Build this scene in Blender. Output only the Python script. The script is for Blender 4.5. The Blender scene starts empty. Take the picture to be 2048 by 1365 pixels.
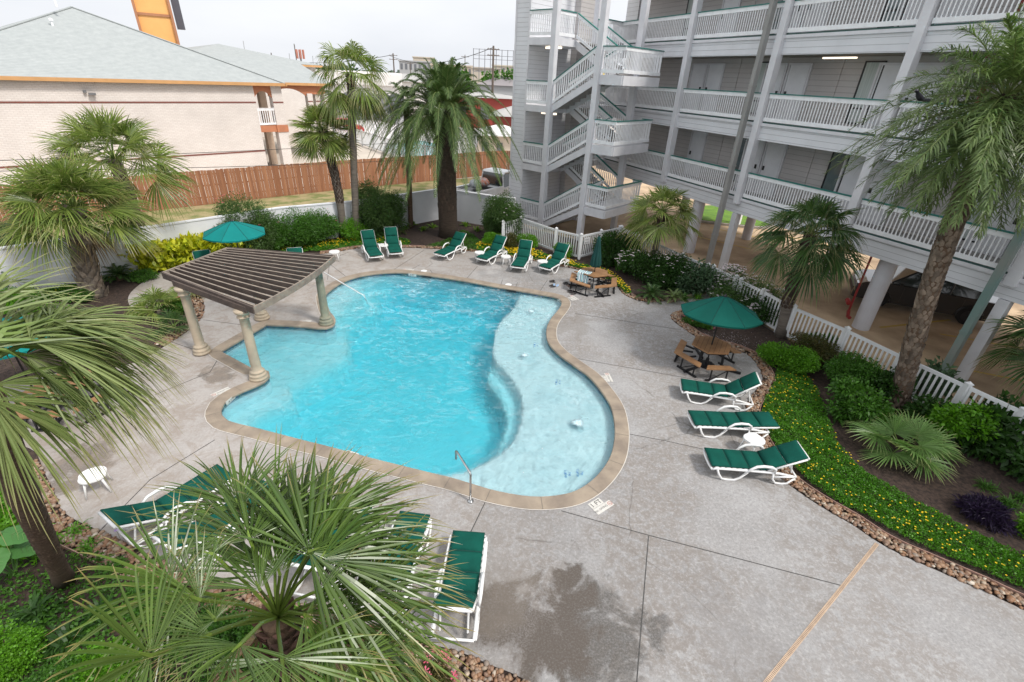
import bpy, bmesh, math, random
import numpy as np
from mathutils import Vector, Matrix, geometry
random.seed(7); rng = np.random.default_rng(7)
scene = bpy.context.scene
COL = scene.collection
R = math.radians
# ------------------------------------------------------------------ camera
F_PX = 958.5; PPX, PPY = 1024.0, 682.5; CAM_H = 7.2
_d = np.array([937. - PPX, 2422.5 - PPY, F_PX]); _d /= np.linalg.norm(_d)
_up = -_d
_Y = np.array([0, 0, 1.]) - _up[2] * _up; _Y /= np.linalg.norm(_Y)
_X = np.cross(_Y, _up)
RM = np.array([_X, _Y, _up])
cam_data = bpy.data.cameras.new("camera"); cam = bpy.data.objects.new("camera", cam_data); COL.objects.link(cam)
cam_data.sensor_width = 36; cam_data.lens = F_PX / 2048 * 36
cam_data.clip_start = 0.05; cam_data.clip_end = 4000
Mc = Matrix(((RM[0][0], -RM[0][1], -RM[0][2], 0), (RM[1][0], -RM[1][1], -RM[1][2], 0), (RM[2][0], -RM[2][1], -RM[2][2], CAM_H), (0, 0, 0, 1)))
cam.matrix_world = Mc
scene.camera = cam
# ------------------------------------------------------------------ sky, sun, exposure
SUN_EL, SUN_AZ = R(52), R(-32)          # azimuth measured from +X towards +Y
world = bpy.data.worlds.new("World"); scene.world = world; world.use_nodes = True
wn_ = world.node_tree; wn_.nodes.clear()
sky = wn_.nodes.new("ShaderNodeTexSky"); sky.sky_type = 'NISHITA'; sky.sun_disc = False
sky.sun_elevation = SUN_EL; sky.sun_rotation = math.pi / 2 - SUN_AZ
sky.air_density = 1.0; sky.dust_density = 6.0; sky.ozone_density = 1.0
bw = wn_.nodes.new("ShaderNodeRGBToBW")
tint = wn_.nodes.new("ShaderNodeMixRGB"); tint.blend_type = 'MULTIPLY'; tint.inputs[0].default_value = 1
tint.inputs[2].default_value = (0.99, 1.0, 1.03, 1)
ov = wn_.nodes.new("ShaderNodeMixRGB"); ov.inputs[0].default_value = 0.22
flat = wn_.nodes.new("ShaderNodeMixRGB"); flat.inputs[0].default_value = 0.72
tc = wn_.nodes.new("ShaderNodeTexCoord"); nz = wn_.nodes.new("ShaderNodeTexNoise"); nz.inputs['Scale'].default_value = 2.2; nz.inputs['Detail'].default_value = 5
mp = wn_.nodes.new("ShaderNodeMapping"); mp.inputs['Scale'].default_value = (1, 1, 3.2)
rp = wn_.nodes.new("ShaderNodeValToRGB"); rp.color_ramp.elements[0].position = .3; rp.color_ramp.elements[0].color = (8.9, 9.25, 9.9, 1)
rp.color_ramp.elements[1].position = .75; rp.color_ramp.elements[1].color = (10.9, 11.05, 11.3, 1)
bg = wn_.nodes.new("ShaderNodeBackground"); bg.inputs[1].default_value = 0.097
wo = wn_.nodes.new("ShaderNodeOutputWorld")
L = wn_.links.new
L(tc.outputs['Generated'], mp.inputs[0]); L(mp.outputs[0], nz.inputs['Vector']); L(nz.outputs[0], rp.inputs[0])
L(sky.outputs[0], bw.inputs[0]); L(bw.outputs[0], tint.inputs[1])
L(tint.outputs[0], ov.inputs[1]); L(sky.outputs[0], ov.inputs[2])
L(ov.outputs[0], flat.inputs[1]); L(rp.outputs[0], flat.inputs[2])
L(flat.outputs[0], bg.inputs[0]); L(bg.outputs[0], wo.inputs[0])
sun_d = bpy.data.lights.new("sun", 'SUN'); sun_d.energy = 2.2; sun_d.angle = R(9); sun_d.color = (1, .95, .88)
sun = bpy.data.objects.new("sun", sun_d); COL.objects.link(sun)
sv = Vector((math.cos(SUN_EL) * math.cos(SUN_AZ), math.cos(SUN_EL) * math.sin(SUN_AZ), math.sin(SUN_EL)))
sun.rotation_euler = sv.to_track_quat('Z', 'Y').to_euler()
scene.view_settings.view_transform = 'Standard'; scene.view_settings.look = 'None'
scene.view_settings.exposure = 0.38; scene.view_settings.gamma = 1.0
scene.cycles.max_bounces = 7; scene.cycles.transparent_max_bounces = 12; scene.cycles.transmission_bounces = 6
scene.cycles.diffuse_bounces = 4; scene.cycles.glossy_bounces = 3; scene.cycles.use_denoising = True
scene.cycles.caustics_reflective = False; scene.cycles.caustics_refractive = True
scene.cycles.sample_clamp_indirect = 6
scene.render.film_transparent = False
# ------------------------------------------------------------------ measuring helpers (photo pixel -> place on a plane)
def ray(px, py): return RM @ np.array([px - PPX, py - PPY, F_PX])
def G(px, py, z=0.0):
    r = ray(px, py); t = (z - CAM_H) / r[2]
    return np.array([t * r[0], t * r[1], z])
def at_d(px, py, d):
    r = ray(px, py); t = d / math.hypot(r[0], r[1]); return np.array([t * r[0], t * r[1], CAM_H + t * r[2]])
def hgt(bx, by, tx, ty):
    b = G(bx, by); r = ray(tx, ty); t = (b[0] * r[0] + b[1] * r[1]) / (r[0]**2 + r[1]**2); return CAM_H + t * r[2]
def mpp(px, py, z=0.0):
    p = G(px, py, z); return (RM.T @ (p - np.array([0, 0, CAM_H])))[2] / F_PX
def GP(pts, z=0.0): return [tuple(G(x, y, z)) for x, y in pts]
def up2(v): n = np.linalg.norm(v); return v / (n if n > 1e-9 else 1)
# ------------------------------------------------------------------ mesh building
class MB:
    def __init__(s): s.v = []; s.f = []; s.n = 0; s.mi = []; s.att = []; s.cur = 0
    def add(s, V, Fc, att=None):
        V = np.asarray(V, float).reshape(-1, 3); Fl = [tuple(int(i) + s.n for i in f) for f in Fc]
        s.v.append(V); s.f += Fl; s.mi += [s.cur] * len(Fl); s.n += len(V)
        s.att.append(np.zeros(len(V)) if att is None else np.asarray(att, float))
        return s
    def box(s, c, size, rz=0.0, taper=1.0):
        x, y, z = [a / 2 for a in size]; cr, sr = math.cos(rz), math.sin(rz); P = []
        for k, (a, b, d) in enumerate(((-1,-1,-1),(1,-1,-1),(1,1,-1),(-1,1,-1),(-1,-1,1),(1,-1,1),(1,1,1),(-1,1,1))):
            t = taper if d > 0 else 1; X, Yy = a*x*t, b*y*t
            P.append((c[0]+X*cr-Yy*sr, c[1]+X*sr+Yy*cr, c[2]+d*z))
        return s.add(P, [(0,3,2,1),(4,5,6,7),(0,1,5,4),(1,2,6,5),(2,3,7,6),(3,0,4,7)])
    def beam(s, p0, p1, w, h0, h1):
        """bar between two points, width w sideways, from h0 to h1 above the line (vertical shear)"""
        p0 = np.array(p0, float); p1 = np.array(p1, float); d = p1 - p0; sd = up2(np.array([-d[1], d[0], 0])) * w / 2
        P = [p0-sd+[0,0,h0], p1-sd+[0,0,h0], p1+sd+[0,0,h0], p0+sd+[0,0,h0], p0-sd+[0,0,h1], p1-sd+[0,0,h1], p1+sd+[0,0,h1], p0+sd+[0,0,h1]]
        return s.add(P, [(0,3,2,1),(4,5,6,7),(0,1,5,4),(1,2,6,5),(2,3,7,6),(3,0,4,7)])
    def tube(s, path, rad, n=8, cap=True, flat=1.0):
        path = [np.array(p, float) for p in path]; m = len(path)
        if not hasattr(rad, '__len__'): rad = [rad] * m
        ref = np.array([0, 0, 1.]); 
        V = []
        for i, p in enumerate(path):
            t = up2(path[min(i+1, m-1)] - path[max(i-1, 0)])
            rf = ref if abs(t[2]) < .95 else np.array([1., 0, 0])
            a = up2(np.cross(t, rf)); b = np.cross(a, t)
            for k in range(n):
                th = 2*math.pi*k/n; V.append(p + rad[i]*(a*math.cos(th) + b*math.sin(th)*flat))
        Fc = [(i*n+k, i*n+(k+1) % n, (i+1)*n+(k+1) % n, (i+1)*n+k) for i in range(m-1) for k in range(n)]
        if cap: Fc += [tuple(range(n-1, -1, -1)), tuple((m-1)*n+k for k in range(n))]
        return s.add(V, Fc)
    def lathe(s, c, prof, n=20):
        V = [(c[0]+r*math.cos(2*math.pi*k/n), c[1]+r*math.sin(2*math.pi*k/n), c[2]+z) for r, z in prof for k in range(n)]; m = len(prof)
        Fc = [(i*n+k, i*n+(k+1) % n, (i+1)*n+(k+1) % n, (i+1)*n+k) for i in range(m-1) for k in range(n)]
        Fc += [tuple(range(n-1, -1, -1)), tuple((m-1)*n+k for k in range(n))]
        return s.add(V, Fc)
    def prism(s, poly, z0, z1):
        n = len(poly); V = [(p[0], p[1], z0) for p in poly] + [(p[0], p[1], z1) for p in poly]
        Fc = [(i, (i+1) % n, n+(i+1) % n, n+i) for i in range(n)]
        tr = geometry.tessellate_polygon([[Vector((p[0], p[1], 0)) for p in poly]])
        Fc += [(t[0]+n, t[1]+n, t[2]+n) for t in tr] + [(t[2], t[1], t[0]) for t in tr]
        return s.add(V, Fc)
    def build(s, name, mats, parent=None, smooth=False, label=None, cat=None, group=None, kind=None, attname=None):
        me = bpy.data.meshes.new(name)
        V = np.concatenate(s.v) if s.v else np.zeros((0, 3))
        me.from_pydata(V.tolist(), [], s.f)
        if not isinstance(mats, (list, tuple)): mats = [mats]
        for m in mats: me.materials.append(m)
        if len(mats) > 1: me.polygons.foreach_set("material_index", s.mi)
        if attname:
            at = me.attributes.new(attname, 'FLOAT', 'POINT'); at.data.foreach_set("value", np.concatenate(s.att))
        if smooth: me.polygons.foreach_set("use_smooth", [True] * len(me.polygons))
        me.update()
        o = bpy.data.objects.new(name, me); COL.objects.link(o)
        if parent is not None: o.parent = parent
        tag(o, label, cat, group, kind)
        return o
def tag(o, label=None, cat=None, group=None, kind=None):
    if label: o["label"] = label
    if cat: o["category"] = cat
    if group: o["group"] = group
    if kind: o["kind"] = kind
    return o
def empty(name, loc, rz=0.0, label=None, cat=None, group=None):
    o = bpy.data.objects.new(name, None); COL.objects.link(o); o.location = tuple(float(a) for a in loc); o.rotation_euler = (0, 0, rz); o.empty_display_size = .2
    return tag(o, label, cat, group)
def copy_tree(o, loc=None, rz=None, label=None, group=None, sc=None):
    def rec(a, par):
        c = a.copy(); COL.objects.link(c)
        if par is not None: c.parent = par
        for ch in [x for x in KIDS.get(a.name, [])]: rec(ch, c)
        return c
    KIDS = {}
    for x in bpy.data.objects:
        if x.parent is not None: KIDS.setdefault(x.parent.name, []).append(x)
    c = rec(o, None)
    if loc is not None: c.location = tuple(float(a) for a in loc)
    if rz is not None: c.rotation_euler = (0, 0, rz)
    if sc is not None: c.scale = (sc, sc, sc)
    if label: c["label"] = label
    if group: c["group"] = group
    return c
# ------------------------------------------------------------------ materials
def nd(nt, t, **kw):
    n = nt.nodes.new(t)
    for k, v in kw.items():
        if k in n.inputs: n.inputs[k].default_value = v
        else: setattr(n, k, v)
    return n
def ramp(nt, fac, stops):
    r = nt.nodes.new("ShaderNodeValToRGB"); e = r.color_ramp.elements
    while len(e) < len(stops): e.new(.5)
    for el, (p, c) in zip(e, stops): el.position = p; el.color = (c, c, c, 1) if not hasattr(c, '__len__') else tuple(c[:3]) + (1,)
    nt.links.new(fac, r.inputs[0]); return r.outputs[0]
def mixc(nt, f, a, b, bt='MIX'):
    m = nt.nodes.new("ShaderNodeMixRGB"); m.blend_type = bt
    for i, x in zip((0, 1, 2), (f, a, b)):
        if hasattr(x, 'is_linked'): nt.links.new(x, m.inputs[i])
        elif hasattr(x, '__len__'): m.inputs[i].default_value = tuple(x[:3]) + (1,)
        else: m.inputs[i].default_value = x if i == 0 else (x, x, x, 1)
    return m.outputs[0]
def mth(nt, op, a, b=0.0, c=None):
    m = nt.nodes.new("ShaderNodeMath"); m.operation = op
    for i, x in enumerate((a, b) if c is None else (a, b, c)):
        if hasattr(x, 'is_linked'): nt.links.new(x, m.inputs[i])
        else: m.inputs[i].default_value = x
    return m.outputs[0]
def noise(nt, vec, scale, detail=4, rough=.55, dist=0.0):
    n = nt.nodes.new("ShaderNodeTexNoise"); n.inputs['Scale'].default_value = scale; n.inputs['Detail'].default_value = detail
    n.inputs['Roughness'].default_value = rough; n.inputs['Distortion'].default_value = dist
    if vec is not None: nt.links.new(vec, n.inputs['Vector'])
    return n.outputs[0]
def mat0(name):
    m = bpy.data.materials.new(name); m.use_nodes = True; nt = m.node_tree
    return m, nt, nt.nodes['Principled BSDF'], nt.nodes['Material Output']
MATS = {}
def P(name, c1, c2=None, scale=6, rough=.6, bump=0, bscale=None, metal=0, spec=.5, stretch=(1, 1, 1), lo=.35, hi=.65, coat=0, detail=5, island=0):
    if name in MATS: return MATS[name]
    m, nt, b, out = mat0(name)
    tc = nt.nodes.new("ShaderNodeTexCoord"); mp = nt.nodes.new("ShaderNodeMapping"); mp.inputs['Scale'].default_value = stretch
    nt.links.new(tc.outputs['Object'], mp.inputs[0]); vec = mp.outputs[0]
    if c2 is None: c2 = tuple(x * .86 for x in c1)
    fac = ramp(nt, noise(nt, vec, scale, detail), [(lo, 0.0), (hi, 1.0)])
    col = mixc(nt, fac, c1, c2)
    if island:
        g = nt.nodes.new("ShaderNodeNewGeometry"); hs = nt.nodes.new("ShaderNodeHueSaturation")
        mr = nt.nodes.new("ShaderNodeMapRange"); mr.inputs['To Min'].default_value = 1 - island; mr.inputs['To Max'].default_value = 1 + island
        nt.links.new(g.outputs['Random Per Island'], mr.inputs[0]); nt.links.new(mr.outputs[0], hs.inputs['Value']); nt.links.new(col, hs.inputs['Color']); col = hs.outputs[0]
    nt.links.new(col, b.inputs['Base Color'])
    b.inputs['Roughness'].default_value = rough; b.inputs['Metallic'].default_value = metal; b.inputs['Specular IOR Level'].default_value = spec
    b.inputs['Coat Weight'].default_value = coat
    if bump:
        bp = nt.nodes.new("ShaderNodeBump"); bp.inputs['Strength'].default_value = bump; bp.inputs['Distance'].default_value = .02
        nt.links.new(noise(nt, vec, bscale or scale * 6, 6), bp.inputs['Height']); nt.links.new(bp.outputs[0], b.inputs['Normal'])
    MATS[name] = m; return m
def leafmat(name, c1, c2, tip=None, transl=.3, rough=.42, spec=.35, scale=1.2, isl=.35, hue=.03):
    """foliage: colour varies leaf by leaf; a share of the light passes through"""
    if name in MATS: return MATS[name]
    m, nt, b, out = mat0(name)
    tc = nt.nodes.new("ShaderNodeTexCoord"); g = nt.nodes.new("ShaderNodeNewGeometry")
    fac = ramp(nt, noise(nt, tc.outputs['Object'], scale, 3), [(.35, 0.), (.65, 1.)])
    f2 = mth(nt, 'MULTIPLY_ADD', g.outputs['Random Per Island'], .6, mth(nt, 'MULTIPLY', fac, .4))
    col = mixc(nt, f2, c1, c2)
    hs = nt.nodes.new("ShaderNodeHueSaturation"); mr = nt.nodes.new("ShaderNodeMapRange"); mr.inputs['To Min'].default_value = 1 - isl; mr.inputs['To Max'].default_value = 1 + isl
    n2 = mth(nt, 'FRACT', mth(nt, 'MULTIPLY', g.outputs['Random Per Island'], 17.3))
    nt.links.new(n2, mr.inputs[0]); nt.links.new(mr.outputs[0], hs.inputs['Value']); nt.links.new(col, hs.inputs['Color']); col = hs.outputs[0]
    if tip:
        a = nt.nodes.new("ShaderNodeAttribute"); a.attribute_name = "tip"
        col = mixc(nt, ramp(nt, a.outputs['Fac'], [(.72, 0.), (1., 1.)]), col, tip)
    nt.links.new(col, b.inputs['Base Color']); b.inputs['Roughness'].default_value = rough; b.inputs['Specular IOR Level'].default_value = spec
    tr = nt.nodes.new("ShaderNodeBsdfTranslucent"); hs2 = nt.nodes.new("ShaderNodeHueSaturation"); hs2.inputs['Value'].default_value = 1.5; hs2.inputs['Saturation'].default_value = 1.1
    nt.links.new(col, hs2.inputs['Color']); nt.links.new(hs2.outputs[0], tr.inputs[0])
    mx = nt.nodes.new("ShaderNodeMixShader"); mx.inputs[0].default_value = transl
    nt.links.new(b.outputs[0], mx.inputs[1]); nt.links.new(tr.outputs[0], mx.inputs[2]); nt.links.new(mx.outputs[0], out.inputs[0])
    MATS[name] = m; return m
def emit(name, col, st):
    m, nt, b, out = mat0(name); b.inputs['Base Color'].default_value = (.9, .9, .9, 1)
    b.inputs['Emission Color'].default_value = tuple(col) + (1,); b.inputs['Emission Strength'].default_value = st; return m
def siding(name, c1, board=.19, c2=None):
    """lap siding: the height picks the board, a narrow dark groove under every lap, plus a lap-shaped bump"""
    m, nt, b, out = mat0(name)
    tc = nt.nodes.new("ShaderNodeTexCoord"); sx = nt.nodes.new("ShaderNodeSeparateXYZ"); nt.links.new(tc.outputs['Object'], sx.inputs[0])
    fr = mth(nt, 'FRACT', mth(nt, 'DIVIDE', sx.outputs['Z'], board))
    gro = ramp(nt, fr, [(0., 0.), (.1, 1.), (1., 1.)])
    base = mixc(nt, ramp(nt, noise(nt, tc.outputs['Object'], 1.3, 6), [(.3, 0.), (.75, 1.)]), c1, c2 or tuple(x*.88 for x in c1))
    col = mixc(nt, gro, tuple(x*.4 for x in c1), base)
    nt.links.new(col, b.inputs['Base Color']); b.inputs['Roughness'].default_value = .65
    bp = nt.nodes.new("ShaderNodeBump"); bp.inputs['Strength'].default_value = .6; bp.inputs['Distance'].default_value = .02
    nt.links.new(mth(nt, 'SUBTRACT', 1.0, fr), bp.inputs['Height']); nt.links.new(bp.outputs[0], b.inputs['Normal'])
    return m
white_vinyl = P("white_vinyl", (.78, .79, .80), (.7, .71, .72), scale=3, rough=.45)
white_paint = P("white_paint", (.90, .91, .93), (.80, .81, .83), scale=4, rough=.55)
resin = P("white_resin", (.82, .82, .82), (.75, .75, .74), scale=8, rough=.35)
teal_trim = P("teal_trim", (.01, .15, .13), (.02, .2, .17), scale=5, rough=.5)
# ================================================================== SETTING: ground, deck, pool
def catmull(pts, closed=False, step=.15):
    P_ = [np.array(p[:2], float) for p in pts]; n = len(P_); out = []
    rngi = range(n) if closed else range(n - 1)
    for i in rngi:
        g_ = (lambda k: P_[k % n]) if closed else (lambda k: P_[min(max(k, 0), n - 1)])
        a, b, c, d = g_(i - 1), g_(i), g_(i + 1), g_(i + 2)
        m = max(1, int(np.linalg.norm(c - b) / step))
        for j in range(m):
            t = j / m
            out.append(.5 * ((2 * b) + (-a + c) * t + (2 * a - 5 * b + 4 * c - d) * t * t + (-a + 3 * b - 3 * c + d) * t**3))
    if not closed: out.append(P_[-1])
    return np.array(out)
def offset(poly, d, closed=True):
    n = len(poly); out = []
    for i in range(n):
        a = poly[(i - 1) % n] if closed or i > 0 else poly[i]; b = poly[(i + 1) % n] if closed or i < n - 1 else poly[i]
        t = up2(b - a); out.append(poly[i] + d * np.array([t[1], -t[0]]))
    return np.array(out)
def inpoly(X, Y, poly):
    ins = np.zeros(X.shape, bool); n = len(poly); j = n - 1
    for i in range(n):
        xi, yi = poly[i][:2]; xj, yj = poly[j][:2]
        c = ((yi > Y) != (yj > Y)) & (X < (xj - xi) * (Y - yi) / (yj - yi + 1e-12) + xi); ins ^= c; j = i
    return ins
def area(poly): return .5 * sum(poly[i][0] * poly[(i + 1) % len(poly)][1] - poly[(i + 1) % len(poly)][0] * poly[i][1] for i in range(len(poly)))
def sheet(name, outer, holes, z, m, **kw):
    loops = [[Vector((p[0], p[1], 0)) for p in outer]] + [[Vector((p[0], p[1], 0)) for p in h] for h in holes]
    tr = geometry.tessellate_polygon(loops); V = [(p.x, p.y, z) for l in loops for p in l]
    Fc = []
    for t in tr:
        a, b, c = (V[k] for k in t); ar = (b[0]-a[0])*(c[1]-a[1]) - (c[0]-a[0])*(b[1]-a[1])
        if abs(ar) > 1e-9: Fc.append(tuple(t) if ar > 0 else tuple(reversed(t)))
    mb = MB(); mb.add(V, Fc); return mb.build(name, m, **kw)
def dens(poly, step):   # add points along straight edges
    out = []; n = len(poly)
    for i in range(n):
        a = np.array(poly[i][:2]); b = np.array(poly[(i+1) % n][:2]); m = max(1, int(np.linalg.norm(b-a)/step))
        out += [a + (b-a)*j/m for j in range(m)]
    return out
ZW = -0.08
pa = [(533,654),(570,655.5),(610,658),(636,661),(652,661.5),(665,657),(670,648),(668,639),(660,630),(655,618),(651.5,604),(652,592.7),(662,583.8),(680,571),(705,560.6),(733.7,554),(762,550.6),(798,549),(833.5,552.4),(883,559),(937,567.7),(990,577.7),(1043.8,586.6),(1083,593.4),(1108,598),(1120.4,603.4),(1124,612),(1117,625),(1104,641),(1095.5,657),(1093.7,674.7),(1099,692.5),(1118.6,714),(1150,737),(1178,757.8),(1202,786),(1222,818),(1229.5,850),(1230,882.7),(1222,919),(1202,951),(1174,977),(1141.7,993.5),(1101.4,1000.7),(1061,1001.5),(1020.8,996),(980.6,987.4),(940,975),(900,963),(859.6,953.5),(742,924),(663.6,902.5),(616.6,890.8),(560,876),(518.6,865),(479,855.5),(455,848),(444,838),(442,825),(448,812),(460,802),(484,788.7),(510,778),(530,768),(539,758),(537,749),(524,744),(505,743.5)]
pool_curve = catmull([G(x, y, ZW) for x, y in pa], closed=False, step=.14)
P1 = G(441, 708.5, ZW)[:2]; P2 = G(533, 654, ZW)[:2]
pool = np.array(list(pool_curve) + [q for q in (pool_curve[-1] + (P1 - pool_curve[-1]) * t for t in np.linspace(.12, 1, 9))] + [P1 + (P2 - P1) * t for t in np.linspace(.08, .95, 14)])
if area(pool) < 0: pool = pool[::-1]          # counter clockwise: offset(+) goes outwards
pool_o = offset(pool, .30); pool_i = offset(pool, -.02); pool_h = offset(pool, .12)
pool_h = [p for p in pool_h]
# --- deck outline, from the photo, on the ground plane
E1 = [(2500,1420),(2250,1305),(2048,1220.7),(1980,1188),(1921,1162),(1866,1138),(1815,1116),(1756,1085),(1705,1050),(1657.5,1023),(1610,993),(1566,959),(1540,925),(1520,893),(1503,862),(1491.5,834.6),(1491.5,819),(1497,801),(1509.5,783),(1520,770.5),(1525,757),(1520,739),(1509,723),(1494,709),(1473,700),(1430,688),(1390,673),(1372.7,661),(1355,649.6),(1343,638),(1342,629),(1349,624.6),(1367,621.7),(1400,619),(1450,610)]
W1 = [(1500,598),(1530,588),(1475,572)]
E2 = [(1440,580),(1405,586.6),(1365,594),(1327.8,602.6),(1316.8,604.8),(1305,605.5),(1290.4,604),(1272.8,601),(1258,595),(1245,587),(1239,580.6),(1236,574.8),(1229,569),(1215.7,564.5),(1195,558),(1172,545),(1150,538.7),(1110,531),(1075,524),(1015,514),(955,505),(918.5,502),(894,499.6),(845,497),(801,496),(760,496),(723,497),(699,499.6),(674,504.5),(650,508),(629,508),(600,507),(560,508),(500,510),(440,514),(393,518),(350,530),(310,548),(285,565),(262,585),(256,600),(262,614),(280,620),(300,612),(330,590),(360,580),(390,585),(405,600),(409,620),(400,640),(376,662),(342,685),(318,700),(280,722),(230,735),(170,742),(100,748),(30,762),(-60,800),(-80,850),(-20,890),(40,890),(72,905)]
E4 = [(78.6,918),(89,945),(107.6,982),(120,1015),(143,1036),(178,1052.5),(207,1065),(248,1085.6),(300,1110),(360,1135),(430,1158),(500,1180),(580,1203),(663,1226),(740,1250),(830,1280),(921.7,1304.7),(982,1331),(1020,1345),(1061,1365),(1110,1400),(1180,1470)]
cE1 = catmull([G(*p) for p in E1], step=.2); cE2 = catmull([G(*p) for p in E2], step=.2); cE4 = catmull([G(*p) for p in E4], step=.2)
close = [G(1250, 1650)[:2], G(2300, 1750)[:2], G(3000, 1600)[:2]]
deck_poly = list(cE1) + [G(*p)[:2] for p in W1] + list(cE2) + list(cE4) + close
if area(deck_poly) < 0: deck_poly = deck_poly[::-1]
# --- materials
def deck_material():
    m, nt, b, out = mat0("weathered_concrete")
    tc = nt.nodes.new("ShaderNodeTexCoord"); v = tc.outputs['Object']
    n1 = ramp(nt, noise(nt, v, .45, 6, .6), [(.3, 0.), (.7, 1.)])
    col = mixc(nt, n1, (.39, .385, .385), (.285, .275, .27))
    fine = ramp(nt, noise(nt, v, 22, 8, .75), [(.35, .72), (.52, 1.0), (.7, 1.08)])
    col = mixc(nt, .95, col, fine, 'MULTIPLY')
    slow = ramp(nt, noise(nt, v, 1.4, 5, .65, .4), [(.36, .9), (.64, 1.04)]); col = mixc(nt, .9, col, slow, 'MULTIPLY')
    med = ramp(nt, noise(nt, v, 5.5, 10, .78, .6), [(.42, 0.), (.54, 1.)])        # scoured patches of darker exposed sand
    mask = ramp(nt, noise(nt, v, .55, 3), [(.38, .15), (.54, 1.)])
    col = mixc(nt, mth(nt, 'MULTIPLY', mth(nt, 'MULTIPLY', med, mask), .85), col, (.235, .21, .19))
    v2 = ramp(nt, noise(nt, v, 15, 9, .82), [(.5, 0.), (.64, 1.)])
    col = mixc(nt, mth(nt, 'MULTIPLY', v2, .5), col, (.56, .55, .55))
    # the left, pool-worn side of the deck is warmer and paler
    sx = nt.nodes.new("ShaderNodeSeparateXYZ"); nt.links.new(v, sx.inputs[0])
    warm = ramp(nt, mth(nt, 'MULTIPLY_ADD', sx.outputs['X'], -.12, .2), [(.1, 0.), (.9, 1.)])
    col = mixc(nt, mth(nt, 'MULTIPLY', warm, .45), col, mixc(nt, n1, (.55, .50, .46), (.38, .33, .29)))
    pore = ramp(nt, noise(nt, v, 60, 3, .7), [(.63, 0.), (.68, 1.)]); pm = ramp(nt, noise(nt, v, .8, 3), [(.45, .1), (.6, 1.)])
    col = mixc(nt, mth(nt, 'MULTIPLY', mth(nt, 'MULTIPLY', pore, pm), .55), col, (.1, .095, .09))
    stains_and_patches = [((1190,1290), 1.05, .85, (.08,.073,.066)), ((1080,1250), .95, .95, (.10,.08,.065)), ((1020,1180), .6, .45, (.2,.17,.14)), ((150,925), .75, .95, (.13,.11,.09)), ((435,748), .45, .9, (.14,.12,.10)),
              ((360,650), .5, .4, (.25,.22,.19)), ((1140,650), .9, .5, (.2,.18,.16)), ((1460,735), .75, .6, (.15,.15,.15)), ((1040,545), 1.6, .45, (.2,.2,.2)), ((1480,1280), .9, .3, (.2,.19,.19)), ((230,840), .6, .35, (.28,.24,.2)), ((200,880), 1.2, .25, (.25,.2,.17)), ((640,1140), 1.2, .45, (.2,.19,.18)), ((300,1060), .8, .4, (.25,.23,.2))]  # brown stains, plus neutral grey patches by the right picnic table and far loungers
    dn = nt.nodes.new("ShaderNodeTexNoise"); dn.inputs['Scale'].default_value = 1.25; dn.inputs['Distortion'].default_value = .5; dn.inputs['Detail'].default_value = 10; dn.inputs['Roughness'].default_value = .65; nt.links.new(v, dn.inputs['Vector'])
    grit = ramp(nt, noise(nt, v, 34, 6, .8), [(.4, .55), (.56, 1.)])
    for (px, py), r_, st, c in stains_and_patches:
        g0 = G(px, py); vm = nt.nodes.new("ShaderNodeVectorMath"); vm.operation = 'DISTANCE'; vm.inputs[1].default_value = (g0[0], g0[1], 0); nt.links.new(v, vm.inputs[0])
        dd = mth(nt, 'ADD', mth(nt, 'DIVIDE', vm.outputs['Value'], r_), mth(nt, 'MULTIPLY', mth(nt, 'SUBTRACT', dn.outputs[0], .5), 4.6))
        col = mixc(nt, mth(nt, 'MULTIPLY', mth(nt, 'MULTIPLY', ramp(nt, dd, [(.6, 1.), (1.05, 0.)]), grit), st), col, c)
    # separately poured slabs differ a little in tone
    sxy = nt.nodes.new("ShaderNodeSeparateXYZ"); nt.links.new(v, sxy.inputs[0])
    def side(pa_, pb_):
        a = G(*pa_); b_ = G(*pb_); nx, ny = -(b_[1]-a[1]), b_[0]-a[0]; d0 = nx*a[0]+ny*a[1]
        return mth(nt, 'GREATER_THAN', mth(nt, 'ADD', mth(nt, 'MULTIPLY', sxy.outputs['X'], nx), mth(nt, 'MULTIPLY', sxy.outputs['Y'], ny)), d0)
    LA, LB_, LC, LD = side((1122,1022),(1684,1172)), side((1297,1072.6),(1273.4,1365)), side((970,1005.5),(927,1094.5)), side((1754,1088),(1540,1355))
    inv = lambda x: mth(nt, 'SUBTRACT', 1.0, x)
    mul = lambda *a: a[0] if len(a) == 1 else mth(nt, 'MULTIPLY', a[0], mul(*a[1:]))
    col = mixc(nt, mul(inv(LA), inv(LB_), LC, .13), col, (.12, .115, .11)); col = mixc(nt, mul(inv(LA), LB_, inv(LD), .06), col, (.12, .115, .11)); col = mixc(nt, mul(LD, .07), col, (.62, .62, .63))
    L2_, L3_ = side((1150,717),(1512,781)), side((1255,868),(1488,917))
    col = mixc(nt, mul(inv(L3_), L2_, inv(LA), .0) , col, (.5, .5, .5)); col = mixc(nt, mul(L3_, inv(L2_), .08), col, (.55, .54, .53))
    # hairline cracks, wandering along the edges of big distorted cells
    wp = nt.nodes.new("ShaderNodeMixRGB"); wp.inputs[0].default_value = .3; nt.links.new(v, wp.inputs[1]); n4 = nt.nodes.new("ShaderNodeTexNoise"); n4.inputs['Scale'].default_value = 1.1; n4.inputs['Detail'].default_value = 6; nt.links.new(v, n4.inputs['Vector']); nt.links.new(n4.outputs[1], wp.inputs[2])
    vc = nt.nodes.new("ShaderNodeTexVoronoi"); vc.feature = 'DISTANCE_TO_EDGE'; vc.inputs['Scale'].default_value = .42; nt.links.new(wp.outputs[0], vc.inputs['Vector'])
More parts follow.
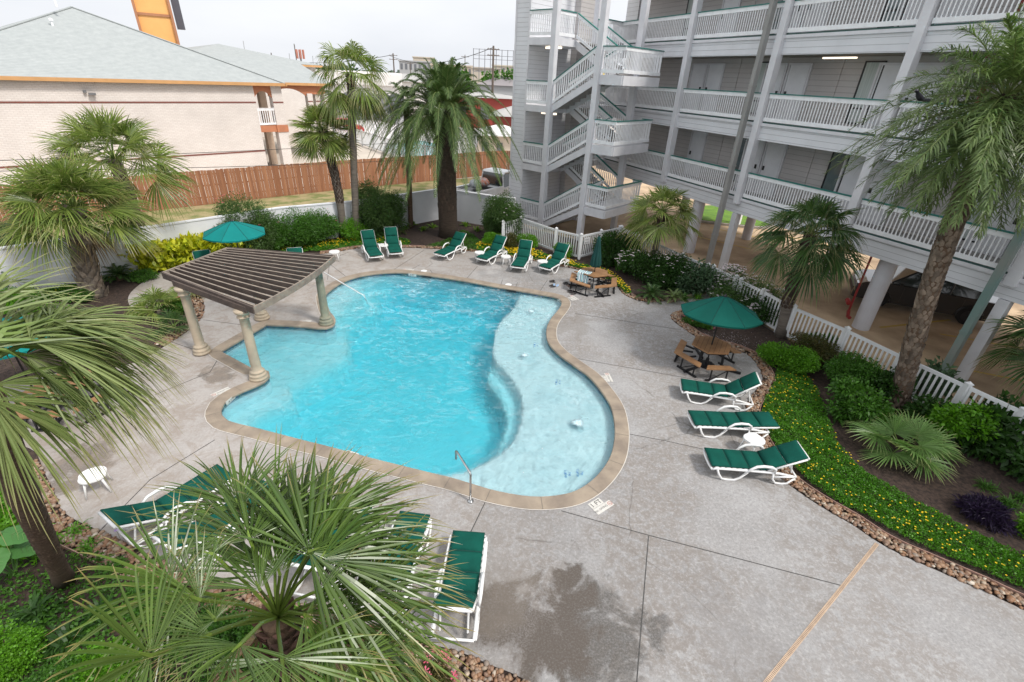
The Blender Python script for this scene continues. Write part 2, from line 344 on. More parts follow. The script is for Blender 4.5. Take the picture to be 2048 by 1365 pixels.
    ck = mth(nt, 'MULTIPLY', ramp(nt, vc.outputs['Distance'], [(0., 1.), (.0045, 0.)]), ramp(nt, noise(nt, v, .5, 2), [(.5, 0.), (.58, 1.)]))
    col = mixc(nt, mth(nt, 'MULTIPLY', ck, .6), col, (.1, .09, .08))
    lb = mth(nt, 'MULTIPLY', mth(nt, 'MULTIPLY', warm, ramp(nt, noise(nt, v, 2.2, 10, .75, .8), [(.48, 0.), (.58, 1.)])), .5)
    col = mixc(nt, lb, col, (.27, .22, .18))
    nt.links.new(col, b.inputs['Base Color']); b.inputs['Roughness'].default_value = .8; b.inputs['Specular IOR Level'].default_value = .3
    bp = nt.nodes.new("ShaderNodeBump"); bp.inputs['Strength'].default_value = .5; bp.inputs['Distance'].default_value = .008
    nt.links.new(noise(nt, v, 38, 8, .7), bp.inputs['Height']); nt.links.new(bp.outputs[0], b.inputs['Normal'])
    return m
mulch = P("bark_mulch", (.075, .048, .036), (.025, .016, .013), scale=14, rough=.95, bump=1.0, bscale=60, detail=9)
tan_conc = P("tan_concrete", (.62, .46, .30), (.33, .23, .145), scale=.55, rough=.85, bump=.15, bscale=20, detail=8)
pale_conc = P("pale_concrete", (.62, .55, .47), (.5, .44, .38), scale=.25, rough=.9, detail=8)
asphalt = P("asphalt", (.2, .2, .2), (.16, .155, .15), scale=.5, rough=.9, bump=.2, bscale=60)
drygrass = P("dry_grass", (.36, .29, .15), (.17, .19, .06), scale=1.2, rough=.95, bump=.6, bscale=40, lo=.42, hi=.6, detail=9)
greengrass = P("green_grass", (.16, .3, .03), (.1, .2, .03), scale=2, rough=.95, bump=.5, bscale=60)
BIG = 1800
sheet("ground", [(-BIG, -200), (BIG, -200), (BIG, BIG), (-BIG, BIG)], [pool_h], -.045, P("open_land", (.3, .29, .26), (.2, .2, .17), scale=.02, rough=.95, detail=8), kind="structure")
def UV(u, v): return (-.7408*u + .6717*v, .6717*u + .7408*v)     # lot frame shared by motel, tower and garden wall
comp = [UV(22, -25), UV(22, 17.3), UV(17, 19.6), (5.0, 23.0), (5.53, 21.99), (6.84, 19.12), (8.61, 15.55), (9.04, 14.28), (9.87, 12.79), (11.15, 9.97), (13, 6), (15, -6), (-30, -6)]
sheet("planting_bed", comp, [pool_h], -.02, mulch, kind="structure")
deck = sheet("pool_deck", deck_poly, [pool_h], 0.0, deck_material(), kind="structure")
# parking and lots
pk = [(5.0, 23.05), (5.58, 22.0), (6.89, 19.13), (8.66, 15.56), (9.1, 14.25), (9.92, 12.8), (11.2, 9.98), (13.05, 6), (18, -5), (60, -5), (60, 60), UV(10, 60), UV(29.4, 45), UV(28.8, 31), UV(21, 29), UV(20.5, 21), UV(17, 19.7)]
sheet("parking_lot", pk, [], -.012, tan_conc, kind="structure")
sheet("lawn_strip", [UV(22, -25), UV(22, 17.3), UV(20.5, 21), UV(21, 29), UV(28.8, 31), UV(32, 16), UV(33, -25)], [], -.010, drygrass, kind="structure")
sheet("neighbouring_lot", [UV(32.5, -40), UV(31.5, 16), UV(28.9, 31), UV(28, 60), UV(20, 110), UV(160, 110), UV(160, -40)], [], -.030, pale_conc, kind="structure")
# parking paint
pm = MB()
for a, b in (((1560,612),(1420,600)),((1500,610),(1640,640)),((1880,668),(2060,700)),((1760,655),(1900,640)),((1925,738),(2048,762)),((1420,455),(1540,480)),((1380,470),(1500,498)),((1560,470),(1700,500))):
    A = G(*a); B_ = G(*b); pm.beam(A, B_, .1, -.006, -.004)
pm.build("parking_lines", P("yellow_paint", (.62, .42, .08), (.5, .36, .12), scale=9, rough=.8), kind="structure")
# grass island with kerb under the building
isl = catmull([G(x, y) for x, y in ((1385,418),(1440,415),(1500,428),(1545,446),(1535,458),(1480,455),(1420,448),(1380,440))], closed=True, step=.4)
if area(isl) < 0: isl = isl[::-1]
mb = MB(); mb.prism([tuple(p) for p in isl], -.01, .12); mb.build("kerb_island", P("kerb_concrete", (.4, .37, .33), scale=5, rough=.9), kind="structure")
mb = MB(); mb.prism([tuple(p) for p in offset(isl, -.18)], .1, .15); mb.build("island_grass", greengrass, kind="structure")
# --- coping
cop = P("coping_stone", (.36, .295, .225), (.235, .19, .15), scale=2.2, rough=.75, bump=.3, bscale=30, detail=9)
n = len(pool); mb = MB()
ring = [offset(pool, -.025), offset(pool, -.03), offset(pool, -.015), pool_o, pool_o]; zz = [-.045, .0, .02, .02, -.005]
V = [(p[0], p[1], z) for r_, z in zip(ring, zz) for p in r_]
Fc = [(k*n+i, k*n+(i+1) % n, (k+1)*n+(i+1) % n, (k+1)*n+i) for k in range(4) for i in range(n)]
mb.add(V, Fc); mb.build("pool_coping", cop, kind="structure")
mb = MB()
for a_, b_ in ((.30, .315),):
    A, B_ = offset(pool, a_), offset(pool, b_); V = [(p[0], p[1], .012) for p in A] + [(p[0], p[1], .012) for p in B_]
    mb.add(V, [(i, n+i, n+(i+1) % n, (i+1) % n) for i in range(n)])
mb.build("coping_sealant", P("pale_sealant", (.72, .68, .63), scale=3), kind="structure")
mb = MB(); dist = 0; jd = .9
for i in range(n):       # mortar joints across the coping
    dist += np.linalg.norm(pool[(i+1) % n] - pool[i])
    if dist > jd: dist = 0; mb.beam((*offset(pool, -.01)[i], .0225), (*pool_o[i], .0225), .012, 0, .001)
mb.build("coping_joints", P("old_mortar", (.2, .17, .14), scale=9), kind="structure")
# --- basin
shelf = [(1060,578),(1042,589),(1026,617.6),(1004.6,639),(990,664),(982.5,692.5),(986.7,721),(1008,746),(1029.5,774.5),(1042,806.5),(1042,831.5),(1035,860),(1018,892),(985,918),(945,938),(900,950),(850,948),(840,990),(1300,1060),(1320,800),(1160,560)]
step1 = [(984,712),(974,749.5),(990,771),(1006,799.4),(1011.7,828),(1004.6,856.4),(986.7,888.5),(950,915),(900,935),(860,945),(860,960),(1060,900),(1060,780),(1000,715)]
spa = [(441,708),(533,654),(640,662),(690,655),(690,700),(640,730),(575,765),(540,760),(500,745)]
bench = [(430,830),(445,805),(484,788),(520,775),(545,755),(575,765),(580,785),(560,800),(530,812),(500,830),(489,850),(500,880),(430,860)]
tstep = [(640,620),(640,580),(700,552),(780,545),(800,552),(745,566),(760,580),(740,600),(700,625),(690,640),(690,665),(665,665)]
tstep2 = [(640,620),(640,580),(700,552),(740,552),(715,570),(722,585),(700,600),(672,625),(665,640)]
res_ = .07
x0, y0 = pool.min(0) - .2; x1, y1 = pool.max(0) + .2
xs = np.arange(x0, x1, res_); ys = np.arange(y0, y1, res_); X, Y = np.meshgrid(xs, ys)
Z = np.full(X.shape, -1.28) - .0 * X
Z -= np.clip((Y - 10) * .03, -.05, .25)
for poly, z in ((tstep, -.75), (tstep2, -.42), (spa, -.62), (bench, -.5), (step1, -.58), (shelf, -.24)):
    pw = catmull([G(x, y, -.25) for x, y in poly], closed=True, step=.2); ins = inpoly(X, Y, pw); Z = np.where(ins, np.maximum(Z, z), Z)
keep = inpoly(X, Y, offset(pool, .10)); idx = -np.ones(X.shape, int); idx[keep] = np.arange(keep.sum())
V = np.stack([X[keep], Y[keep], Z[keep]], 1); a = idx[:-1, :-1]; b = idx[:-1, 1:]; c = idx[1:, 1:]; d_ = idx[1:, :-1]
ok = (a >= 0) & (b >= 0) & (c >= 0) & (d_ >= 0)
mb = MB(); mb.add(V, np.stack([a[ok], b[ok], c[ok], d_[ok]], 1))
plaster = P("pool_plaster", (.74, .885, .935), (.66, .84, .905), scale=1.1, rough=.8, detail=6)
mb.build("pool_basin", plaster, kind="structure", smooth=True)
mb = MB(); A = pool; V = [(p[0], p[1], z) for z in (-.03, -.17, -1.7) for p in A]
mb.cur = 0; mb.add(V, [(i, (i+1) % n, n+(i+1) % n, n+i) for i in range(n)]); mb.cur = 1
mb.add(V, [(n+i, n+(i+1) % n, 2*n+(i+1) % n, 2*n+i) for i in range(n)])
def tile_mat():
    m, nt, b, out = mat0("waterline_tile"); tc = nt.nodes.new("ShaderNodeTexCoord")
    vo = nt.nodes.new("ShaderNodeTexVoronoi"); vo.inputs['Scale'].default_value = 14; nt.links.new(tc.outputs['Object'], vo.inputs['Vector'])
    nt.links.new(mixc(nt, .45, (.08, .2, .26), vo.outputs['Color'], 'MULTIPLY'), b.inputs['Base Color']); b.inputs['Roughness'].default_value = .2; return m
mb.build("pool_wall", [tile_mat(), plaster], kind="structure")
# skimmer mouths in the far wall
def water_mat():
    m, nt, b, out = mat0("pool_water"); nt.nodes.remove(b)
    tc = nt.nodes.new("ShaderNodeTexCoord"); v = tc.outputs['Object']
    h1 = noise(nt, v, 1.5, 3, .5, .8); h2 = noise(nt, v, 5.5, 4, .55, 1.2); h3 = noise(nt, v, 17, 3, .5, .6)
    h = mth(nt, 'ADD', mth(nt, 'MULTIPLY', h1, .6), mth(nt, 'ADD', mth(nt, 'MULTIPLY', h2, .42), mth(nt, 'MULTIPLY', h3, .1)))
    bp = nt.nodes.new("ShaderNodeBump"); bp.inputs['Strength'].default_value = 1.0; bp.inputs['Distance'].default_value = .1; nt.links.new(h, bp.inputs['Height'])
    rf = nt.nodes.new("ShaderNodeBsdfRefraction"); rf.inputs['IOR'].default_value = 1.33; rf.inputs['Roughness'].default_value = .0
    tr = nt.nodes.new("ShaderNodeBsdfTransparent"); gl = nt.nodes.new("ShaderNodeBsdfGlossy"); gl.inputs['Roughness'].default_value = .03
    fr = nt.nodes.new("ShaderNodeFresnel"); fr.inputs['IOR'].default_value = 1.33
    for x in (gl, fr, rf): nt.links.new(bp.outputs[0], x.inputs['Normal'])
    m0 = nt.nodes.new("ShaderNodeMixShader"); m0.inputs[0].default_value = WREF; nt.links.new(tr.outputs[0], m0.inputs[1]); nt.links.new(rf.outputs[0], m0.inputs[2])
    mx = nt.nodes.new("ShaderNodeMixShader"); nt.links.new(fr.outputs[0], mx.inputs[0]); nt.links.new(m0.outputs[0], mx.inputs[1]); nt.links.new(gl.outputs[0], mx.inputs[2])
    # ripple reflections and mottle painted in as pale streaks, stronger towards the far wall
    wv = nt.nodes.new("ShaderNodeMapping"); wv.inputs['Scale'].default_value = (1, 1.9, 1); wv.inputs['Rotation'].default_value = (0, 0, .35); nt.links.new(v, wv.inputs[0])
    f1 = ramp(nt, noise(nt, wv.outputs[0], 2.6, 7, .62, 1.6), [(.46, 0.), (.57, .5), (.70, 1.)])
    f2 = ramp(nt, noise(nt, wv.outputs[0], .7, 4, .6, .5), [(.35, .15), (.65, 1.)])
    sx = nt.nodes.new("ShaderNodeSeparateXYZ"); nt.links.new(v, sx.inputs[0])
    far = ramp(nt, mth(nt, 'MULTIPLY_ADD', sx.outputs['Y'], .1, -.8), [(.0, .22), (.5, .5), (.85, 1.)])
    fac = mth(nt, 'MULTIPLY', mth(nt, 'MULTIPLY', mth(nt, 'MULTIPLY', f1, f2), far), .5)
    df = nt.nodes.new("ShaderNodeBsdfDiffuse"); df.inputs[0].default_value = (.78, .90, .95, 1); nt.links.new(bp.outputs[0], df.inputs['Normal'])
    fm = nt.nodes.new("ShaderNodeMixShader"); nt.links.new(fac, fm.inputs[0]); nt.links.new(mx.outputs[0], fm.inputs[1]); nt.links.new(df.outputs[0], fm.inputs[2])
    nt.links.new(fm.outputs[0], out.inputs['Surface'])
    ab = nt.nodes.new("ShaderNodeVolumeAbsorption"); ab.inputs[0].default_value = (.0, .87, .93, 1); ab.inputs[1].default_value = .68
    nt.links.new(ab.outputs[0], out.inputs['Volume'])
    return m
WREF = .45
wpoly = offset(pool, .04)
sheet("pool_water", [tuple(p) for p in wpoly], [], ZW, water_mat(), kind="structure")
# --- deck joints, drain
mb = MB()
for ch in (((1122,1022),(1297,1071),(1684,1172)), ((1297,1072.6),(1273.4,1365),(1262,1500)), ((970,1005.5),(927,1094.5),(880,1190)), ((1150,627.6),(1362,660)), ((1150,717),(1370,756),(1512,781)), ((1255,868),(1330,882),(1488,917)),
           ((848,501),(784,542)), ((955,533),(932,559)), ((1095,560),(1080,583)), ((697,505),(660,520),(655,560)), ((405,640),(520,655)), ((342,684),(400,704)), ((310,790),(420,745),(440,712)), ((200,1062),(300,960),(430,880)), ((650,521),(695,556)), ((860,540),(868,551)), ((820,541),(840,530)),((1000,575),(1005,560)),((1030,579),(1035,565))):
    for p, q in zip(ch[:-1], ch[1:]): mb.beam(G(*p), G(*q), .016, .001, .0035)
mb.build("deck_joints", P("joint_filler", (.09, .085, .08), (.05, .05, .05), scale=20, rough=.9), kind="structure")
dr0, dr1 = G(1754, 1088), G(1500, 1406)
mb = MB(); mb.beam(dr0, dr1, .062, .001, .006); 
dd_ = up2(dr1 - dr0); Ld = np.linalg.norm(dr1 - dr0); m2 = MB()
for k in range(int(Ld / .03)):
    p = dr0 + dd_ * (k + .5) * .03; q = np.array([-dd_[1], dd_[0], 0]) * .021
    m2.beam(p - q, p + q, .008, .006, .0075)
dro = mb.build("deck_drain", P("drain_plastic", (.58, .43, .31), (.45, .33, .24), scale=6, rough=.6), label="long tan slotted drain strip crossing the concrete deck at lower right", cat="drain")
m2.build("slots", P("drain_slot", (.1, .07, .05)), parent=dro)
# --- river rock strips with pink edging
rockm = []
def rock_strip(edge, w, name, sd, dn=330, size=(.028, .05)):
    out = offset(edge, w, closed=False)
    mb = MB(); r2 = np.random.default_rng(sd)
    ico = [(0,0,1),(.894,0,.447),(.276,.851,.447),(-.724,.526,.447),(-.724,-.526,.447),(.276,-.851,.447),(.724,.526,-.447),(-.276,.851,-.447),(-.894,0,-.447),(-.276,-.851,-.447),(.724,-.526,-.447),(0,0,-1)]
    ic = np.array(ico); fc = [(0,1,2),(0,2,3),(0,3,4),(0,4,5),(0,5,1),(1,6,2),(2,7,3),(3,8,4),(4,9,5),(5,10,1),(6,7,2),(7,8,3),(8,9,4),(9,10,5),(10,6,1),(11,7,6),(11,8,7),(11,9,8),(11,10,9),(11,6,10)]
    for i in range(len(edge) - 1):
        a, b, c, d = edge[i], edge[i+1], out[i+1], out[i]
        ar = np.linalg.norm(b - a) * abs(w); k = r2.poisson(ar * dn)
        for _ in range(k):
            s, t = r2.random(), r2.random()**.9 * .96 + .02
            p = (a*(1-s)+b*s)*(1-t) + (d*(1-s)+c*s)*t; sz = r2.uniform(*size) * (1.5 if r2.random() < .08 else 1)
            v = ic * (sz * r2.uniform(.8, 1.35), sz * r2.uniform(.7, 1.1), sz * r2.uniform(.5, .8)) * r2.uniform(.88, 1.12, (12, 1))
            th = r2.random() * 6.28; cr, sr = math.cos(th), math.sin(th)
            v = np.stack([v[:,0]*cr-v[:,1]*sr, v[:,0]*sr+v[:,1]*cr, v[:,2]], 1) + [p[0], p[1], .005 + r2.random()*.03]
            mb.add(v, fc)
    return mb.build(name, RK, smooth=True, kind="stuff", label=None)
def rock_mat():
    m, nt, b, out = mat0("river_rock"); g = nt.nodes.new("ShaderNodeNewGeometry"); tc = nt.nodes.new("ShaderNodeTexCoord")
    c = nt.nodes.new("ShaderNodeValToRGB"); e = c.color_ramp.elements
    for _ in range(5): e.new(.5)
    for el, (p, q) in zip(e, ((0, (.16,.085,.05)), (.22, (.30,.16,.085)), (.42, (.22,.14,.10)), (.6, (.36,.22,.13)), (.8, (.27,.22,.18)), (.94, (.4,.3,.2)), (1, (.62,.55,.46)))): el.position = p; el.color = q + (1,)
    nt.links.new(g.outputs['Random Per Island'], c.inputs[0])
    nt.links.new(mixc(nt, .5, c.outputs[0], ramp(nt, noise(nt, tc.outputs['Object'], 40, 4), [(.3, .6), (.7, 1.15)]), 'MULTIPLY'), b.inputs['Base Color']); b.inputs['Roughness'].default_value = .55; return m
RK = rock_mat()
def side_out(edge):      # sign so that the strip lies outside the deck
    mid = len(edge)//2; p = offset(edge, .3, closed=False)[mid]
    return 1 if not inpoly(np.array([p[0]]), np.array([p[1]]), deck_poly)[0] else -1
edg = P("edging_plastic", (.42, .25, .2), (.3, .2, .16), scale=5, rough=.6)
gl_ = [G(*p)[:2] for p in ((1327.8,602.6),(409,620),(318,700),(248,1085))]
def near(edge, q): return int(np.argmin([np.linalg.norm(p - q) for p in edge]))
iA, iB = near(cE2, gl_[0]), near(cE2, G(629, 508)[:2]); iC, iD = near(cE2, G(360,580)[:2]), near(cE2, gl_[2])
segs = [(cE1[6:], .30, "river_rocks", 1, 420), (cE2[iA:iB], .27, "river_rocks", 2, 300), (cE2[iC:iD], .30, "river_rocks", 3, 300), (cE4, .42, "river_rocks", 4, 520)]
for ed, w, nm, sd, dn in segs:
    s = side_out(ed); o = rock_strip(ed, w * s, nm, sd, dn)
    ee = offset(ed, (w + .02) * s, closed=False); mb = MB()
    for p, q in zip(ee[:-1], ee[1:]): mb.beam((*p, 0), (*q, 0), .014, -.02, .05)
    mb.build("garden_edging", edg, kind="structure")
# timber edging beside the walkway and a low one left
mb = MB()
for p, q in (((1335,606),(1368,597)), ((1368,597),(1412,588)), ((1328,597),(1341,606))):
    mb.beam(G(*p), G(*q), .12, -.01, .10)
mb.build("timber_edging", P("weathered_timber", (.32, .25, .17), (.2, .16, .11), scale=5, stretch=(1,1,6), rough=.85, bump=.3), kind="structure")
# ================================================================== BUILDINGS
def ring_rect(mb, c, w, h, t, y, d):     # upright frame of four bars in the local xz plane; c=(x,z)
    x, z = c
    mb.box((x - w/2, y, z), (t, d, h + t)); mb.box((x + w/2, y, z), (t, d, h + t))
    mb.box((x, y, z - h/2), (w - t, d, t)); mb.box((x, y, z + h/2), (w - t, d, t))
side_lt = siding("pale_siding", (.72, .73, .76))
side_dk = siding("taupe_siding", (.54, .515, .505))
post_m = P("post_paint", (.72, .72, .75), (.64, .64, .67), scale=2, rough=.6)
slab_m = P("walkway_slab", (.4, .38, .36), (.3, .29, .28), scale=3, rough=.85)
soffit = P("soffit", (.5, .47, .44), scale=2, rough=.8)
dark_gap = P("dark_teal_board", (.035, .09, .08), scale=5)  # dark teal board in the gap under the bottom rail
glass = P("window_glass", (.10, .14, .15), (.16, .2, .2), scale=1.5, rough=.08, spec=.8)
curt = P("curtain", (.55, .6, .58), (.42, .48, .46), scale=3, stretch=(9, 9, .3), rough=.8)
doorm = P("door_paint", (.8, .81, .84), (.72, .73, .76), scale=2, rough=.5)
black_m = P("black_metal", (.02, .02, .022), scale=5, rough=.4)
redpipe = P("red_pipe", (.30, .02, .02), (.2, .02, .02), scale=6, rough=.45)
def railing(mb, tb, p0, p1, base, top=1.0, sp=.115, bw=.034, first=True):
    """white rail with balusters between two points; base/top are heights over the line"""
    p0 = np.array(p0, float); p1 = np.array(p1, float); d = p1 - p0; Lh = math.hypot(d[0], d[1])
    mb.beam(p0, p1, .05, base, base + .13); mb.beam(p0, p1, .05, top - .14, top); tb.beam(p0, p1, .12, top + .001, top + .035)
    k = max(1, int(Lh / sp)); u = up2(np.array([d[0], d[1], 0]))
    ang = math.atan2(u[1], u[0])
    for i in range(k):
        p = p0 + d * (i + .5) / k
        mb.box((p[0], p[1], p[2] + (base + top) / 2), (bw, .025, top - base - .2), rz=ang)
WX, WY, WR = 15.47, 7.05, R(114.5)
wing = empty("apartment_building", (WX, WY, 0), WR, "long grey sided apartment building on round stilts with white railed walkways", "building")
XL, XR = -14.0, 26.2
lev = [(2.55, 3.17), (5.45, 6.04), (8.34, 8.93), (11.2, 11.8)]
posts = [-8.4, -3.7, 1.0, 5.62, 10.3, 15.05, 19.85, 23.6]
for i, (za, zb) in enumerate(lev):
    mb = MB(); mb.box(((XL+XR)/2, -.11, (za+zb)/2), (XR-XL, .2, zb-za)); mb.build("fascia", side_lt, wing)
    mb = MB(); mb.box(((XL+XR)/2, -1.0, zb-.125), (XR-XL-.02, 1.6, .21)); mb.build("walkway_floor", slab_m, wing)
    mb = MB(); mb.box(((XL+XR)/2, .012, zb-.03), (XR-XL, .07, .1)); mb.build("trim_board", white_paint if i > 5 else post_m, wing)
    mb = MB(); mb.box(((XL+XR)/2, -4.45, za+.14), (XR-XL-.05, 5.1, .26)); mb.build("floor_slab", soffit, wing)
doors = {0: [20.55, 15.95, 11.25, 6.6, 1.9], 1: [20.38, 15.92, 11.24, 6.55, 1.85], 2: [20.3, 15.9, 11.2, 6.5, 1.85]}
wins = {0: [17.05, 12.55, 7.8, 3.2], 1: [17.1, 12.5, 7.8, 3.2], 2: [17.1, 12.5, 7.8, 3.2, 22.3]}
for i in range(3):
    z0 = lev[i][1]; z1 = lev[i+1][0] + .02
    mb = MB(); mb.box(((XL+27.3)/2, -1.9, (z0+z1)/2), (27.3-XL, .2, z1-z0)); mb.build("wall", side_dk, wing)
    for x in doors[i]:
        for dx in ((-.46, .5) if True else (0,)):
            xx = x + dx*1.15
            if dx > 0 and i != 1 and x > 19: continue
            mb = MB(); mb.box((xx, -1.775, z0 + 1.03), (.86, .05, 2.04)); dr = mb.build("door", doorm, wing)
            mb = MB(); mb.box((xx - .34*np.sign(dx), -1.735, z0+1.05), (.09, .03, .17)); mb.box((xx - .34*np.sign(dx), -1.72, z0+1.0), (.05, .05, .05)); mb.build("handle", black_m, dr)
            mb = MB(); ring_rect(mb, (xx, z0+1.04), .98, 2.1, .08, -1.775, .07); mb.build("door_frame", post_m, dr)
    for x in wins[i]:
        mb = MB(); mb.box((x, -1.79, z0+1.2), (.62, .04, 1.9)); wd_ = mb.build("window", curt if (x*7+i) % 2 < 1.3 else glass, wing)
        mb = MB(); ring_rect(mb, (x, z0+1.2), .66, 1.92, .05, -1.775, .06); mb.box((x, -1.765, z0+.72), (.6, .04, .05)); mb.build("frame", black_m, wd_)
    for x in posts:      # vertical trim boards and room numbers
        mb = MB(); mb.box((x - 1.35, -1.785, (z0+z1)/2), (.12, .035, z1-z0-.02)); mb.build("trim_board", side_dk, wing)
    xs_ = sorted(posts); ends = [XL] + xs_ + [XR]
    for a, b in zip(ends[:-1], ends[1:]):
        mb, tb = MB(), MB(); a2 = a + (.16 if a != XL else 0); b2 = b - (.16 if b != XR else 0)
        railing(mb, tb, (a2, .0, z0), (b2, .0, z0), .09, 1.02)
        ro = mb.build("railing", white_paint, wing); tb.build("rail_cap", teal_trim, ro)
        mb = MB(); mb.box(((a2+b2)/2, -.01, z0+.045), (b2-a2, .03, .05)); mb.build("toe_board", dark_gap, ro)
# end returns of the walkways
for i in range(3):
    z0 = lev[i][1]; mb, tb = MB(), MB(); railing(mb, tb, (XR, .0, z0), (XR, -1.7, z0), .09, 1.02); ro = mb.build("railing", white_paint, wing); tb.build("rail_cap", teal_trim, ro)
for x in posts:
    mb = MB(); mb.box((x, .02, 7.2+.4), (.27, .3, 9.3)); mb.build("post", post_m, wing)
mb = MB(); mb.box(((XL+27.3)/2, -4.5, 14.0), (27.3-XL, 5.4, 4.5)); mb.build("upper_storey", side_lt, wing)
mb = MB(); mb.box((27.2, -4.5, 7.4), (.2, 5.2, 8.4)); mb.build("end_wall", side_dk, wing)
for i in (2,):
    mb = MB(); mb.box((26.75, -1.62, (lev[2][1]+lev[3][0])/2), (1.1, .3, lev[3][0]-lev[2][1])); mb.build("corner_wall", side_lt, wing)
# round stilts (two rows) and square ones
cyl = P("stilt_paint", (.68, .69, .74), (.6, .6, .64), scale=1.2, rough=.6)
for x, y, r in [(8.9, -.55, .27), (17.6, -.4, .27), (1.0, -.55, .27), (-6, -.55, .27), (13.3, -4.6, .24), (9.2, -4.8, .24), (4.6, -5.0, .24), (18.5, -5.2, .24), (0, -5, .24), (23.2, -4.8, .24)]:
    mb = MB(); mb.tube([(x, y, -.012), (x, y, 2.56)], r, 24); mb.build("stilt", cyl, wing, smooth=False)
for x in (5.62, 15.1):
    mb = MB(); mb.box((x-.05, -.1, 1.26), (.26, .26, 2.55)); mb.build("stilt", post_m, wing)
# tall boxed drainpipes standing just in front of two posts
for x, m in ((15.5, P("weathered_duct", (.25, .25, .24), (.34, .335, .325), scale=1.2, stretch=(1,1,.5), rough=.6)), (5.85, P("verdigris_duct", (.16, .25, .23), (.26, .26, .24), scale=1.6, stretch=(1,1,.5), rough=.6))):
    mb = MB(); mb.box((x, .36, 6.5), (.17, .2, 13)); o = mb.build("drain_duct", m, wing)
    for z in np.arange(1.5, 12, 2.9): mb = MB(); mb.box((x, .36, z), (.2, .235, .06)); mb.build("duct_band", m, o)
mb = MB(); mb.tube([(9.3, -.2, .4), (9.3, -.2, 2.55)], .035, 8); mb.tube([(9.3, -.2, .5), (9.12, .05, .42), (9.0, .12, .42)], .06, 8); mb.tube([(9.42, -.1, .9), (9.25, .06, .86)], .08, 8); mb.build("standpipe", redpipe, wing)
mb = MB(); mb.tube([(10.6, -3.4, .2), (10.6, -3.4, 1.6)], .05, 8); mb.build("standpipe", redpipe, wing)
for lv in (1, 2):
    mb = MB(); x = 9.0; z = lev[lv][1]; mb.tube([(x, -1.6, z+.2), (x, -1.6, z+2.2), (x, -1.0, z+2.25)], .06, 8); mb.box((x-.1, -1.62, z+1.75), (.14, .14, .35)); mb.build("standpipe", redpipe, wing)
lampm = emit("lamp_tube", (1, .82, .62), 1.3)
for x, z in ((13.2, 8.27),):
    mb = MB(); mb.box((x, -.85, z+.0), (1.2, .12, .05)); mb.build("ceiling_lamp", lampm, wing)

# ------------------------------------------------------------------ stair tower (x = v, y = u in the lot frame)
st = empty("stair_tower", (0, 0, 0), R(47.8), "open grey stair tower with white zigzag railings beside the white picket fence", "staircase")
TW = 14.5
mb = MB(); mb.box((21.8, 18.55, TW/2), (3.4, .9, TW)); mb.build("wall", side_lt, st)
for c in ((20.12, 18.12), (20.12, 18.98)):
    mb = MB(); mb.box((c[0]-.01, c[1], TW/2), (.06, .1, TW)); mb.build("corner_board", post_m, st)
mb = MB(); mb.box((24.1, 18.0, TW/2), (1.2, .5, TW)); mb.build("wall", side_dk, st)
FV, MV, BV = 20.08, 21.65, 23.2; UT, UP, UQ, UH = 18.08, 16.55, 13.95, 12.62
for (u, v) in ((16.5, 20.08), (13.9, 20.08), (16.5, 23.25), (13.9, 23.25)):
    mb = MB(); mb.box((v, u, 7.5), (.27, .27, 15.0)); mb.build("post", post_m, st)
def slab(name, u0, u1, v0, v1, z, t=.24):
    mb = MB(); mb.box(((v0+v1)/2, (u0+u1)/2, z - t/2 - .01), (v1-v0, u1-u0, t)); return mb.build(name, post_m, st)
RT = 1.04
def rl(u0, v0, u1, v1, z0, z1=None, base=.07):
    z1 = z0 if z1 is None else z1
    mb, tb = MB(), MB(); railing(mb, tb, (v0, u0, z0), (v1, u1, z1), base, RT, sp=.12)
    o = mb.build("railing", white_paint, st); tb.build("rail_cap", teal_trim, o)
def flight(u0, z0, u1, z1, v0, v1):
    for v in (v0 + .03, v1 - .03):
        mb = MB(); mb.beam((v, u0, z0), (v, u1, z1), .05, -.36, -.04); mb.build("stringer", post_m, st)
    k = 8; mb = MB()
    for i in range(k):
        u = u0 + (u1-u0)*(i+.5)/k; z = z0 + (z1-z0)*(i+.5)/k
        mb.box(((v0+v1)/2, u, z-.03), (v1-v0-.08, abs(u1-u0)/k + .02, .05)); mb.box(((v0+v1)/2, u, z-.13), (v1-v0-.1, .03, .16))
    mb.build("treads", slab_m, st)
TL = [.34, 3.22, 6.04, 8.9]; HL = [1.75, 4.62, 7.47]
for i, z in enumerate(TL):
    slab("landing", UP, UT, FV, BV, z, .3)
    if i < 3: rl(UT, FV, UP + .14, FV, z)
    else: rl(UT, FV, UP + .14, FV, z); rl(UP, FV + .16, UP, MV - .05, z)
    slab("bridge", UP, UT - .6, BV, BV + 4.5, z, .3); rl(UP, BV + .2, UP, BV + 4.4, z)
    if i > 1: mb = MB(); mb.box((20.9, 17.2, z - .38), (.16, .9, .09)); mb.build("ceiling_lamp", lampm, st)
for i, z in enumerate(HL):
    slab("landing", UH, UQ, FV, BV, z, .32)
    mb = MB(); mb.box((FV - .02, (UH+UQ)/2, z-.2), (.06, UQ-UH-.02, .38)); mb.build("fascia", post_m, st)
    mb = MB(); mb.box(((FV+BV)/2, UH - .02, z-.2), (BV-FV, .06, .38)); mb.build("fascia", post_m, st)
    rl(UQ - .14, FV, UH, FV, z); rl(UH, FV, UH, BV, z)
    rl(UH, BV, UH + .5, BV, z)
    # front flight up from the tower landing, back flight on to the next one
    flight(UP, TL[i], UQ, z, FV, MV - .12); flight(UQ, z, UP, TL[i+1], MV + .12, BV)
    rl(UP - .14, FV, UQ + .14, FV, TL[i], z); rl(UP, MV - .12, UQ, MV - .12, TL[i], z)
    rl(UQ, MV + .12, UP, MV + .12, z, TL[i+1]); rl(UQ, BV, UP, BV, z, TL[i+1])
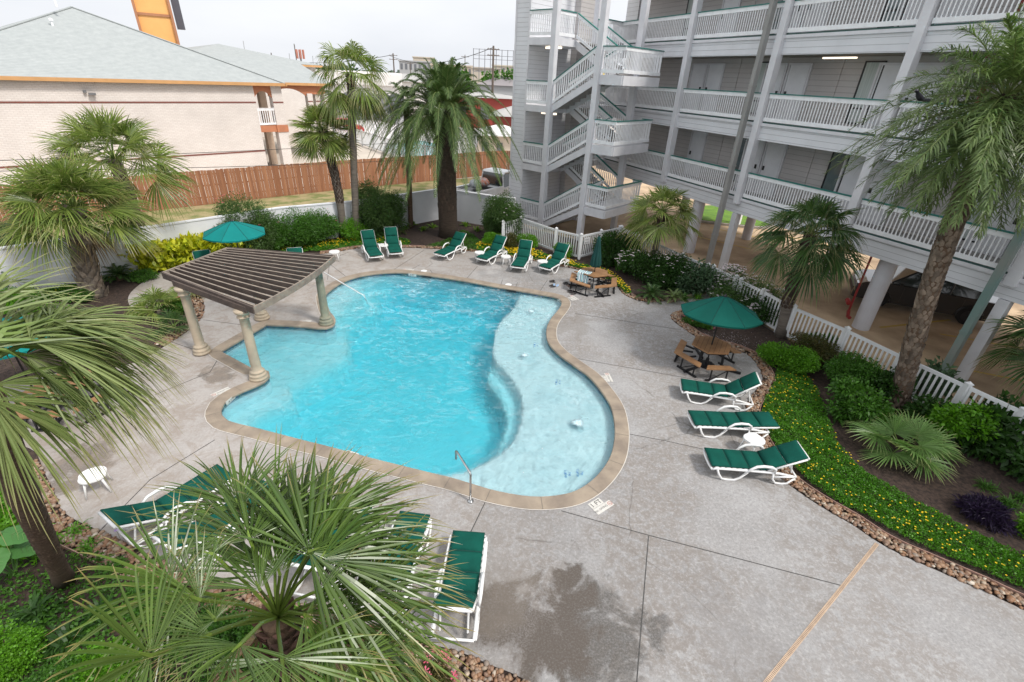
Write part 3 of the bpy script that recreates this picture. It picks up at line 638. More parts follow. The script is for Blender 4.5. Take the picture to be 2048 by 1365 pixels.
mb = MB(); mb.box((21.4, 13.3, 7.47-.36), (.16, .9, .07)); mb.build("ceiling_lamp", lampm, st)
rl(UH, MV, UQ, MV, 3.0) if False else None

# ------------------------------------------------------------------ motel
def brick(name, c1, c2, mort, sc=1.0):
    m, nt, b, out = mat0(name); tc = nt.nodes.new("ShaderNodeTexCoord"); sx = nt.nodes.new("ShaderNodeSeparateXYZ"); nt.links.new(tc.outputs['Object'], sx.inputs[0])
    cb = nt.nodes.new("ShaderNodeCombineXYZ"); nt.links.new(mth(nt, 'ADD', sx.outputs['X'], sx.outputs['Y']), cb.inputs[0]); nt.links.new(sx.outputs['Z'], cb.inputs[1])
    br = nt.nodes.new("ShaderNodeTexBrick"); br.inputs['Scale'].default_value = sc; br.inputs['Brick Width'].default_value = .26; br.inputs['Row Height'].default_value = .09; br.inputs['Mortar Size'].default_value = .012
    br.inputs['Color1'].default_value = c1 + (1,); br.inputs['Color2'].default_value = c2 + (1,); br.inputs['Mortar'].default_value = mort + (1,)
    nt.links.new(cb.outputs[0], br.inputs['Vector'])
    nz = ramp(nt, noise(nt, tc.outputs['Object'], .4, 6), [(.3, .88), (.7, 1.05)])
    nt.links.new(mixc(nt, 1., br.outputs[0], nz, 'MULTIPLY'), b.inputs['Base Color']); b.inputs['Roughness'].default_value = .8
    bp = nt.nodes.new("ShaderNodeBump"); bp.inputs['Strength'].default_value = .4; bp.inputs['Distance'].default_value = .01; nt.links.new(mth(nt, 'SUBTRACT', 1.0, br.outputs['Fac']), bp.inputs['Height']); nt.links.new(bp.outputs[0], b.inputs['Normal'])
    return m
bricks = brick("cream_brick", (.74, .69, .65), (.69, .635, .595), (.60, .55, .51))
redband = P("red_brick_band", (.22, .07, .05), (.16, .06, .05), scale=12, rough=.8)
def shingle():
    m, nt, b, out = mat0("grey_shingle"); tc = nt.nodes.new("ShaderNodeTexCoord"); sx = nt.nodes.new("ShaderNodeSeparateXYZ"); nt.links.new(tc.outputs['Object'], sx.inputs[0])
    fr = mth(nt, 'FRACT', mth(nt, 'DIVIDE', sx.outputs['Z'], .075)); n1 = noise(nt, tc.outputs['Object'], 2.3, 9, .75)
    c = mixc(nt, ramp(nt, n1, [(.35, 0.), (.65, 1.)]), (.42, .445, .44), (.34, .365, .365))
    nt.links.new(mixc(nt, ramp(nt, fr, [(0, 0.), (.22, 1.)]), (.24, .26, .26), c), b.inputs['Base Color']); b.inputs['Roughness'].default_value = .9; return m
shing = shingle()
orange = P("orange_trim", (.60, .33, .14), (.52, .29, .12), scale=2, rough=.6)
terra = P("terracotta_stucco", (.50, .20, .10), (.42, .17, .09), scale=2, rough=.8)
mo = empty("motel", (0, 0, 0), R(47.8), "two storey cream brick motel with grey shingle hip roof and orange eaves", "motel")   # x = v, y = u
U0, VL, VR, ZE = 40.32, -2.0, 15.42, 5.9
mb = MB(); mb.box(((VL+VR)/2, U0 + .15, ZE/2), (VR-VL, .3, ZE)); mb.box((VR - .15, U0 + 1.3, ZE/2), (.3, 2.0, ZE)); mb.build("wall", bricks, mo)
for z in (4.77, 1.47):
    mb = MB(); mb.box(((VL+VR)/2, U0 - .012, z), (VR-VL+.02, .02, .09)); mb.build("brick_band", redband, mo)
mb = MB()
for k in range(int((VR-VL)/.11)): mb.box((VL + .055 + k*.11, U0 - .02, ZE - .22), (.095, .04, .3))
mb.build("soldier_course", bricks, mo)
# roof: hipped end
EO = .35; vL, vR = VL - EO, 17.55 + .1; apv, apu, apz = 8.0, U0 + 9.6, 10.1; ze = ZE + .12
ridge_u = U0 + 60
mb = MB(); V = [(vL, U0-EO, ze), (vR, U0-EO, ze), (vR, ridge_u, ze), (vL, ridge_u, ze), (apv, apu, apz), (apv, ridge_u-9, apz)]
mb.add(V, [(0, 1, 4), (1, 2, 5, 4), (2, 3, 5), (3, 0, 4, 5), (0, 3, 2, 1)]); rf = mb.build("roof", shing, mo)
mb = MB(); mb.beam((vR, U0-EO, ze), (apv, apu, apz), .2, .0, .05); mb.beam((vL, U0-EO, ze), (apv, apu, apz), .2, .0, .05); mb.build("hip_cap", shing, rf)
mb = MB(); mb.tube([(6.2, U0+6.4, 8.7), (6.2, U0+6.4, 9.05)], .07, 8); mb.lathe((6.2, U0+6.4, 9.05), [(.13, 0), (.13, .1), (.02, .16)], 10); mb.build("roof_vent", white_paint, rf)
mb = MB(); mb.tube([(6.9, U0+7.6, 9.9), (6.9, U0+7.6, 10.5)], .07, 8); mb.lathe((6.9, U0+7.6, 10.5), [(.13, 0), (.13, .1), (.02, .16)], 10); mb.build("roof_vent", white_paint, rf)
mb = MB(); mb.box(((vL+vR)/2, U0-EO-.02, ze-.06), (vR-vL+.02, .06, .2)); mb.box((vR+.02, U0+14, ze-.06), (.06, 29, .2)); mb.build("fascia", orange, mo)
# corner pier, arches, upper balcony
def arch_panel(mb, x0, x1, y, zb, zt, rise, t=.12, n=12, axis='x'):
    """panel whose lower edge is a flat pointed arch"""
    V = []; 
    for i in range(n + 1):
        s = i / n; a = abs(s - .5) * 2; zz = zb + rise * (1 - a**2.2) 
        for yy in (y - t/2, y + t/2):
            for z in (zz, zt): V.append(((x0 + (x1-x0)*s), yy, z) if axis == 'x' else (yy, x0 + (x1-x0)*s, z))
    Fc = []
    for i in range(n):
        a = i*4; b = a + 4; Fc += [(a, b, b+1, a+1), (a+2, a+3, b+3, b+2), (a, a+2, b+2, b), (a+1, b+1, b+3, a+3)]
    mb.add(V, Fc)
mb = MB(); mb.box((17.05, U0+.3, ZE/2), (.75, .6, ZE)); mb.build("pier", bricks, mo)
mb = MB(); mb.box((17.05, U0+.3, 2.97), (.85, .7, .5)); mb.box((16.05, U0+.2, 2.97), (1.3, .3, .45)); arch_panel(mb, VR, 16.68, U0+.15, 5.05, ZE, .45); mb.build("arch_trim", terra, mo)
mb = MB(); mb.box((17.05, U0-.012, 4.77), (.76, .02, .09)); mb.build("brick_band", redband, mo)
mb = MB(); mb.box((16.3, U0+1.4, 2.95), (1.9, 2.3, .3)); mb.build("balcony_floor", pale_conc, mo)
mb, tb = MB(), MB(); railing(mb, tb, (VR, U0+.1, 3.2), (16.68, U0+.1, 3.2), .05, 1.15, sp=.14, bw=.05); o = mb.build("railing", white_paint, mo); tb.build("rail_cap", white_paint, o)
mb = MB(); mb.box((15.9, U0+2.5, ZE/2), (.5, .5, ZE)); mb.box((17.05, U0+2.9, ZE/2), (.5, .5, ZE)); mb.build("pier", P("tan_stucco", (.55, .42, .32), (.48, .37, .28), scale=2), mo)
# roofed gallery continuing to the right behind the corner pier, with a big flat arch
GU = U0 + 4.2
mb = MB(); arch_panel(mb, 18.1, 21.35, GU, 4.95, 5.85, .6); mb.box((22.2, GU, 5.5), (1.7, .12, .7)); mb.build("arch_trim", terra, mo)
for vv, uu in ((21.5, GU), (22.35, GU+.3), (23.0, GU)):
    mb = MB(); mb.box((vv, uu, 2.6), (.42, .5, 5.2)); mb.build("pier", bricks, mo)
    mb = MB(); mb.box((vv, uu-.255, 4.6), (.43, .02, .08)); mb.build("brick_band", redband, mo)
mb = MB(); V = [(14.5, GU-.4, 5.98), (23.6, GU-.4, 5.98), (23.6, GU+5.8, 7.6), (14.5, GU+5.8, 7.6), (23.6, GU+12, 5.98), (14.5, GU+12, 5.98)]
mb.add(V, [(0, 1, 2, 3), (3, 2, 4, 5), (1, 4, 2), (0, 3, 5), (0, 5, 4, 1)]); rf2 = mb.build("roof", shing, mo)
mb = MB(); mb.box((20.6, GU-.42, 5.9), (6.0, .06, .2)); mb.build("fascia", orange, mo)
mb = MB(); mb.box((16.2, GU+6, 3.0), (.3, 4, 5.9)); mb.build("wall", P("tan_stucco", (.55, .42, .32), (.48, .37, .28), scale=2), mo)
mb = MB(); mb.box((3.5, U0+10, 8.0), (.01, .01, .01)); 
# floodlight on the wall
pf = (5.95, U0-.18, 5.25)
mb = MB(); mb.box((pf[0]-.2, pf[1]+.1, pf[2]+.1), (.14, .2, .14)); mb.box((pf[0]+.1, pf[1], pf[2]-.02), (.34, .18, .12)); mb.build("floodlight", P("grey_metal", (.25, .25, .26), scale=4, rough=.4, metal=.5), mo)
# rear wing of the motel (grey roof and peak beyond)
mr_ = empty("motel_annex", (0, 0, 0), R(47.8), "distant motel block whose grey pyramid roof peaks behind the brick motel", "motel")
def PV(px, py, u): 
    r = ray(px, py); ud = np.array([-.7408, .6717]); vd = np.array([.6717, .7408]); t = u / (r[:2] @ ud); p = r * t; return (p[:2] @ vd, u, CAM_H + p[2])
ua = 58.0
pk_ = PV(437, 88, ua+10); zb_ = PV(437, 117, ua+10)[2]
mb = MB(); w_ = 8.0; V = [(pk_[0]-w_, ua+10-w_, zb_-.2), (pk_[0]+w_, ua+10-w_, zb_-.2), (pk_[0]+w_, ua+10+w_, zb_-.2), (pk_[0]-w_, ua+10+w_, zb_-.2), (pk_[0], ua+10, pk_[2])]
mb.add(V, [(0,1,4),(1,2,4),(2,3,4),(3,0,4),(0,3,2,1)]); mb.build("roof", shing, mr_)
mb = MB(); mb.box((pk_[0], ua+10, (zb_-.3)/2), (w_*2-1.2, w_*2-1.2, zb_-.3)); mb.build("wall", bricks, mr_)
mb = MB(); mb.box((pk_[0], ua+10-w_-.03, zb_-.32), (w_*2, .06, .2)); mb.build("fascia", orange, mr_)
# orange sign pylon behind the motel roof
d_py = 78.0
a = at_d(268, 20, d_py); b = at_d(342, 20, d_py); z_ = 26
py = empty("sign_pylon", (*((a+b)/2)[:2], 0), math.atan2(b[1]-a[1], b[0]-a[0]), "tall orange sign pylon rising behind the motel roof", "sign")
wid = np.linalg.norm(b-a)
mb = MB(); mb.box((0, 0, z_/2), (wid*.9, 1.6, z_)); mb.build("pillar", P("orange_panel", (.85, .45, .15), (.78, .4, .13), scale=.6, rough=.5), py)
mb = MB(); mb.box((-wid*.47, -.2, z_/2), (wid*.07, 1.9, z_)); mb.box((wid*.47, -.2, z_/2), (wid*.07, 1.9, z_)); mb.box((0, -.88, 11.6), (wid*.9, .1, .25)); mb.box((0, -.88, 17), (wid*.9, .1, .25)); mb.build("trim", P("rust_trim", (.45, .2, .1), scale=1), py)
mb = MB(); mb.box((wid*.66, .2, 18.4), (wid*.22, .8, 16)); mb.build("side_panel", P("charcoal_panel", (.09, .09, .11), scale=1), py)
# ------------------------------------------------------------------ garden wall, wood fence, picket fences
def wall_obj(name, pts, h, t, m, label, cat):
    root = empty(name, (*pts[0], 0), 0, label, cat); o = np.array([*pts[0], 0])
    for a, b in zip(pts[:-1], pts[1:]):
        mb = MB(); mb.beam(np.array([*a, 0])-o, np.array([*b, 0])-o, t, -.05, h); mb.build("wall_panel", m, root)
        mb = MB(); mb.beam(np.array([*a, 0])-o, np.array([*b, 0])-o, t+.05, h+.001, h+.05); mb.build("cap", m, root)
    return root
wallm = P("white_stucco", (.72, .73, .76), (.64, .65, .68), scale=.9, rough=.8, bump=.1, detail=8)
wall_obj("garden_wall", [UV(22.2, -14), UV(22.2, 2), UV(22.3, 8.7), UV(21.55, 12), UV(21.45, 17.2)], 1.6, .15, wallm, "smooth white garden wall running between the planting bed and the dry lawn strip", "wall")
wall_obj("garden_wall", [UV(21.4, 17.35), UV(18.6, 18.3), UV(17.4, 18.9)], 1.6, .15, wallm, "short pale wall segment between the date palm and the stair tower", "wall")
def wood_mat():
    m, nt, b, out = mat0("cedar_boards"); g = nt.nodes.new("ShaderNodeNewGeometry"); tc = nt.nodes.new("ShaderNodeTexCoord"); mp = nt.nodes.new("ShaderNodeMapping"); mp.inputs['Scale'].default_value = (4, 4, .5); nt.links.new(tc.outputs['Object'], mp.inputs[0])
    c = mixc(nt, g.outputs['Random Per Island'], (.28, .12, .06), (.40, .19, .10)); c = mixc(nt, ramp(nt, noise(nt, mp.outputs[0], 2, 6), [(.35, 0.), (.7, .5)]), c, (.2, .08, .045))
    nt.links.new(c, b.inputs['Base Color']); b.inputs['Roughness'].default_value = .8; return m
cedar = wood_mat()
fr_ = empty("wooden_fence", (0, 0, 0), 0, "reddish brown board fence between the dry lawn and the motel", "fence")
fp = [UV(32.3, -8), UV(31.9, 7), UV(31.3, 16.3), UV(29.4, 30.6)]
mb, rb = MB(), MB(); r3 = np.random.default_rng(3)
for a, b in zip(fp[:-1], fp[1:]):
    a = np.array([*a, 0]); b = np.array([*b, 0]); Lf = np.linalg.norm(b-a); k = int(Lf/.145); d = (b-a)/k; ang = math.atan2(d[1], d[0])
    for i in range(k):
        p = a + d*(i+.5); h = 1.86 + r3.uniform(-.02, .02); t_ = r3.uniform(-.012, .012)
        mb.box((p[0]+t_, p[1], h/2), (.135, .02, h), rz=ang)
    for z in (.35, 1.0, 1.6): rb.beam(a + [0, .05, 0], b + [0, .05, 0], .05, z, z+.08)
mb.build("boards", cedar, fr_); rb.build("stringer_rails", cedar, fr_)
mb = MB(); a = np.array([*UV(29.4, 30.6), 0]); b = np.array([*UV(27.5, 31.6), 0])
for i in range(14):
    p = a + (b-a)*(i+.5)/14; mb.box((p[0], p[1], .92), (.135, .02, 1.84), rz=math.atan2((b-a)[1], (b-a)[0]))
mb.build("return_boards", cedar, fr_)
def picket(name, pts, h, label, sp=.115):
    root = empty(name, (*pts[0], 0), 0, label, "fence"); o = np.array([*pts[0], 0])
    post_at = []
    for a, b in zip(pts[:-1], pts[1:]):
        a = np.array([*a, 0.]) - o; b = np.array([*b, 0.]) - o; Lf = np.linalg.norm(b-a); m_ = max(1, round(Lf/1.75))
        for i in range(m_):
            p = a + (b-a)*i/m_; q = a + (b-a)*(i+1)/m_; post_at.append(p); d = up2(q-p); ang = math.atan2(d[1], d[0])
            mb = MB(); mb.beam(p+d*.06, q-d*.06, .045, h-.1, h-.01); mb.beam(p+d*.06, q-d*.06, .045, .08, .17)
            k = int((np.linalg.norm(q-p)-.16)/sp)
            for j in range(k):
                c = p + (q-p)*(j+.75)/(k+.5); mb.box((c[0], c[1], h/2+.03), (.05, .022, h-.24), rz=ang)
            mb.build("picket_panel", white_vinyl, root)
        last = b
    post_at.append(last)
    for p in post_at:
        mb = MB(); mb.box((p[0], p[1], (h+.03)/2), (.11, .11, h+.03)); mb.box((p[0], p[1], h+.045), (.135, .135, .03)); mb.box((p[0], p[1], h+.085), (.10, .10, .05), taper=.15); mb.build("post", white_vinyl, root)
    return root
picket("picket_fence", [(-.7, 22.75), (.14, 23.74), (1.8, 21.99), (2.88, 21.21), (4.9, 22.9)], 1.12, "white picket fence at the foot of the stair tower")
picket("picket_fence", [(5.0, 22.95), (5.53, 21.99), (6.84, 19.12), (7.5, 17.95)], 1.12, "white picket fence behind the white flowering shrubs, up to the gate")
gate = picket("picket_gate", [(7.62, 17.75), (8.1, 16.7)], 1.15, "white picket gate with pointed posts and a red and white sign")
gate["category"] = "gate"
picket("picket_fence", [(8.2, 16.5), (8.61, 15.55), (8.93, 14.6)], 1.12, "short white picket fence between the gate and the fan palm trunk")
picket("picket_fence", [(9.04, 14.28), (9.87, 12.79), (10.49, 11.34), (11.15, 9.97), (11.61, 8.99), (12.6, 6.6)], 1.12, "long white picket fence along the parking lot at right")
# yellow topped bollard beyond the fence
bol = MB(); q = G(1243, 472); bol.tube([(q[0]+1.2, q[1]+1.2, 0), (q[0]+1.2, q[1]+1.2, 1.0)], .07, 10); bol.lathe((q[0]+1.2, q[1]+1.2, 1.0), [(.08, 0), (.07, .05), (.01, .09)], 10)
tag(bol.build("bollard", P("bollard_yellow", (.75, .5, .05), scale=3)), "small yellow bollard behind the picket fence corner", "bollard")
bol = MB(); q = G(1474, 452); bol.tube([(q[0], q[1], 0), (q[0], q[1], 1.1)], .16, 14); bol.lathe((q[0], q[1], 1.1), [(.16, 0), (.12, .05), (.01, .07)], 14)
tag(bol.build("bollard", white_paint), "thick white bollard on the kerb island under the building", "bollard")
# ================================================================== FURNITURE
green_f = P("green_cushion", (.003, .085, .062), (.002, .062, .046), scale=3, rough=.85, bump=.2, bscale=90, spec=.2)
piping_m = P("dark_piping", (.003, .05, .04), scale=4, rough=.8)
def pillow(mb, x0, x1, y0, y1, z0, th, fx=lambda x, z: (x, z), n=7):
    V = []; 
    for i in range(n + 1):
        for j in range(n + 1):
            u = -1 + 2*i/n; v = -1 + 2*j/n; b = (1 - abs(u)**5) * (1 - abs(v)**6)
            uu = math.copysign(abs(u)**.8, u); vv = math.copysign(abs(v)**.8, v)
            x = (x0+x1)/2 + uu*(x1-x0)/2; y = (y0+y1)/2 + vv*(y1-y0)/2
            X_, Z_ = fx(x, z0 + th*(.35 + .65*b)); V.append((X_, y, Z_))
    m_ = (n+1)**2
    for i in range(n + 1):
        for j in range(n + 1):
            u = -1 + 2*i/n; v = -1 + 2*j/n; uu = math.copysign(abs(u)**.8, u); vv = math.copysign(abs(v)**.8, v)
            X_, Z_ = fx((x0+x1)/2 + uu*(x1-x0)/2, z0); V.append((X_, (y0+y1)/2 + vv*(y1-y0)/2, Z_))
    Fc = []
    for i in range(n):
        for j in range(n):
            a = i*(n+1)+j; Fc.append((a, a+n+1, a+n+2, a+1)); Fc.append((m_+a, m_+a+1, m_+a+n+2, m_+a+n+1))
    for i in range(n):
        for (a, b) in ((i, i+1), ((n)*(n+1)+i+1, n*(n+1)+i)): Fc.append((a, b, m_+b, m_+a))
        for (a, b) in (((i+1)*(n+1), i*(n+1)), (i*(n+1)+n, (i+1)*(n+1)+n)): Fc.append((a, b, m_+b, m_+a))
    mb.add(V, Fc)
HX, HZ = 1.12, .33
def make_lounger(beta):
    """origin on the ground under the foot end, head towards +x"""
    root = empty("sun_lounger", (0, 0, 0)); cb, sb = math.cos(beta), math.sin(beta)
    def fb(s, z): return (HX + s*cb - z*sb, HZ + s*sb + z*cb)      # along the backrest
    mb = MB()
    for sy in (-1, 1):
        y = sy*.30
        mb.tube([(.0, y, .25), (.06, y, .285), (.3, y, .29), (.8, y, .29), (1.35, y, .28), (1.72, y, .22)], [.022, .026, .026, .026, .026, .022], 8)
    mb.tube([(0, -.30, .25), (-.025, -.15, .25), (-.03, 0, .25), (-.025, .15, .25), (0, .30, .25)], .024, 8)
    mb.tube([(1.72, -.30, .22), (1.72, .30, .22)], .02, 8)
    for k in range(9):
        x = .1 + k*.118; mb.box((x, 0, .30), (.07, .58, .016))
    mb.build("frame", resin, root, smooth=True)
    for sy in (-1, 1):
        y = sy*.315
        mb = MB(); mb.tube([(.10, y, .27), (.16, y, .14), (.24, y, .035), (.36, y, .018), (.5, y, .022), (.60, y, .09), (.72, y, .26)], .023, 8); mb.build("leg", resin, root, smooth=True)
        mb = MB(); mb.tube([(1.24, y, .28), (1.26, y, .13), (1.34, y, .03), (1.48, y, .018), (1.58, y, .04), (1.70, y, .2), (1.66, y, .235), (1.28, y, .19)], .022, 8); mb.build("leg", resin, root, smooth=True)
        mb = MB(); mb.tube([(.66, y*1.04, .22), (.76, y*1.06, .36), (.86, y*1.06, .44), (1.0, y*1.06, .465), (1.16, y*1.06, .455), (1.25, y*1.05, .40), (1.26, y*1.02, .28)], [.02, .024, .028, .03, .028, .024, .02], 8); mb.build("armrest", resin, root, smooth=True)
    mb = MB()
    for sy in (-1, 1):
        a, b = fb(0, -.03), fb(.78, -.03); mb.tube([(a[0], sy*.27, a[1]), (b[0], sy*.27, b[1])], .024, 8)
    for k in range(8):
        c = fb(.06 + k*.1, -.01); d = fb(.11 + k*.1, -.01); mb.beam((c[0], 0, c[1]), (d[0], 0, d[1]), .52, -.01, .01)
    c = fb(.8, -.03); mb.tube([(c[0], -.27, c[1]), (c[0], .27, c[1])], .028, 8)
    br_ = mb.build("backrest", resin, root, smooth=True)
    if beta > .2:
        a = fb(.5, -.05)
        for sy in (-1, 1): mb = MB(); mb.tube([(a[0], sy*.2, a[1]), (min(a[0]+.12, 1.66), sy*.2, .24)], .016, 6); mb.build("support_bar", resin, root)
    mb = MB(); w = .275; z0 = .315
    for a, b in ((-.02, .36), (.37, .74), (.75, 1.10)): pillow(mb, a, b, -w, w, z0, .07)
    for a, b in ((.0, .38), (.39, .80)): pillow(mb, a, b, -w, w, .0, .07, fx=lambda x, z: fb(x, z))
    cu = mb.build("cushion", green_f, root, smooth=True)
    mb = MB()
    for x in (.365, .745, 1.105): mb.tube([(x, -w, z0+.02), (x, w, z0+.02)], .010, 6)
    mb.build("seam", piping_m, cu)
    return root
LB = {}
def place_lounger(org, head, beta, label, group):
    key = round(beta, 2); rz = math.atan2(head[1]-org[1], head[0]-org[0])
    if key not in LB: LB[key] = make_lounger(beta); o = LB[key]; o.location = (org[0], org[1], .001); o.rotation_euler = (0, 0, rz); tag(o, label, "sun lounger", group)
    else: o = copy_tree(LB[key], (org[0], org[1], .001), rz, label, group); o["category"] = "sun lounger"
    return o
gf = "green sun loungers in a row on the far side of the pool"
for f, h, b, l in (((754,526),(741,507),.95,"green lounger at the far left of the far row, nearest the pergola"), ((793,519),(785,499),.95,"green lounger second from left in the far row, beside the yellow flowers"),
    ((879,522),(913,506),.72,"green lounger standing alone in front of the date palm trunk"), ((963,531),(993,515),.8,"green lounger between two small white tables, left one of the far right three"),
    ((1034,547),(1047,527),.9,"green lounger facing the camera squarely, middle one of the far right three"), ((1088,549),(1117,532),.85,"green lounger at the right end of the far row, by the closed umbrella table")):
    place_lounger(G(*f), G(*h), b, l, gf)
def near_side(p, q, side=1):       # front and rear loop bottoms of the visible side
    A, B_ = G(*p), G(*q); d = up2(B_ - A)[:2]; nl = np.array([-d[1], d[0]]) * side; o = A[:2] - d*.38 + nl*.315
    return o, o + d
gr = "green sun loungers on the right side of the pool"
o, h = near_side((1392,808),(1468,820)); place_lounger(o, h, .72, "green lounger with raised back just below the tan picnic table", gr)
o, h = near_side((1419,876),(1508,880)); place_lounger(o, h, .06, "green lounger lying almost flat, middle of the right hand three", gr)
o, h = near_side((1455.6,961),(1545,968)); place_lounger(o, h, .5, "green lounger with half raised back, nearest to the camera of the right hand three", gr)
gb = "green sun loungers behind the foreground palm"
def rear(rx, ry, dx, dy, b, l):
    d = up2(np.array([dx, dy])); o = np.array([rx, ry]) - d*1.5; place_lounger(o, o + d, b, l, gb)
rear(-6.15, 5.45, -.5, -.87, .55, "green lounger at lower left with its back to the rock strip, beside the white table")
rear(-5.05, 5.1, -.42, -.9, .55, "green lounger half hidden by palm leaves, second from left at the bottom")
rear(-2.85, 4.62, -.15, -1, .8, "green lounger seen from behind through the middle of the foreground palm")
rear(-1.72, 4.45, -.1, -1, .8, "green lounger mostly covered by the right leaves of the foreground palm")
rear(-.62, 4.1, -.03, -1, .8, "green lounger beside the open concrete at the bottom, right of the foreground palm")
place_lounger(G(425, 578), G(418, 558), .9, "green lounger partly hidden behind the left corner of the pergola roof", gf)
place_lounger(G(598, 572), G(597, 549), .9, "white framed lounger peeking out behind the top edge of the pergola", gf)
# small resin tables
def make_side_table():
    r = empty("side_table", (0, 0, 0)); mb = MB()
    pts = [(.2*math.cos(a) * (1.0 + .12*abs(math.sin(2*a))), .2*math.sin(a) * (1 + .12*abs(math.sin(2*a)))) for a in np.linspace(0, 2*math.pi, 24, endpoint=False)]
    mb.prism(pts, .37, .395); mb.prism([(x*1.03, y*1.03) for x, y in pts], .355, .382); mb.build("tabletop", resin, r)
    for sx in (-1, 1):
        for sy in (-1, 1):
            mb = MB(); mb.tube([(sx*.12, sy*.12, .37), (sx*.15, sy*.15, .2), (sx*.185, sy*.185, 0)], [.026, .02, .014], 6); mb.build("leg", resin, r, smooth=True)
    return r
sp_ = None
for p, rz, l in (((200,980),.6,"small white resin table on its own at the lower left of the deck"), ((1499,905),.5,"small white table between the flat lounger and the nearest right lounger"), ((671,521),.2,"small white table behind the right end of the pergola roof"),
    ((768,507),.3,"small white table between the two leftmost far loungers"), ((959,522),.4,"small white table left of the trio of far loungers"), ((1011,530),.3,"small white table between two far loungers left of the middle one"), ((1084,540),.4,"small white table to the right of the middle far lounger")):
    q = G(*p)
    if sp_ is None: sp_ = make_side_table(); sp_.location = (q[0], q[1], .001); tag(sp_, l, "table", "small white resin tables"); sp_.rotation_euler = (0, 0, rz)
    else: copy_tree(sp_, (q[0], q[1], .001), rz, l, "small white resin tables")
sp_["category"] = "table"
# ---------------------------------------------------------------- hexagonal picnic tables
plank = P("recycled_plank", (.33, .18, .085), (.25, .13, .06), scale=4, stretch=(1, 1, 1), rough=.6, bump=.15)
plank2 = P("plank_gap", (.10, .05, .025), scale=3)
steel = P("black_steel", (.012, .012, .014), scale=5, rough=.45)
def hexpt(R_, k, r0=0): a = r0 + k*math.pi/3; return np.array([R_*math.cos(a), R_*math.sin(a)])
def picnic(loc, rz, label, benches):
    r = empty("picnic_table", loc, rz, label, "picnic table"); hx = [hexpt(.58, k) for k in range(6)]
    mb = MB(); mb.prism([tuple(p) for p in hx], .665, .70); tp = mb.build("tabletop", plank, r)
    mb = MB(); w = .58*math.sin(math.pi/3)
    for k in range(1, 8):
        y = -w + 2*w*k/8; xh = .58 - abs(y)/math.tan(math.pi/3); mb.box((0, y, .7012), (2*xh-.02, .009, .002))
    mb.build("plank_gaps", plank2, tp)
    mb = MB()
    for k in range(6): mb.beam((*hexpt(.5, k), 0), (*hexpt(.5, k+1), 0), .04, .61, .663)
    for k in range(3): mb.beam((*hexpt(.5, k), 0), (*hexpt(.5, k+3), 0), .05, .60, .664)
    mb.build("table_frame", steel, r)
    for k in range(0, 6, 2):
        mb = MB(); p = hexpt(.36, k+.5); mb.tube([(p[0], p[1], .63), (p[0]*1.15, p[1]*1.15, .06)], .035, 6); q = hexpt(.95, k+.5); mb.beam((p[0]*.9, p[1]*.9, 0), (q[0], q[1], 0), .05, .02, .08); mb.build("leg", steel, r)
    for b in benches:
        ks = b; mb = MB(); Ri, Ro = .80, 1.04
        for k in ks:
            s0 = .12 if k == ks[0] else 0; s1 = .12 if k == ks[-1] else 0
            a, c = hexpt(Ri, k), hexpt(Ri, k+1); e, g_ = hexpt(Ro, k), hexpt(Ro, k+1)
            q = [a+(c-a)*s0, e+(g_-e)*s0*.8, g_+(e-g_)*s1*.8, c+(a-c)*s1]; mb.prism([tuple(p) for p in q], .385, .42)
        bo = mb.build("bench", plank, r); mb = MB()
        for k in ks:
            m_ = (hexpt(1, k) + hexpt(1, k+1))/2; u = up2(hexpt(1, k+1)-hexpt(1, k))
            for s in (-.22, .22):
                p = m_*.96 + u*s; mb.tube([(p[0], p[1], .385), (p[0]*1.02, p[1]*1.02, .04)], .022, 6); mb.beam((*(m_*.5+u*s*.5), 0), (*p, 0), .04, .34, .385)
            mb.beam((*(m_*.98-u*.34), 0), (*(m_*.98+u*.34), 0), .05, .0, .05); mb.tube([(*(m_*.98-u*.2), .05), (*(m_*.98+u*.2), .34)], .015, 6)
        mb.build("bench_frame", steel, bo)
    return r
T2 = (5.76, 12.2); T1 = (3.08, 17.75); T3 = tuple(G(150, 815)[:2])
picnic((*T2, .001), R(62), "tan hexagonal picnic table under the open dark green umbrella on the right", [(1, 2), (3,), (5,)])
picnic((*T1, .001), R(20), "tan hexagonal picnic table with a striped towel, under the closed umbrella", [(2, 3), (4, 5), (0, 1)])
picnic((*T3, .001), R(10), "tan picnic table hidden behind the big drooping palm leaves at left", [(1, 2), (3, 4), (5,)])
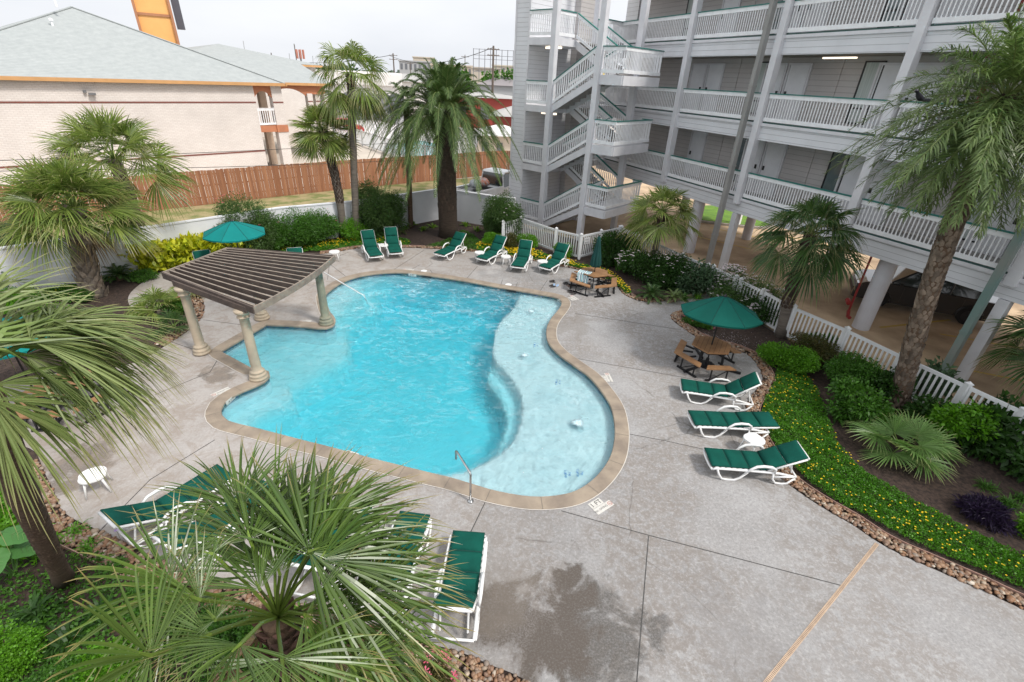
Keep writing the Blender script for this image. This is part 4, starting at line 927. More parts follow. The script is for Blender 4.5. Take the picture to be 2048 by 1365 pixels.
def umbrella(loc, label, m, rim=1.72, peak=2.2, Rr=1.08, tilt=(0, 0), base=0.0, rz=0.0):
    r = empty("patio_umbrella", loc, rz, label, "umbrella"); tz = rim
    def T(x, y, z): return (x + tilt[0]*(z-.7)*0, y, z + tilt[0]*x + tilt[1]*y)
    mb = MB(); n_ = 8; V = [T(0, 0, peak)]
    rings = 6
    for i in range(1, rings+1):
        s = i/rings
        for k in range(n_*4):
            a = 2*math.pi*k/(n_*4); kk = (k % 4)/4; ed = math.cos(math.pi/n_)/math.cos((kk-.5)*2*math.pi/n_) if True else 1
            rr = Rr*s*ed; sag = .035*math.sin(kk*math.pi)*s
            V.append(T(rr*math.cos(a), rr*math.sin(a), peak-(peak-rim)*(s**1.12)-sag*.8))
    m_ = n_*4; Fc = [(0, 1+k, 1+(k+1) % m_) for k in range(m_)]
    for i in range(rings-1):
        for k in range(m_): Fc.append((1+i*m_+k, 1+(i+1)*m_+k, 1+(i+1)*m_+(k+1) % m_, 1+i*m_+(k+1) % m_))
    # small hanging hem
    base_i = 1 + (rings-1)*m_; L0 = len(V)
    for k in range(m_): x, y, z = V[base_i+k]; V.append((x*.995, y*.995, z-.05))
    for k in range(m_): Fc.append((base_i+k, L0+k, L0+(k+1) % m_, base_i+(k+1) % m_))
    mb.add(V, Fc); cn = mb.build("canopy", m, r, smooth=False)
    mb = MB()
    for k in range(n_):
        a = 2*math.pi*k/n_; p = [T(Rr*s*math.cos(a), Rr*s*math.sin(a), peak-(peak-rim)*(s**1.12)-.015) for s in (.02, .25, .5, .75, .99)]; mb.tube(p, .008, 5)
    mb.build("ribs", steel, cn)
    mb = MB()
    for k in range(n_):
        a = 2*math.pi*k/n_; mb.tube([T(Rr*s*math.cos(a), Rr*s*math.sin(a), peak-(peak-rim)*(s**1.12)+.002) for s in (.02, .25, .5, .75, 1.0)], .007, 4)
    mb.build("seams", P("canvas_seam", (.002, .045, .04), scale=3, rough=.9), cn)
    mb = MB(); mb.lathe((0, 0, peak-.02), [(.05, 0), (.05, .03), (.02, .06), (.005, .09)], 10); mb.build("finial", steel, cn)
    mb = MB(); mb.tube([(0, 0, .0), (0, 0, peak)], .02, 10); mb.build("pole", steel, r)
    mb = MB(); mb.lathe((0, 0, 0), [(.24, 0), (.24, .04), (.06, .08), (.04, .25)], 18); mb.build("base", steel, r)
    return r
canv = P("green_canvas", (.003, .10, .078), (.003, .085, .066), scale=1.5, rough=.8, spec=.2)
teal_canv = P("teal_canvas", (.004, .20, .19), (.004, .17, .16), scale=1.5, rough=.8, spec=.2)
umbrella((T2[0], T2[1], .002), "open dark green patio umbrella over the tan picnic table on the right", canv, 1.70, 2.22, 1.10, tilt=(-.03, -.10), rz=.2)
u1 = G(463, 441, 2.22); umbrella((u1[0], u1[1], .002), "open teal patio umbrella behind the pergola in front of the white wall", teal_canv, 1.76, 2.2, 1.08, rz=.1)
picnic((u1[0], u1[1], .001), R(40), "picnic table mostly hidden under the open teal umbrella behind the pergola", [(1, 2), (3, 4), (5,)])
u3 = G(-8, 690, 2.2); umbrella((T3[0]-.9, T3[1]+.1, .002), "open teal umbrella glimpsed through the big palm leaves at the left edge", teal_canv, 1.76, 2.2, 1.08)
# closed umbrella
r = empty("closed_umbrella", (T1[0], T1[1], .002), 0, "folded dark green umbrella standing in the picnic table by the picket fence corner", "umbrella")
mb = MB(); prof = [(.01, 2.12), (.05, 2.06), (.07, 1.9), (.11, 1.6), (.16, 1.25), (.19, 1.0), (.17, .93), (.10, .90)]; n_ = 32; V = []
for rr, z in prof:
    for k in range(n_): a = 2*math.pi*k/n_; q = rr*(1 + .22*math.cos(8*a)); V.append((q*math.cos(a), q*math.sin(a), z))
mb.add(V, [(i*n_+k, (i+1)*n_+k, (i+1)*n_+(k+1) % n_, i*n_+(k+1) % n_) for i in range(len(prof)-1) for k in range(n_)]); mb.build("folded_canopy", P("deep_green_canvas", (.003, .06, .055), (.002, .045, .04), scale=2, rough=.85), r, smooth=True)
mb = MB(); mb.tube([(0, 0, 0), (0, 0, 2.15)], .02, 8); mb.build("pole", steel, r)
# towel
def towel_mat():
    m, nt, b, out = mat0("striped_towel"); tc = nt.nodes.new("ShaderNodeTexCoord"); sx = nt.nodes.new("ShaderNodeSeparateXYZ"); nt.links.new(tc.outputs['Generated'], sx.inputs[0])
    f = mth(nt, 'FRACT', mth(nt, 'MULTIPLY', sx.outputs['X'], 5.5)); c = nt.nodes.new("ShaderNodeValToRGB"); c.color_ramp.interpolation = 'CONSTANT'; e = c.color_ramp.elements
    for _ in range(2): e.new(.5)
    for el, (p, q) in zip(e, ((0, (.75,.78,.78)), (.35, (.01,.3,.33)), (.6, (.7,.75,.75)), (.8, (.03,.1,.2)))): el.position = p; el.color = q + (1,)
    nt.links.new(f, c.inputs[0]); nt.links.new(c.outputs[0], b.inputs['Base Color']); b.inputs['Roughness'].default_value = .95; return m
mb = MB(); V = []; nx, ny = 14, 16; tw = G(1163, 545, .7)
for j in range(ny+1):
    t = j/ny
    for i in range(nx+1):
        s = i/nx - .5
        if t < .5: x, y, z = s*.5, .25-t*.6, .715 + .012*math.sin(s*22+t*5)
        else: q = (t-.5)*2; x, y, z = s*(.5-.1*q), -.05-q*.12+.03*math.sin(s*18), .715 - q*.42
        V.append((x, y, z))
mb.add(V, [(j*(nx+1)+i, j*(nx+1)+i+1, (j+1)*(nx+1)+i+1, (j+1)*(nx+1)+i) for j in range(ny) for i in range(nx)])
two = mb.build("beach_towel", towel_mat(), smooth=True, label="teal and white striped towel draped over the edge of the far picnic table", cat="towel"); two.location = (T1[0]-.42, T1[1]-.2, 0); two.rotation_euler = (0, 0, R(-25))
# ---------------------------------------------------------------- pergola
stone = P("cast_stone", (.50, .41, .30), (.36, .31, .24), scale=2.4, rough=.8, bump=.35, bscale=24, detail=9)
stone2 = P("algae_stone", (.30, .29, .21), (.22, .22, .17), scale=5, rough=.85, bump=.4, bscale=24)
wood = P("weathered_pergola_wood", (.115, .085, .07), (.07, .052, .045), scale=4, stretch=(1, 1, 1), rough=.8, bump=.3)
wood_top = P("grey_pergola_edge", (.30, .25, .20), (.2, .165, .14), scale=5, rough=.8)
pg = empty("pergola", (*G(520, 700)[:2], 0), 0, "wooden slatted pergola on four round stone columns at the pool corner", "pergola"); po = np.array([*G(520, 700)[:2], 0])
CZ = 1.98
cols = [G(405, 706), G(525, 638), G(653, 648), G(518, 757)]
for i, c in enumerate(cols):
    c = c - po; mb = MB(); r0, r1 = .125, .11
    prof = [(.23, .0), (.23, .05), (.20, .07), (.205, .09), (.215, .12), (.2, .15), (.17, .165), (.165, .19), (.18, .205), (.18, .225), (.15, .245), (r0, .27)] + [(r0 + (r1-r0)*t, .27 + (CZ-.50)*t) for t in np.linspace(.1, 1, 6)] + [(.15, CZ-.21), (.155, CZ-.19), (.125, CZ-.17), (.125, CZ-.14), (.17, CZ-.09), (.19, CZ-.06), (.19, CZ-.0)]
    mb.lathe((c[0], c[1], .02), prof, 28); mb.build("column", stone if i != 2 else stone2, pg, smooth=True)
A_, B0, C_, D_ = (G(325, 548, 2.17) - po, G(455, 498, 2.17) - po, G(669, 514, 2.17) - po, G(507, 618, 2.17) - po)
def bow(t): p = D_ + (C_ - D_) * t; n_ = up2(np.array([(C_-D_)[1], -(C_-D_)[0], 0])); return p + n_ * .16 * math.sin(math.pi*t)
for (p, q) in ((cols[0]-po, cols[3]-po), (cols[1]-po, cols[2]-po)):
    d = up2(q-p); 
    for s in (-.06, .06):
        nn = np.array([-d[1], d[0], 0])*s; mb = MB(); mb.beam(p+nn-d*.25, q+nn+d*.3, .05, CZ+.02, CZ+.17); mb.build("beam", wood, pg)
NS = 14
for k in range(NS):
    t = (k+.3)/(NS-.4); a = A_ + (B0-A_)*t; b = bow(t); mb = MB(); mb.beam(a, b, .042, -.11, .03); ro = mb.build("rafter", wood, pg); mb = MB(); mb.beam(a, b, .044, .0305, .034); mb.build("weathered_top", wood_top, ro)
mb = MB(); mb.beam(A_, B0, .045, -.13, .045); mb.build("fascia", wood_top, pg); mb = MB()
for k in range(12): mb.beam(bow(k/12), bow((k+1)/12), .045, -.13, .045)
mb.build("fascia", wood_top, pg)
mb = MB(); mb.beam(A_, D_, .045, -.13, .046); mb.build("fascia", wood, pg); mb = MB(); mb.beam(B0, C_, .045, -.13, .046); mb.build("fascia", wood, pg)
# ---------------------------------------------------------------- pool hand rails
chrome = P("stainless_steel", (.6, .6, .6), (.5, .5, .5), scale=3, rough=.18, metal=1)
b0 = G(941, 1003); tip = G(912, 902, .86); kn = G(943, 950, .86)
hr = empty("pool_handrail", (b0[0], b0[1], .002), 0, "bent stainless steel handrail at the near edge of the pool", "handrail"); o0 = np.array([b0[0], b0[1], 0])
kz = hgt(941, 1003, 944, 948)
K = np.array([b0[0], b0[1], kz]); dr_ = G(912, 902, kz+.04) - K; dr_[2] = 0
pth = [(0, 0, .0), (0, 0, kz*.8), tuple(K-o0-[0, 0, .03]), tuple(K-o0+dr_*.06+[0, 0, .01]), tuple(K-o0+dr_*.94+[0, 0, .05]), tuple(K-o0+dr_+[0, 0, .03]), tuple(K-o0+dr_*1.0+[0, 0, -.17])]
mb = MB(); mb.tube(pth, .021, 12); mb.build("rail", chrome, hr, smooth=True)
mb = MB(); mb.lathe((0, 0, 0), [(.06, 0), (.06, .012), (.03, .03)], 18); mb.build("escutcheon", chrome, hr, smooth=True)
b1 = G(640, 560); hr = empty("pool_handrail", (b1[0], b1[1], .002), 0, "long sloping handrail running from beside the pergola into the far pool steps", "handrail"); o1 = np.array([b1[0], b1[1], 0])
e1 = G(728, 592, .12); e2 = G(735, 607, -.3); s1 = G(636, 538, .8)
mb = MB(); mb.tube([(s1[0]-o1[0], s1[1]-o1[1], 0), tuple(s1-o1), tuple(e1-o1), tuple(e2-o1)], .02, 10); mb.build("rail", P("white_rail", (.7, .71, .72), scale=3, rough=.3), hr, smooth=True)
# ---------------------------------------------------------------- signs set into the deck
def text_mesh(body, size):
    cu = bpy.data.curves.new("t", 'FONT'); cu.body = body; cu.size = size; cu.align_x = 'CENTER'; cu.align_y = 'CENTER'; cu.resolution_u = 2
    o = bpy.data.objects.new("t", cu); COL.objects.link(o); bpy.context.view_layer.update()
    me = bpy.data.meshes.new_from_object(o.evaluated_get(bpy.context.evaluated_depsgraph_get())); bpy.data.objects.remove(o); return me
ink = P("black_ink", (.015, .015, .015), scale=3, rough=.6); redink = P("red_ink", (.45, .10, .07), scale=3, rough=.6)
tilew = P("white_marker_tile", (.66, .64, .6), (.56, .54, .5), scale=12, rough=.4)
def txt(body, size, loc, m, parent, rz=0, rx=0, name="lettering"):
    me = text_mesh(body, size); me.materials.clear(); me.materials.append(m); o = bpy.data.objects.new(name, me); COL.objects.link(o); o.location = loc; o.rotation_euler = (rx, 0, rz); o.parent = parent; return o
def marker(px, py, dpx, dpy, txt1, label, s=1.0):
    a = G(px, py); b = G(px+dpx, py+dpy); rz = math.atan2(b[1]-a[1], b[0]-a[0])
    r = empty("depth_marker", (a[0], a[1], .004), rz, label, "sign"); mb = MB(); mb.box((-.03*s, .085*s, .002), (.30*s, .15*s, .003)); mb.box((.03*s, -.07*s, .002), (.44*s, .145*s, .003)); mb.build("tile", tilew, r)
    txt(txt1, .145*s, (-.03*s, .08*s, .0045), ink, r); txt("NO DIVING", .062*s, (-.035*s, -.072*s, .0045), ink, r)
    mb = MB()
    for k in range(24):
        a0, a1 = 2*math.pi*k/24, 2*math.pi*(k+1)/24; mb.beam((.20*s+.045*s*math.cos(a0), -.07*s+.045*s*math.sin(a0), .0045), (.20*s+.045*s*math.cos(a1), -.07*s+.045*s*math.sin(a1), .0045), .008*s, 0, .001)
    mb.beam((.17*s, -.04*s, .0045), (.23*s, -.10*s, .0045), .008*s, 0, .001); mb.box((.20*s, -.07*s, .005), (.03*s, .01*s, .001)); mb.build("symbol", redink, r)
    return r
marker(1200, 1012, 30, -19, "1 FT", "white 1 FT NO DIVING marker at the near right of the pool")
marker(1213, 757, -8, -16, "1 FT", "white no diving marker beside the coping on the right side of the pool")
marker(1146, 597, -12, -8, "1 FT", "white no diving marker by the far right corner of the pool")
marker(818, 541, -20, -1, "5 FT", "white no diving marker beyond the far edge of the pool")
marker(447, 785, -22, 10, "4 FT", "white 4 FT NO DIVING marker beside the front pergola column")
marker(700, 915, 24, 8, "3 FT", "white no diving marker near the foreground palm tips")
marker(612, 645, -30, 1, "4 FT", "small pale marker tile on the deck between the pergola columns", .8)
def wall_marker(px, py, t, label):
    p = G(px, py, -.02)[:2]; i = near(pool, p); a, b = pool_i[(i-2) % len(pool)], pool_i[(i+2) % len(pool)]; c = offset(pool, -.035)[i]
    rz = math.atan2(b[1]-a[1], b[0]-a[0]) + math.pi; r = empty("depth_marker", (c[0], c[1], -.045), rz, label, "sign")
    mb = MB(); mb.box((0, 0, 0), (.34, .008, .11)); mb.build("tile", tilew, r); txt(t, .1, (0, -.0065, -.005), ink, r, rx=math.pi/2); return r
wall_marker(467, 799, "4 FT", "white 4 FT tile on the pool wall near the front pergola column")
wall_marker(817, 553, "5 FT", "white depth tile on the pool wall below the far coping")
wall_marker(1116, 600, "1 FT", "white depth tile on the pool wall at the far right corner")
for px, py, l in ((848, 542.5, "round white skimmer lid in the deck, left one on the far side"), (1017, 570, "round white skimmer lid in the deck, right one on the far side")):
    q = G(px, py); mb = MB(); mb.lathe((0, 0, 0), [(.13, .0), (.13, .006), (.115, .008)], 24); o = mb.build("skimmer_lid", resin, label=l, cat="lid", group="skimmer lids"); o.location = (q[0], q[1], .003)
for px, py in ((848, 556), (1017, 583)):
    p = G(px, py, -.03)[:2]; i = near(pool, p); c = offset(pool, -.026)[i]; a, b = pool_i[(i-2) % len(pool)], pool_i[(i+2) % len(pool)]
    mb = MB(); mb.box((0, 0, 0), (.42, .02, .10)); o = mb.build("skimmer_mouth", black_m, kind="structure"); o.location = (c[0], c[1], -.075); o.rotation_euler = (0, 0, math.atan2(b[1]-a[1], b[0]-a[0]))
# fence signs
def fence_sign(loc, rz, w, h, m, lines, lm, label):
    r = empty("fence_sign", loc, rz, label, "sign"); mb = MB(); mb.box((0, 0, 0), (w, .01, h)); mb.build("plate", m, r)
    for i, (t, s) in enumerate(lines): txt(t, s, (0, -.008, h*(.5-(i+.6)/len(lines))*.9), lm, r, rx=math.pi/2)
signw = P("sign_white", (.75, .74, .76), scale=3, rough=.4); signr = P("sign_red", (.55, .04, .05), scale=3, rough=.5)
d = np.array([8.1-7.62, 16.7-17.75]); rz = math.atan2(d[1], d[0])
fence_sign((7.88, 17.1, .86), rz, .36, .30, signw, [("NO", .10), ("LIFEGUARD", .05), ("ON DUTY", .06)], signr, "red and white notice on the picket gate behind the flowering shrub")
fence_sign((3.18, 21.40, .82), math.atan2(1.69, 2.02), .34, .3, signw, [("POOL", .09), ("RULES", .09)], ink, "small dark lettered notice on the picket fence beside its corner post")
# ---------------------------------------------------------------- flip flops
dk = P("dark_rubber", (.03, .025, .025), scale=5, rough=.7); bl = P("blue_rubber", (.1, .25, .5), (.5, .6, .7), scale=30, rough=.6)
for (px, py, rz, m, l) in ((1133,569,.3,dk,"dark pair of sandals beside the bench of the far picnic table"), (1105,565,.1,dk,"single dark sandal left of the blue and white ones"), (1106,574.5,.5,dk,"dark sandals touching the blue and white ones"), (1115,572,1.2,bl,"blue and white flip flops on the deck near the far picnic table"), (1137,573,-.8,P("brown_rubber",(.2,.13,.1),scale=4),"brown sandal near the bench of the far picnic table"), (1141,585,.2,dk,"dark flip flops nearest the no diving marker, upper pair"), (1147,589,.4,dk,"dark flip flops nearest the pool coping corner")):
    q = G(px, py); r = empty("flip_flop", (q[0], q[1], .003), rz, l, "flip flops")
    for s in (0, 1):
        mb = MB(); pts = [(.13*math.cos(a), (.045+.008*math.cos(a))*math.sin(a)) for a in np.linspace(0, 2*math.pi, 14, endpoint=False)]
        ang = .3*s; mb.prism([(x*math.cos(ang)-y*math.sin(ang), x*math.sin(ang)+y*math.cos(ang)+s*.14) for x, y in pts], 0, .018); so = mb.build("sole", m, r)
        mb = MB(); c = (0.03*math.cos(ang), .14*s+.03*math.sin(ang)); mb.tube([(c[0], c[1]-.045, .015), (c[0]+.03, c[1]-.01, .045), (c[0]+.06, c[1], .015)], .006, 5); mb.tube([(c[0], c[1]+.045, .015), (c[0]+.03, c[1]+.01, .045), (c[0]+.06, c[1], .015)], .006, 5); mb.build("strap", m, so)
# ---------------------------------------------------------------- bubbler foam on the wading shelf, floor jets
foam = P("water_foam", (.74, .88, .93), (.42, .68, .77), scale=34, rough=.5, bump=1.0, bscale=60, lo=.4, hi=.6)
for px, py, s, l in ((1063,622,.075,"low white bubbling fountain on the wading shelf, farthest of three"), (1050,710,.075,"low white bubbling fountain on the wading shelf, middle of three"), (1156,845,.10,"low white bubbling fountain on the wading shelf, nearest of three")):
    q = G(px, py, ZW); mb = MB(); r4 = np.random.default_rng(int(px)); V = [(0, 0, s*.23)]; nr, na = 14, 40; ph = r4.uniform(0, 6.28, 6)
    for i in range(1, nr+1):
        for k in range(na):
            a = 2*math.pi*k/na; t = i/nr; edge_ = 1+.10*math.sin(3*a+ph[0])+.08*math.sin(7*a+ph[1]); rr = t*s*1.5*edge_
            z = s*.22*math.exp(-(t*1.9)**2) + s*.06*math.sin(5*a+9*t+ph[2])*math.exp(-t*1.5)*math.sin(t*3.1) + s*.035*r4.normal()*math.exp(-t*2) - .012*t
            V.append((rr*math.cos(a), rr*math.sin(a), z+.004))
    mb.add(V, [(0, 1+k, 1+(k+1) % na) for k in range(na)] + [(1+i*na+k, 1+(i+1)*na+k, 1+(i+1)*na+(k+1) % na, 1+i*na+(k+1) % na) for i in range(nr-1) for k in range(na)])
    o = mb.build("water_bubbler", foam, smooth=True, label=l, cat="fountain", group="bubblers on the wading shelf"); o.location = (q[0], q[1], ZW)
jet = P("blue_fitting", (.02, .16, .55), (.03, .3, .6), scale=5, rough=.4)
for px, py, l in ((1071,690,"blue floor fitting under the shallow water between the two far fountains"), (1115,765,"blue floor fitting under the shallow water above the nearest fountain"), (1134,948,"blue floor fitting in the shallows, left one near the pool's near end"), (1158,946,"blue floor fitting in the shallows, right one near the pool's near end")):
    q = G(px, py, -.2); mb = MB()
    for a in (0, 2.1, 4.2): mb.lathe((.06*math.cos(a), .06*math.sin(a), 0), [(.03, 0), (.03, .015), (.01, .025)], 10)
    o = mb.build("floor_fitting", jet, label=l, cat="fitting", group="blue fittings on the pool floor"); o.location = (q[0], q[1], -.245)
# ================================================================== VEHICLES
tyre = P("tyre_rubber", (.012, .012, .013), scale=8, rough=.8); rimm = P("alloy_rim", (.45, .45, .47), scale=3, rough=.3, metal=.8); dkglass = P("car_glass", (.02, .028, .03), (.05, .06, .06), scale=1, rough=.06, spec=.8, coat=.5)
lampr = P("tail_lamp", (.35, .01, .01), scale=3, rough=.2); lampw = P("head_lamp", (.7, .7, .72), scale=3, rough=.1, metal=.3)
def car(name, loc, rz, Lc, W, Hc, paint, label, cat, kind="suv", rim=rimm, detail=True):
    r = empty(name, loc, rz, label, cat); h2 = Hc; gc = .24; wr = .33 if kind != "sedan" else .31
    if kind == "suv": roof = [(-.36, .60), (-.33, .80), (-.22, .97), (-.02, 1.0), (.12, .97), (.26, .64)]; hood = .60; tail = -.49; body = [(-.5, .2), (-.5, .50), (-.485, .60), (.27, .62), (.42, .56), (.487, .47), (.5, .30), (.5, .16), (-.48, .16)]
    elif kind == "sedan": roof = [(-.36, .62), (-.24, .88), (-.14, .99), (.02, 1.0), (.12, .95), (.27, .64)]; body = [(-.5, .2), (-.5, .55), (-.47, .64), (-.34, .66), (.28, .64), (.44, .56), (.49, .42), (.5, .18), (-.48, .16)]
    elif kind == "van": roof = [(-.49, .5), (-.48, .97), (-.4, 1.0), (.2, 1.0), (.3, .95), (.4, .6)]; body = [(-.5, .15), (-.5, .55), (.4, .58), (.47, .5), (.5, .35), (.5, .14)]
    else: roof = [(.0, .60), (.015, .95), (.05, 1.0), (.20, 1.0), (.25, .96), (.34, .64)]; body = [(-.5, .26), (-.5, .56), (.33, .60), (.45, .57), (.49, .50), (.5, .22), (-.48, .2)]
    def loft(mb, prof, wlist):
        n_ = len(prof); V = []
        for s in (-1, -.93, .93, 1):
            f = 1 if abs(s) < .95 else .985
            for (x, z), w in zip(prof, wlist): V.append((x*Lc*(1 if abs(s) < .95 else .985), s*w*W/2, z*h2*(1 if abs(s) < .95 else .99)))
        Fc = [(j*n_+i, j*n_+(i+1) % n_, (j+1)*n_+(i+1) % n_, (j+1)*n_+i) for j in range(3) for i in range(n_)]
        tr = geometry.tessellate_polygon([[Vector((p[0], p[1], 0)) for p in prof]])
        Fc += [tuple(t) for t in tr] + [(t[2]+3*n_, t[1]+3*n_, t[0]+3*n_) for t in tr]; mb.add(V, Fc)
    mb = MB(); loft(mb, body, [1]*len(body)); bo = mb.build("body", paint, r)
    mb = MB(); 
    base_z = .58; pr = [(roof[0][0]-.005, base_z)] + roof + [(roof[-1][0]+.005, base_z)]
    loft(mb, pr, [.93 if z < .7 else (.86 if z < .9 else .80) for _, z in pr]); mb.build("cabin_glass", dkglass, r)
    mb = MB(); top = [(x, z) for x, z in roof if z > .93]; pr2 = [(x, z-.02) for x, z in top] + [(x, z+.012) for x, z in reversed(top)]; loft(mb, pr2, [.83]*len(pr2)); mb.build("roof", paint, r)
    pm_ = paint if kind != "suv" else P("black_trim", (.012, .012, .014), scale=3, rough=.35)
    for s in (-1, 1):
        for (a, b) in ((roof[0], roof[1]), (roof[1], roof[2]), (roof[-2], roof[-1])):
            wa = .93 if a[1] < .7 else .86; wb = .80 if b[1] > .9 else (.93 if b[1] < .7 else .86)
            mb = MB(); mb.tube([(a[0]*Lc, s*wa*W/2, a[1]*h2), (b[0]*Lc, s*wb*W/2, b[1]*h2)], .035, 6); mb.build("pillar", pm_, bo)
        for x in ((-.13,) if kind != "pickup" else (.17,)): mb = MB(); mb.tube([(x*Lc, s*.935*W/2, .6*h2), (x*Lc-.04, s*.82*W/2, .97*h2)], .035, 6); mb.build("pillar", pm_, bo)
    for sx in (-.30, .31):
        for s in (-1, 1):
            mb = MB(); mb.tube([(sx*Lc, s*(W/2-.22), wr), (sx*Lc, s*(W/2+.01), wr)], wr, 24); w_ = mb.build("wheel", tyre, r); mb = MB()
            mb.tube([(sx*Lc, s*(W/2-.05), wr), (sx*Lc, s*(W/2+.018), wr)], wr*.62, 20); 
            for k in range(5): a = k*1.257; mb.beam((sx*Lc, s*(W/2+.02), wr), (sx*Lc+.6*wr*math.cos(a), s*(W/2+.021), wr+.6*wr*math.sin(a)), .02, -.02, .02)
            mb.build("rim", rim, w_)
            mb = MB(); mb.tube([(sx*Lc+(wr+.05)*math.cos(a), s*(W/2+.004), wr+(wr+.05)*math.sin(a)) for a in np.linspace(-.15, math.pi+.15, 13)], .035, 6); mb.build("wheel_arch", P("black_trim", (.012, .012, .014), scale=3, rough=.35), r)
    for s in (-1, 1):
        mb = MB(); mb.box((.475*Lc, s*W*.36, .46*h2), (.12, W*.2, .1)); mb.build("headlight", lampw, r)
        mb = MB(); mb.box((-.493*Lc, s*W*.41, .53*h2), (.06, W*.14, .16)); mb.build("tail_light", lampr, r)
        mb = MB(); mb.box((.2*Lc, s*(W/2+.06), .62*h2), (.12, .16, .12)); mb.build("side_mirror", paint, r)
        if detail and kind in ("suv", "sedan"):
            mb = MB(); mb.box((-.06*Lc, s*(W/2+.004), .51*h2), (.16, .02, .025)); mb.box((-.27*Lc+.3, s*(W/2+.004), .51*h2), (.16, .02, .025)); mb.build("door_handle", paint, r)
            mb = MB(); 
            for x in (.165, -.05, -.235): mb.box((x*Lc, s*(W/2+.0005), .40*h2), (.012, .004, .36*h2))
            mb.build("door_seam", black_m, bo)
    mb = MB(); mb.box((.49*Lc, 0, .30*h2), (.1, W*.7, .12*h2)); mb.build("grille", black_m, r)
    if kind == "pickup":
        mb = MB(); mb.box((-.25*Lc, 0, .575*h2), (.47*Lc, W*.86, .02)); mb.build("bed_liner", black_m, r)
        mb = MB()
        for s in (-1, 1): mb.box((-.25*Lc, s*W*.465, .60*h2), (.49*Lc, W*.07, .12))
        mb.box((-.495*Lc, 0, .60*h2), (.05, W, .12)); mb.build("bed_rail", paint, r)
    return r
carblk = P("black_car_paint", (.03, .032, .037), scale=2, rough=.22, coat=1); carw = P("white_car_paint", (.72, .73, .74), scale=2, rough=.3, coat=.6)
q = G(1722, 618); wrz = WR + math.pi/2
e_ = G(1880, 640)
car("parked_car", (15.68, 17.5, -.008), R(153), 4.55, 1.82, 1.62, carblk, "black SUV parked on tan concrete under the apartment building", "car", "suv", rim=black_m)
qp = G(985, 400)
tA, tB, tC = G(970, 388, 1.3), G(1009, 379, 1.3), G(937, 378.7, 1.3); th_ = math.atan2(tB[1]-tA[1], tB[0]-tA[0]); tq = (tA+tC)/2 + 2.15*np.array([math.cos(th_), math.sin(th_), 0])
print("TRUCK", tA, tB, tC, math.degrees(th_))
tr_ = car("pickup_truck", (tq[0]-.5, tq[1]+.8, -.008), th_, 5.4, 1.95, 2.05, carw, "white pickup truck behind the garden wall next to the stair tower", "truck", "pickup")
for nm, dx, m, l in (("cargo_bag", -1.6, P("grey_bag", (.3, .32, .34), (.5, .52, .54), scale=9, rough=.6), "lumpy grey bag lying in the bed of the white pickup"), ("cargo_bundle", -.8, P("orange_cloth", (.6, .15, .05), (.5, .5, .5), scale=7, rough=.8), "orange bundle in the bed of the white pickup by the cab")):
    mb = MB(); r5 = np.random.default_rng(len(nm)); n_ = 12; V = []
    for i in range(7):
        for k in range(n_):
            ph = math.pi*i/6; a = 2*math.pi*k/n_; rr = .34*math.sin(ph)*(1+.2*math.sin(3*a+i))+.01; V.append((rr*math.cos(a), rr*.8*math.sin(a), .26*(1-math.cos(ph))*(1+.1*math.cos(2*a))))
    mb.add(V, [(i*n_+k, (i+1)*n_+k, (i+1)*n_+(k+1) % n_, i*n_+(k+1) % n_) for i in range(6) for k in range(n_)])
    o = mb.build(nm, m, smooth=True, label=l, cat="bag"); o.location = (tq[0]-.5+dx*math.cos(th_), tq[1]+.8+dx*math.sin(th_), 1.2)
# ================================================================== VEGETATION
def rnd(s): return np.random.default_rng(s)
def fan(mb, hub, axis, nrm, Lf, r_, nl=34, spread=3.9, droop=.35, split=.45, K=5, tipa=True, wmul=1.0, wild=0):
    """one palmate leaf: folded leaflets joined near the hub, free and drooping towards the tips"""
    axis = up2(axis); nrm = up2(nrm - axis*np.dot(nrm, axis)); side = np.cross(axis, nrm)
    th = np.linspace(-spread/2, spread/2, nl) + r_.normal(0, .025+.05*wild, nl); dth = spread/nl
    ln = Lf*(.60+.40*np.cos(th*.5)**1.3)*r_.uniform(.9, 1.06, nl)
    s = np.linspace(.03, 1, K+1)
    D = np.cos(th)[:, None]*axis + np.sin(th)[:, None]*side
    T_ = -np.sin(th)[:, None]*axis + np.cos(th)[:, None]*side
    w = np.where(s < split, s*math.tan(dth/2)*1.0, split*math.tan(dth/2)*np.clip((1-s)/(1-split), 0, 1)**.75 + .002*0)
    w = w*wmul
    dr = droop*r_.uniform(.6-.4*wild, 1.4+.9*wild, nl)
    V = np.zeros((nl, K+1, 3, 3))
    cup = .10*(1-np.cos(th))[:, None]
    for k in range(K+1):
        c = hub + D*(ln*s[k])[:, None] + nrm*(cup*ln[:, None]*s[k]*.8)
        c = c + np.array([0, 0, -1])*(dr*ln*s[k]**2.6)[:, None] - D*(dr*ln*.25*s[k]**3)[:, None]
        wd_ = (w[k]*ln)[:, None]
        V[:, k, 0] = c - T_*wd_; V[:, k, 1] = c - nrm*wd_*.7 ; V[:, k, 2] = c + T_*wd_
    idx = np.arange(nl*(K+1)*3).reshape(nl, K+1, 3)
    a, b, c2, d2 = idx[:, :-1, :-1], idx[:, :-1, 1:], idx[:, 1:, 1:], idx[:, 1:, :-1]
    Fc = np.stack([a, b, c2, d2], -1).reshape(-1, 4)
    att = np.broadcast_to(s[None, :, None], (nl, K+1, 3)).reshape(-1)
    mb.add(V.reshape(-1, 3), Fc, att)
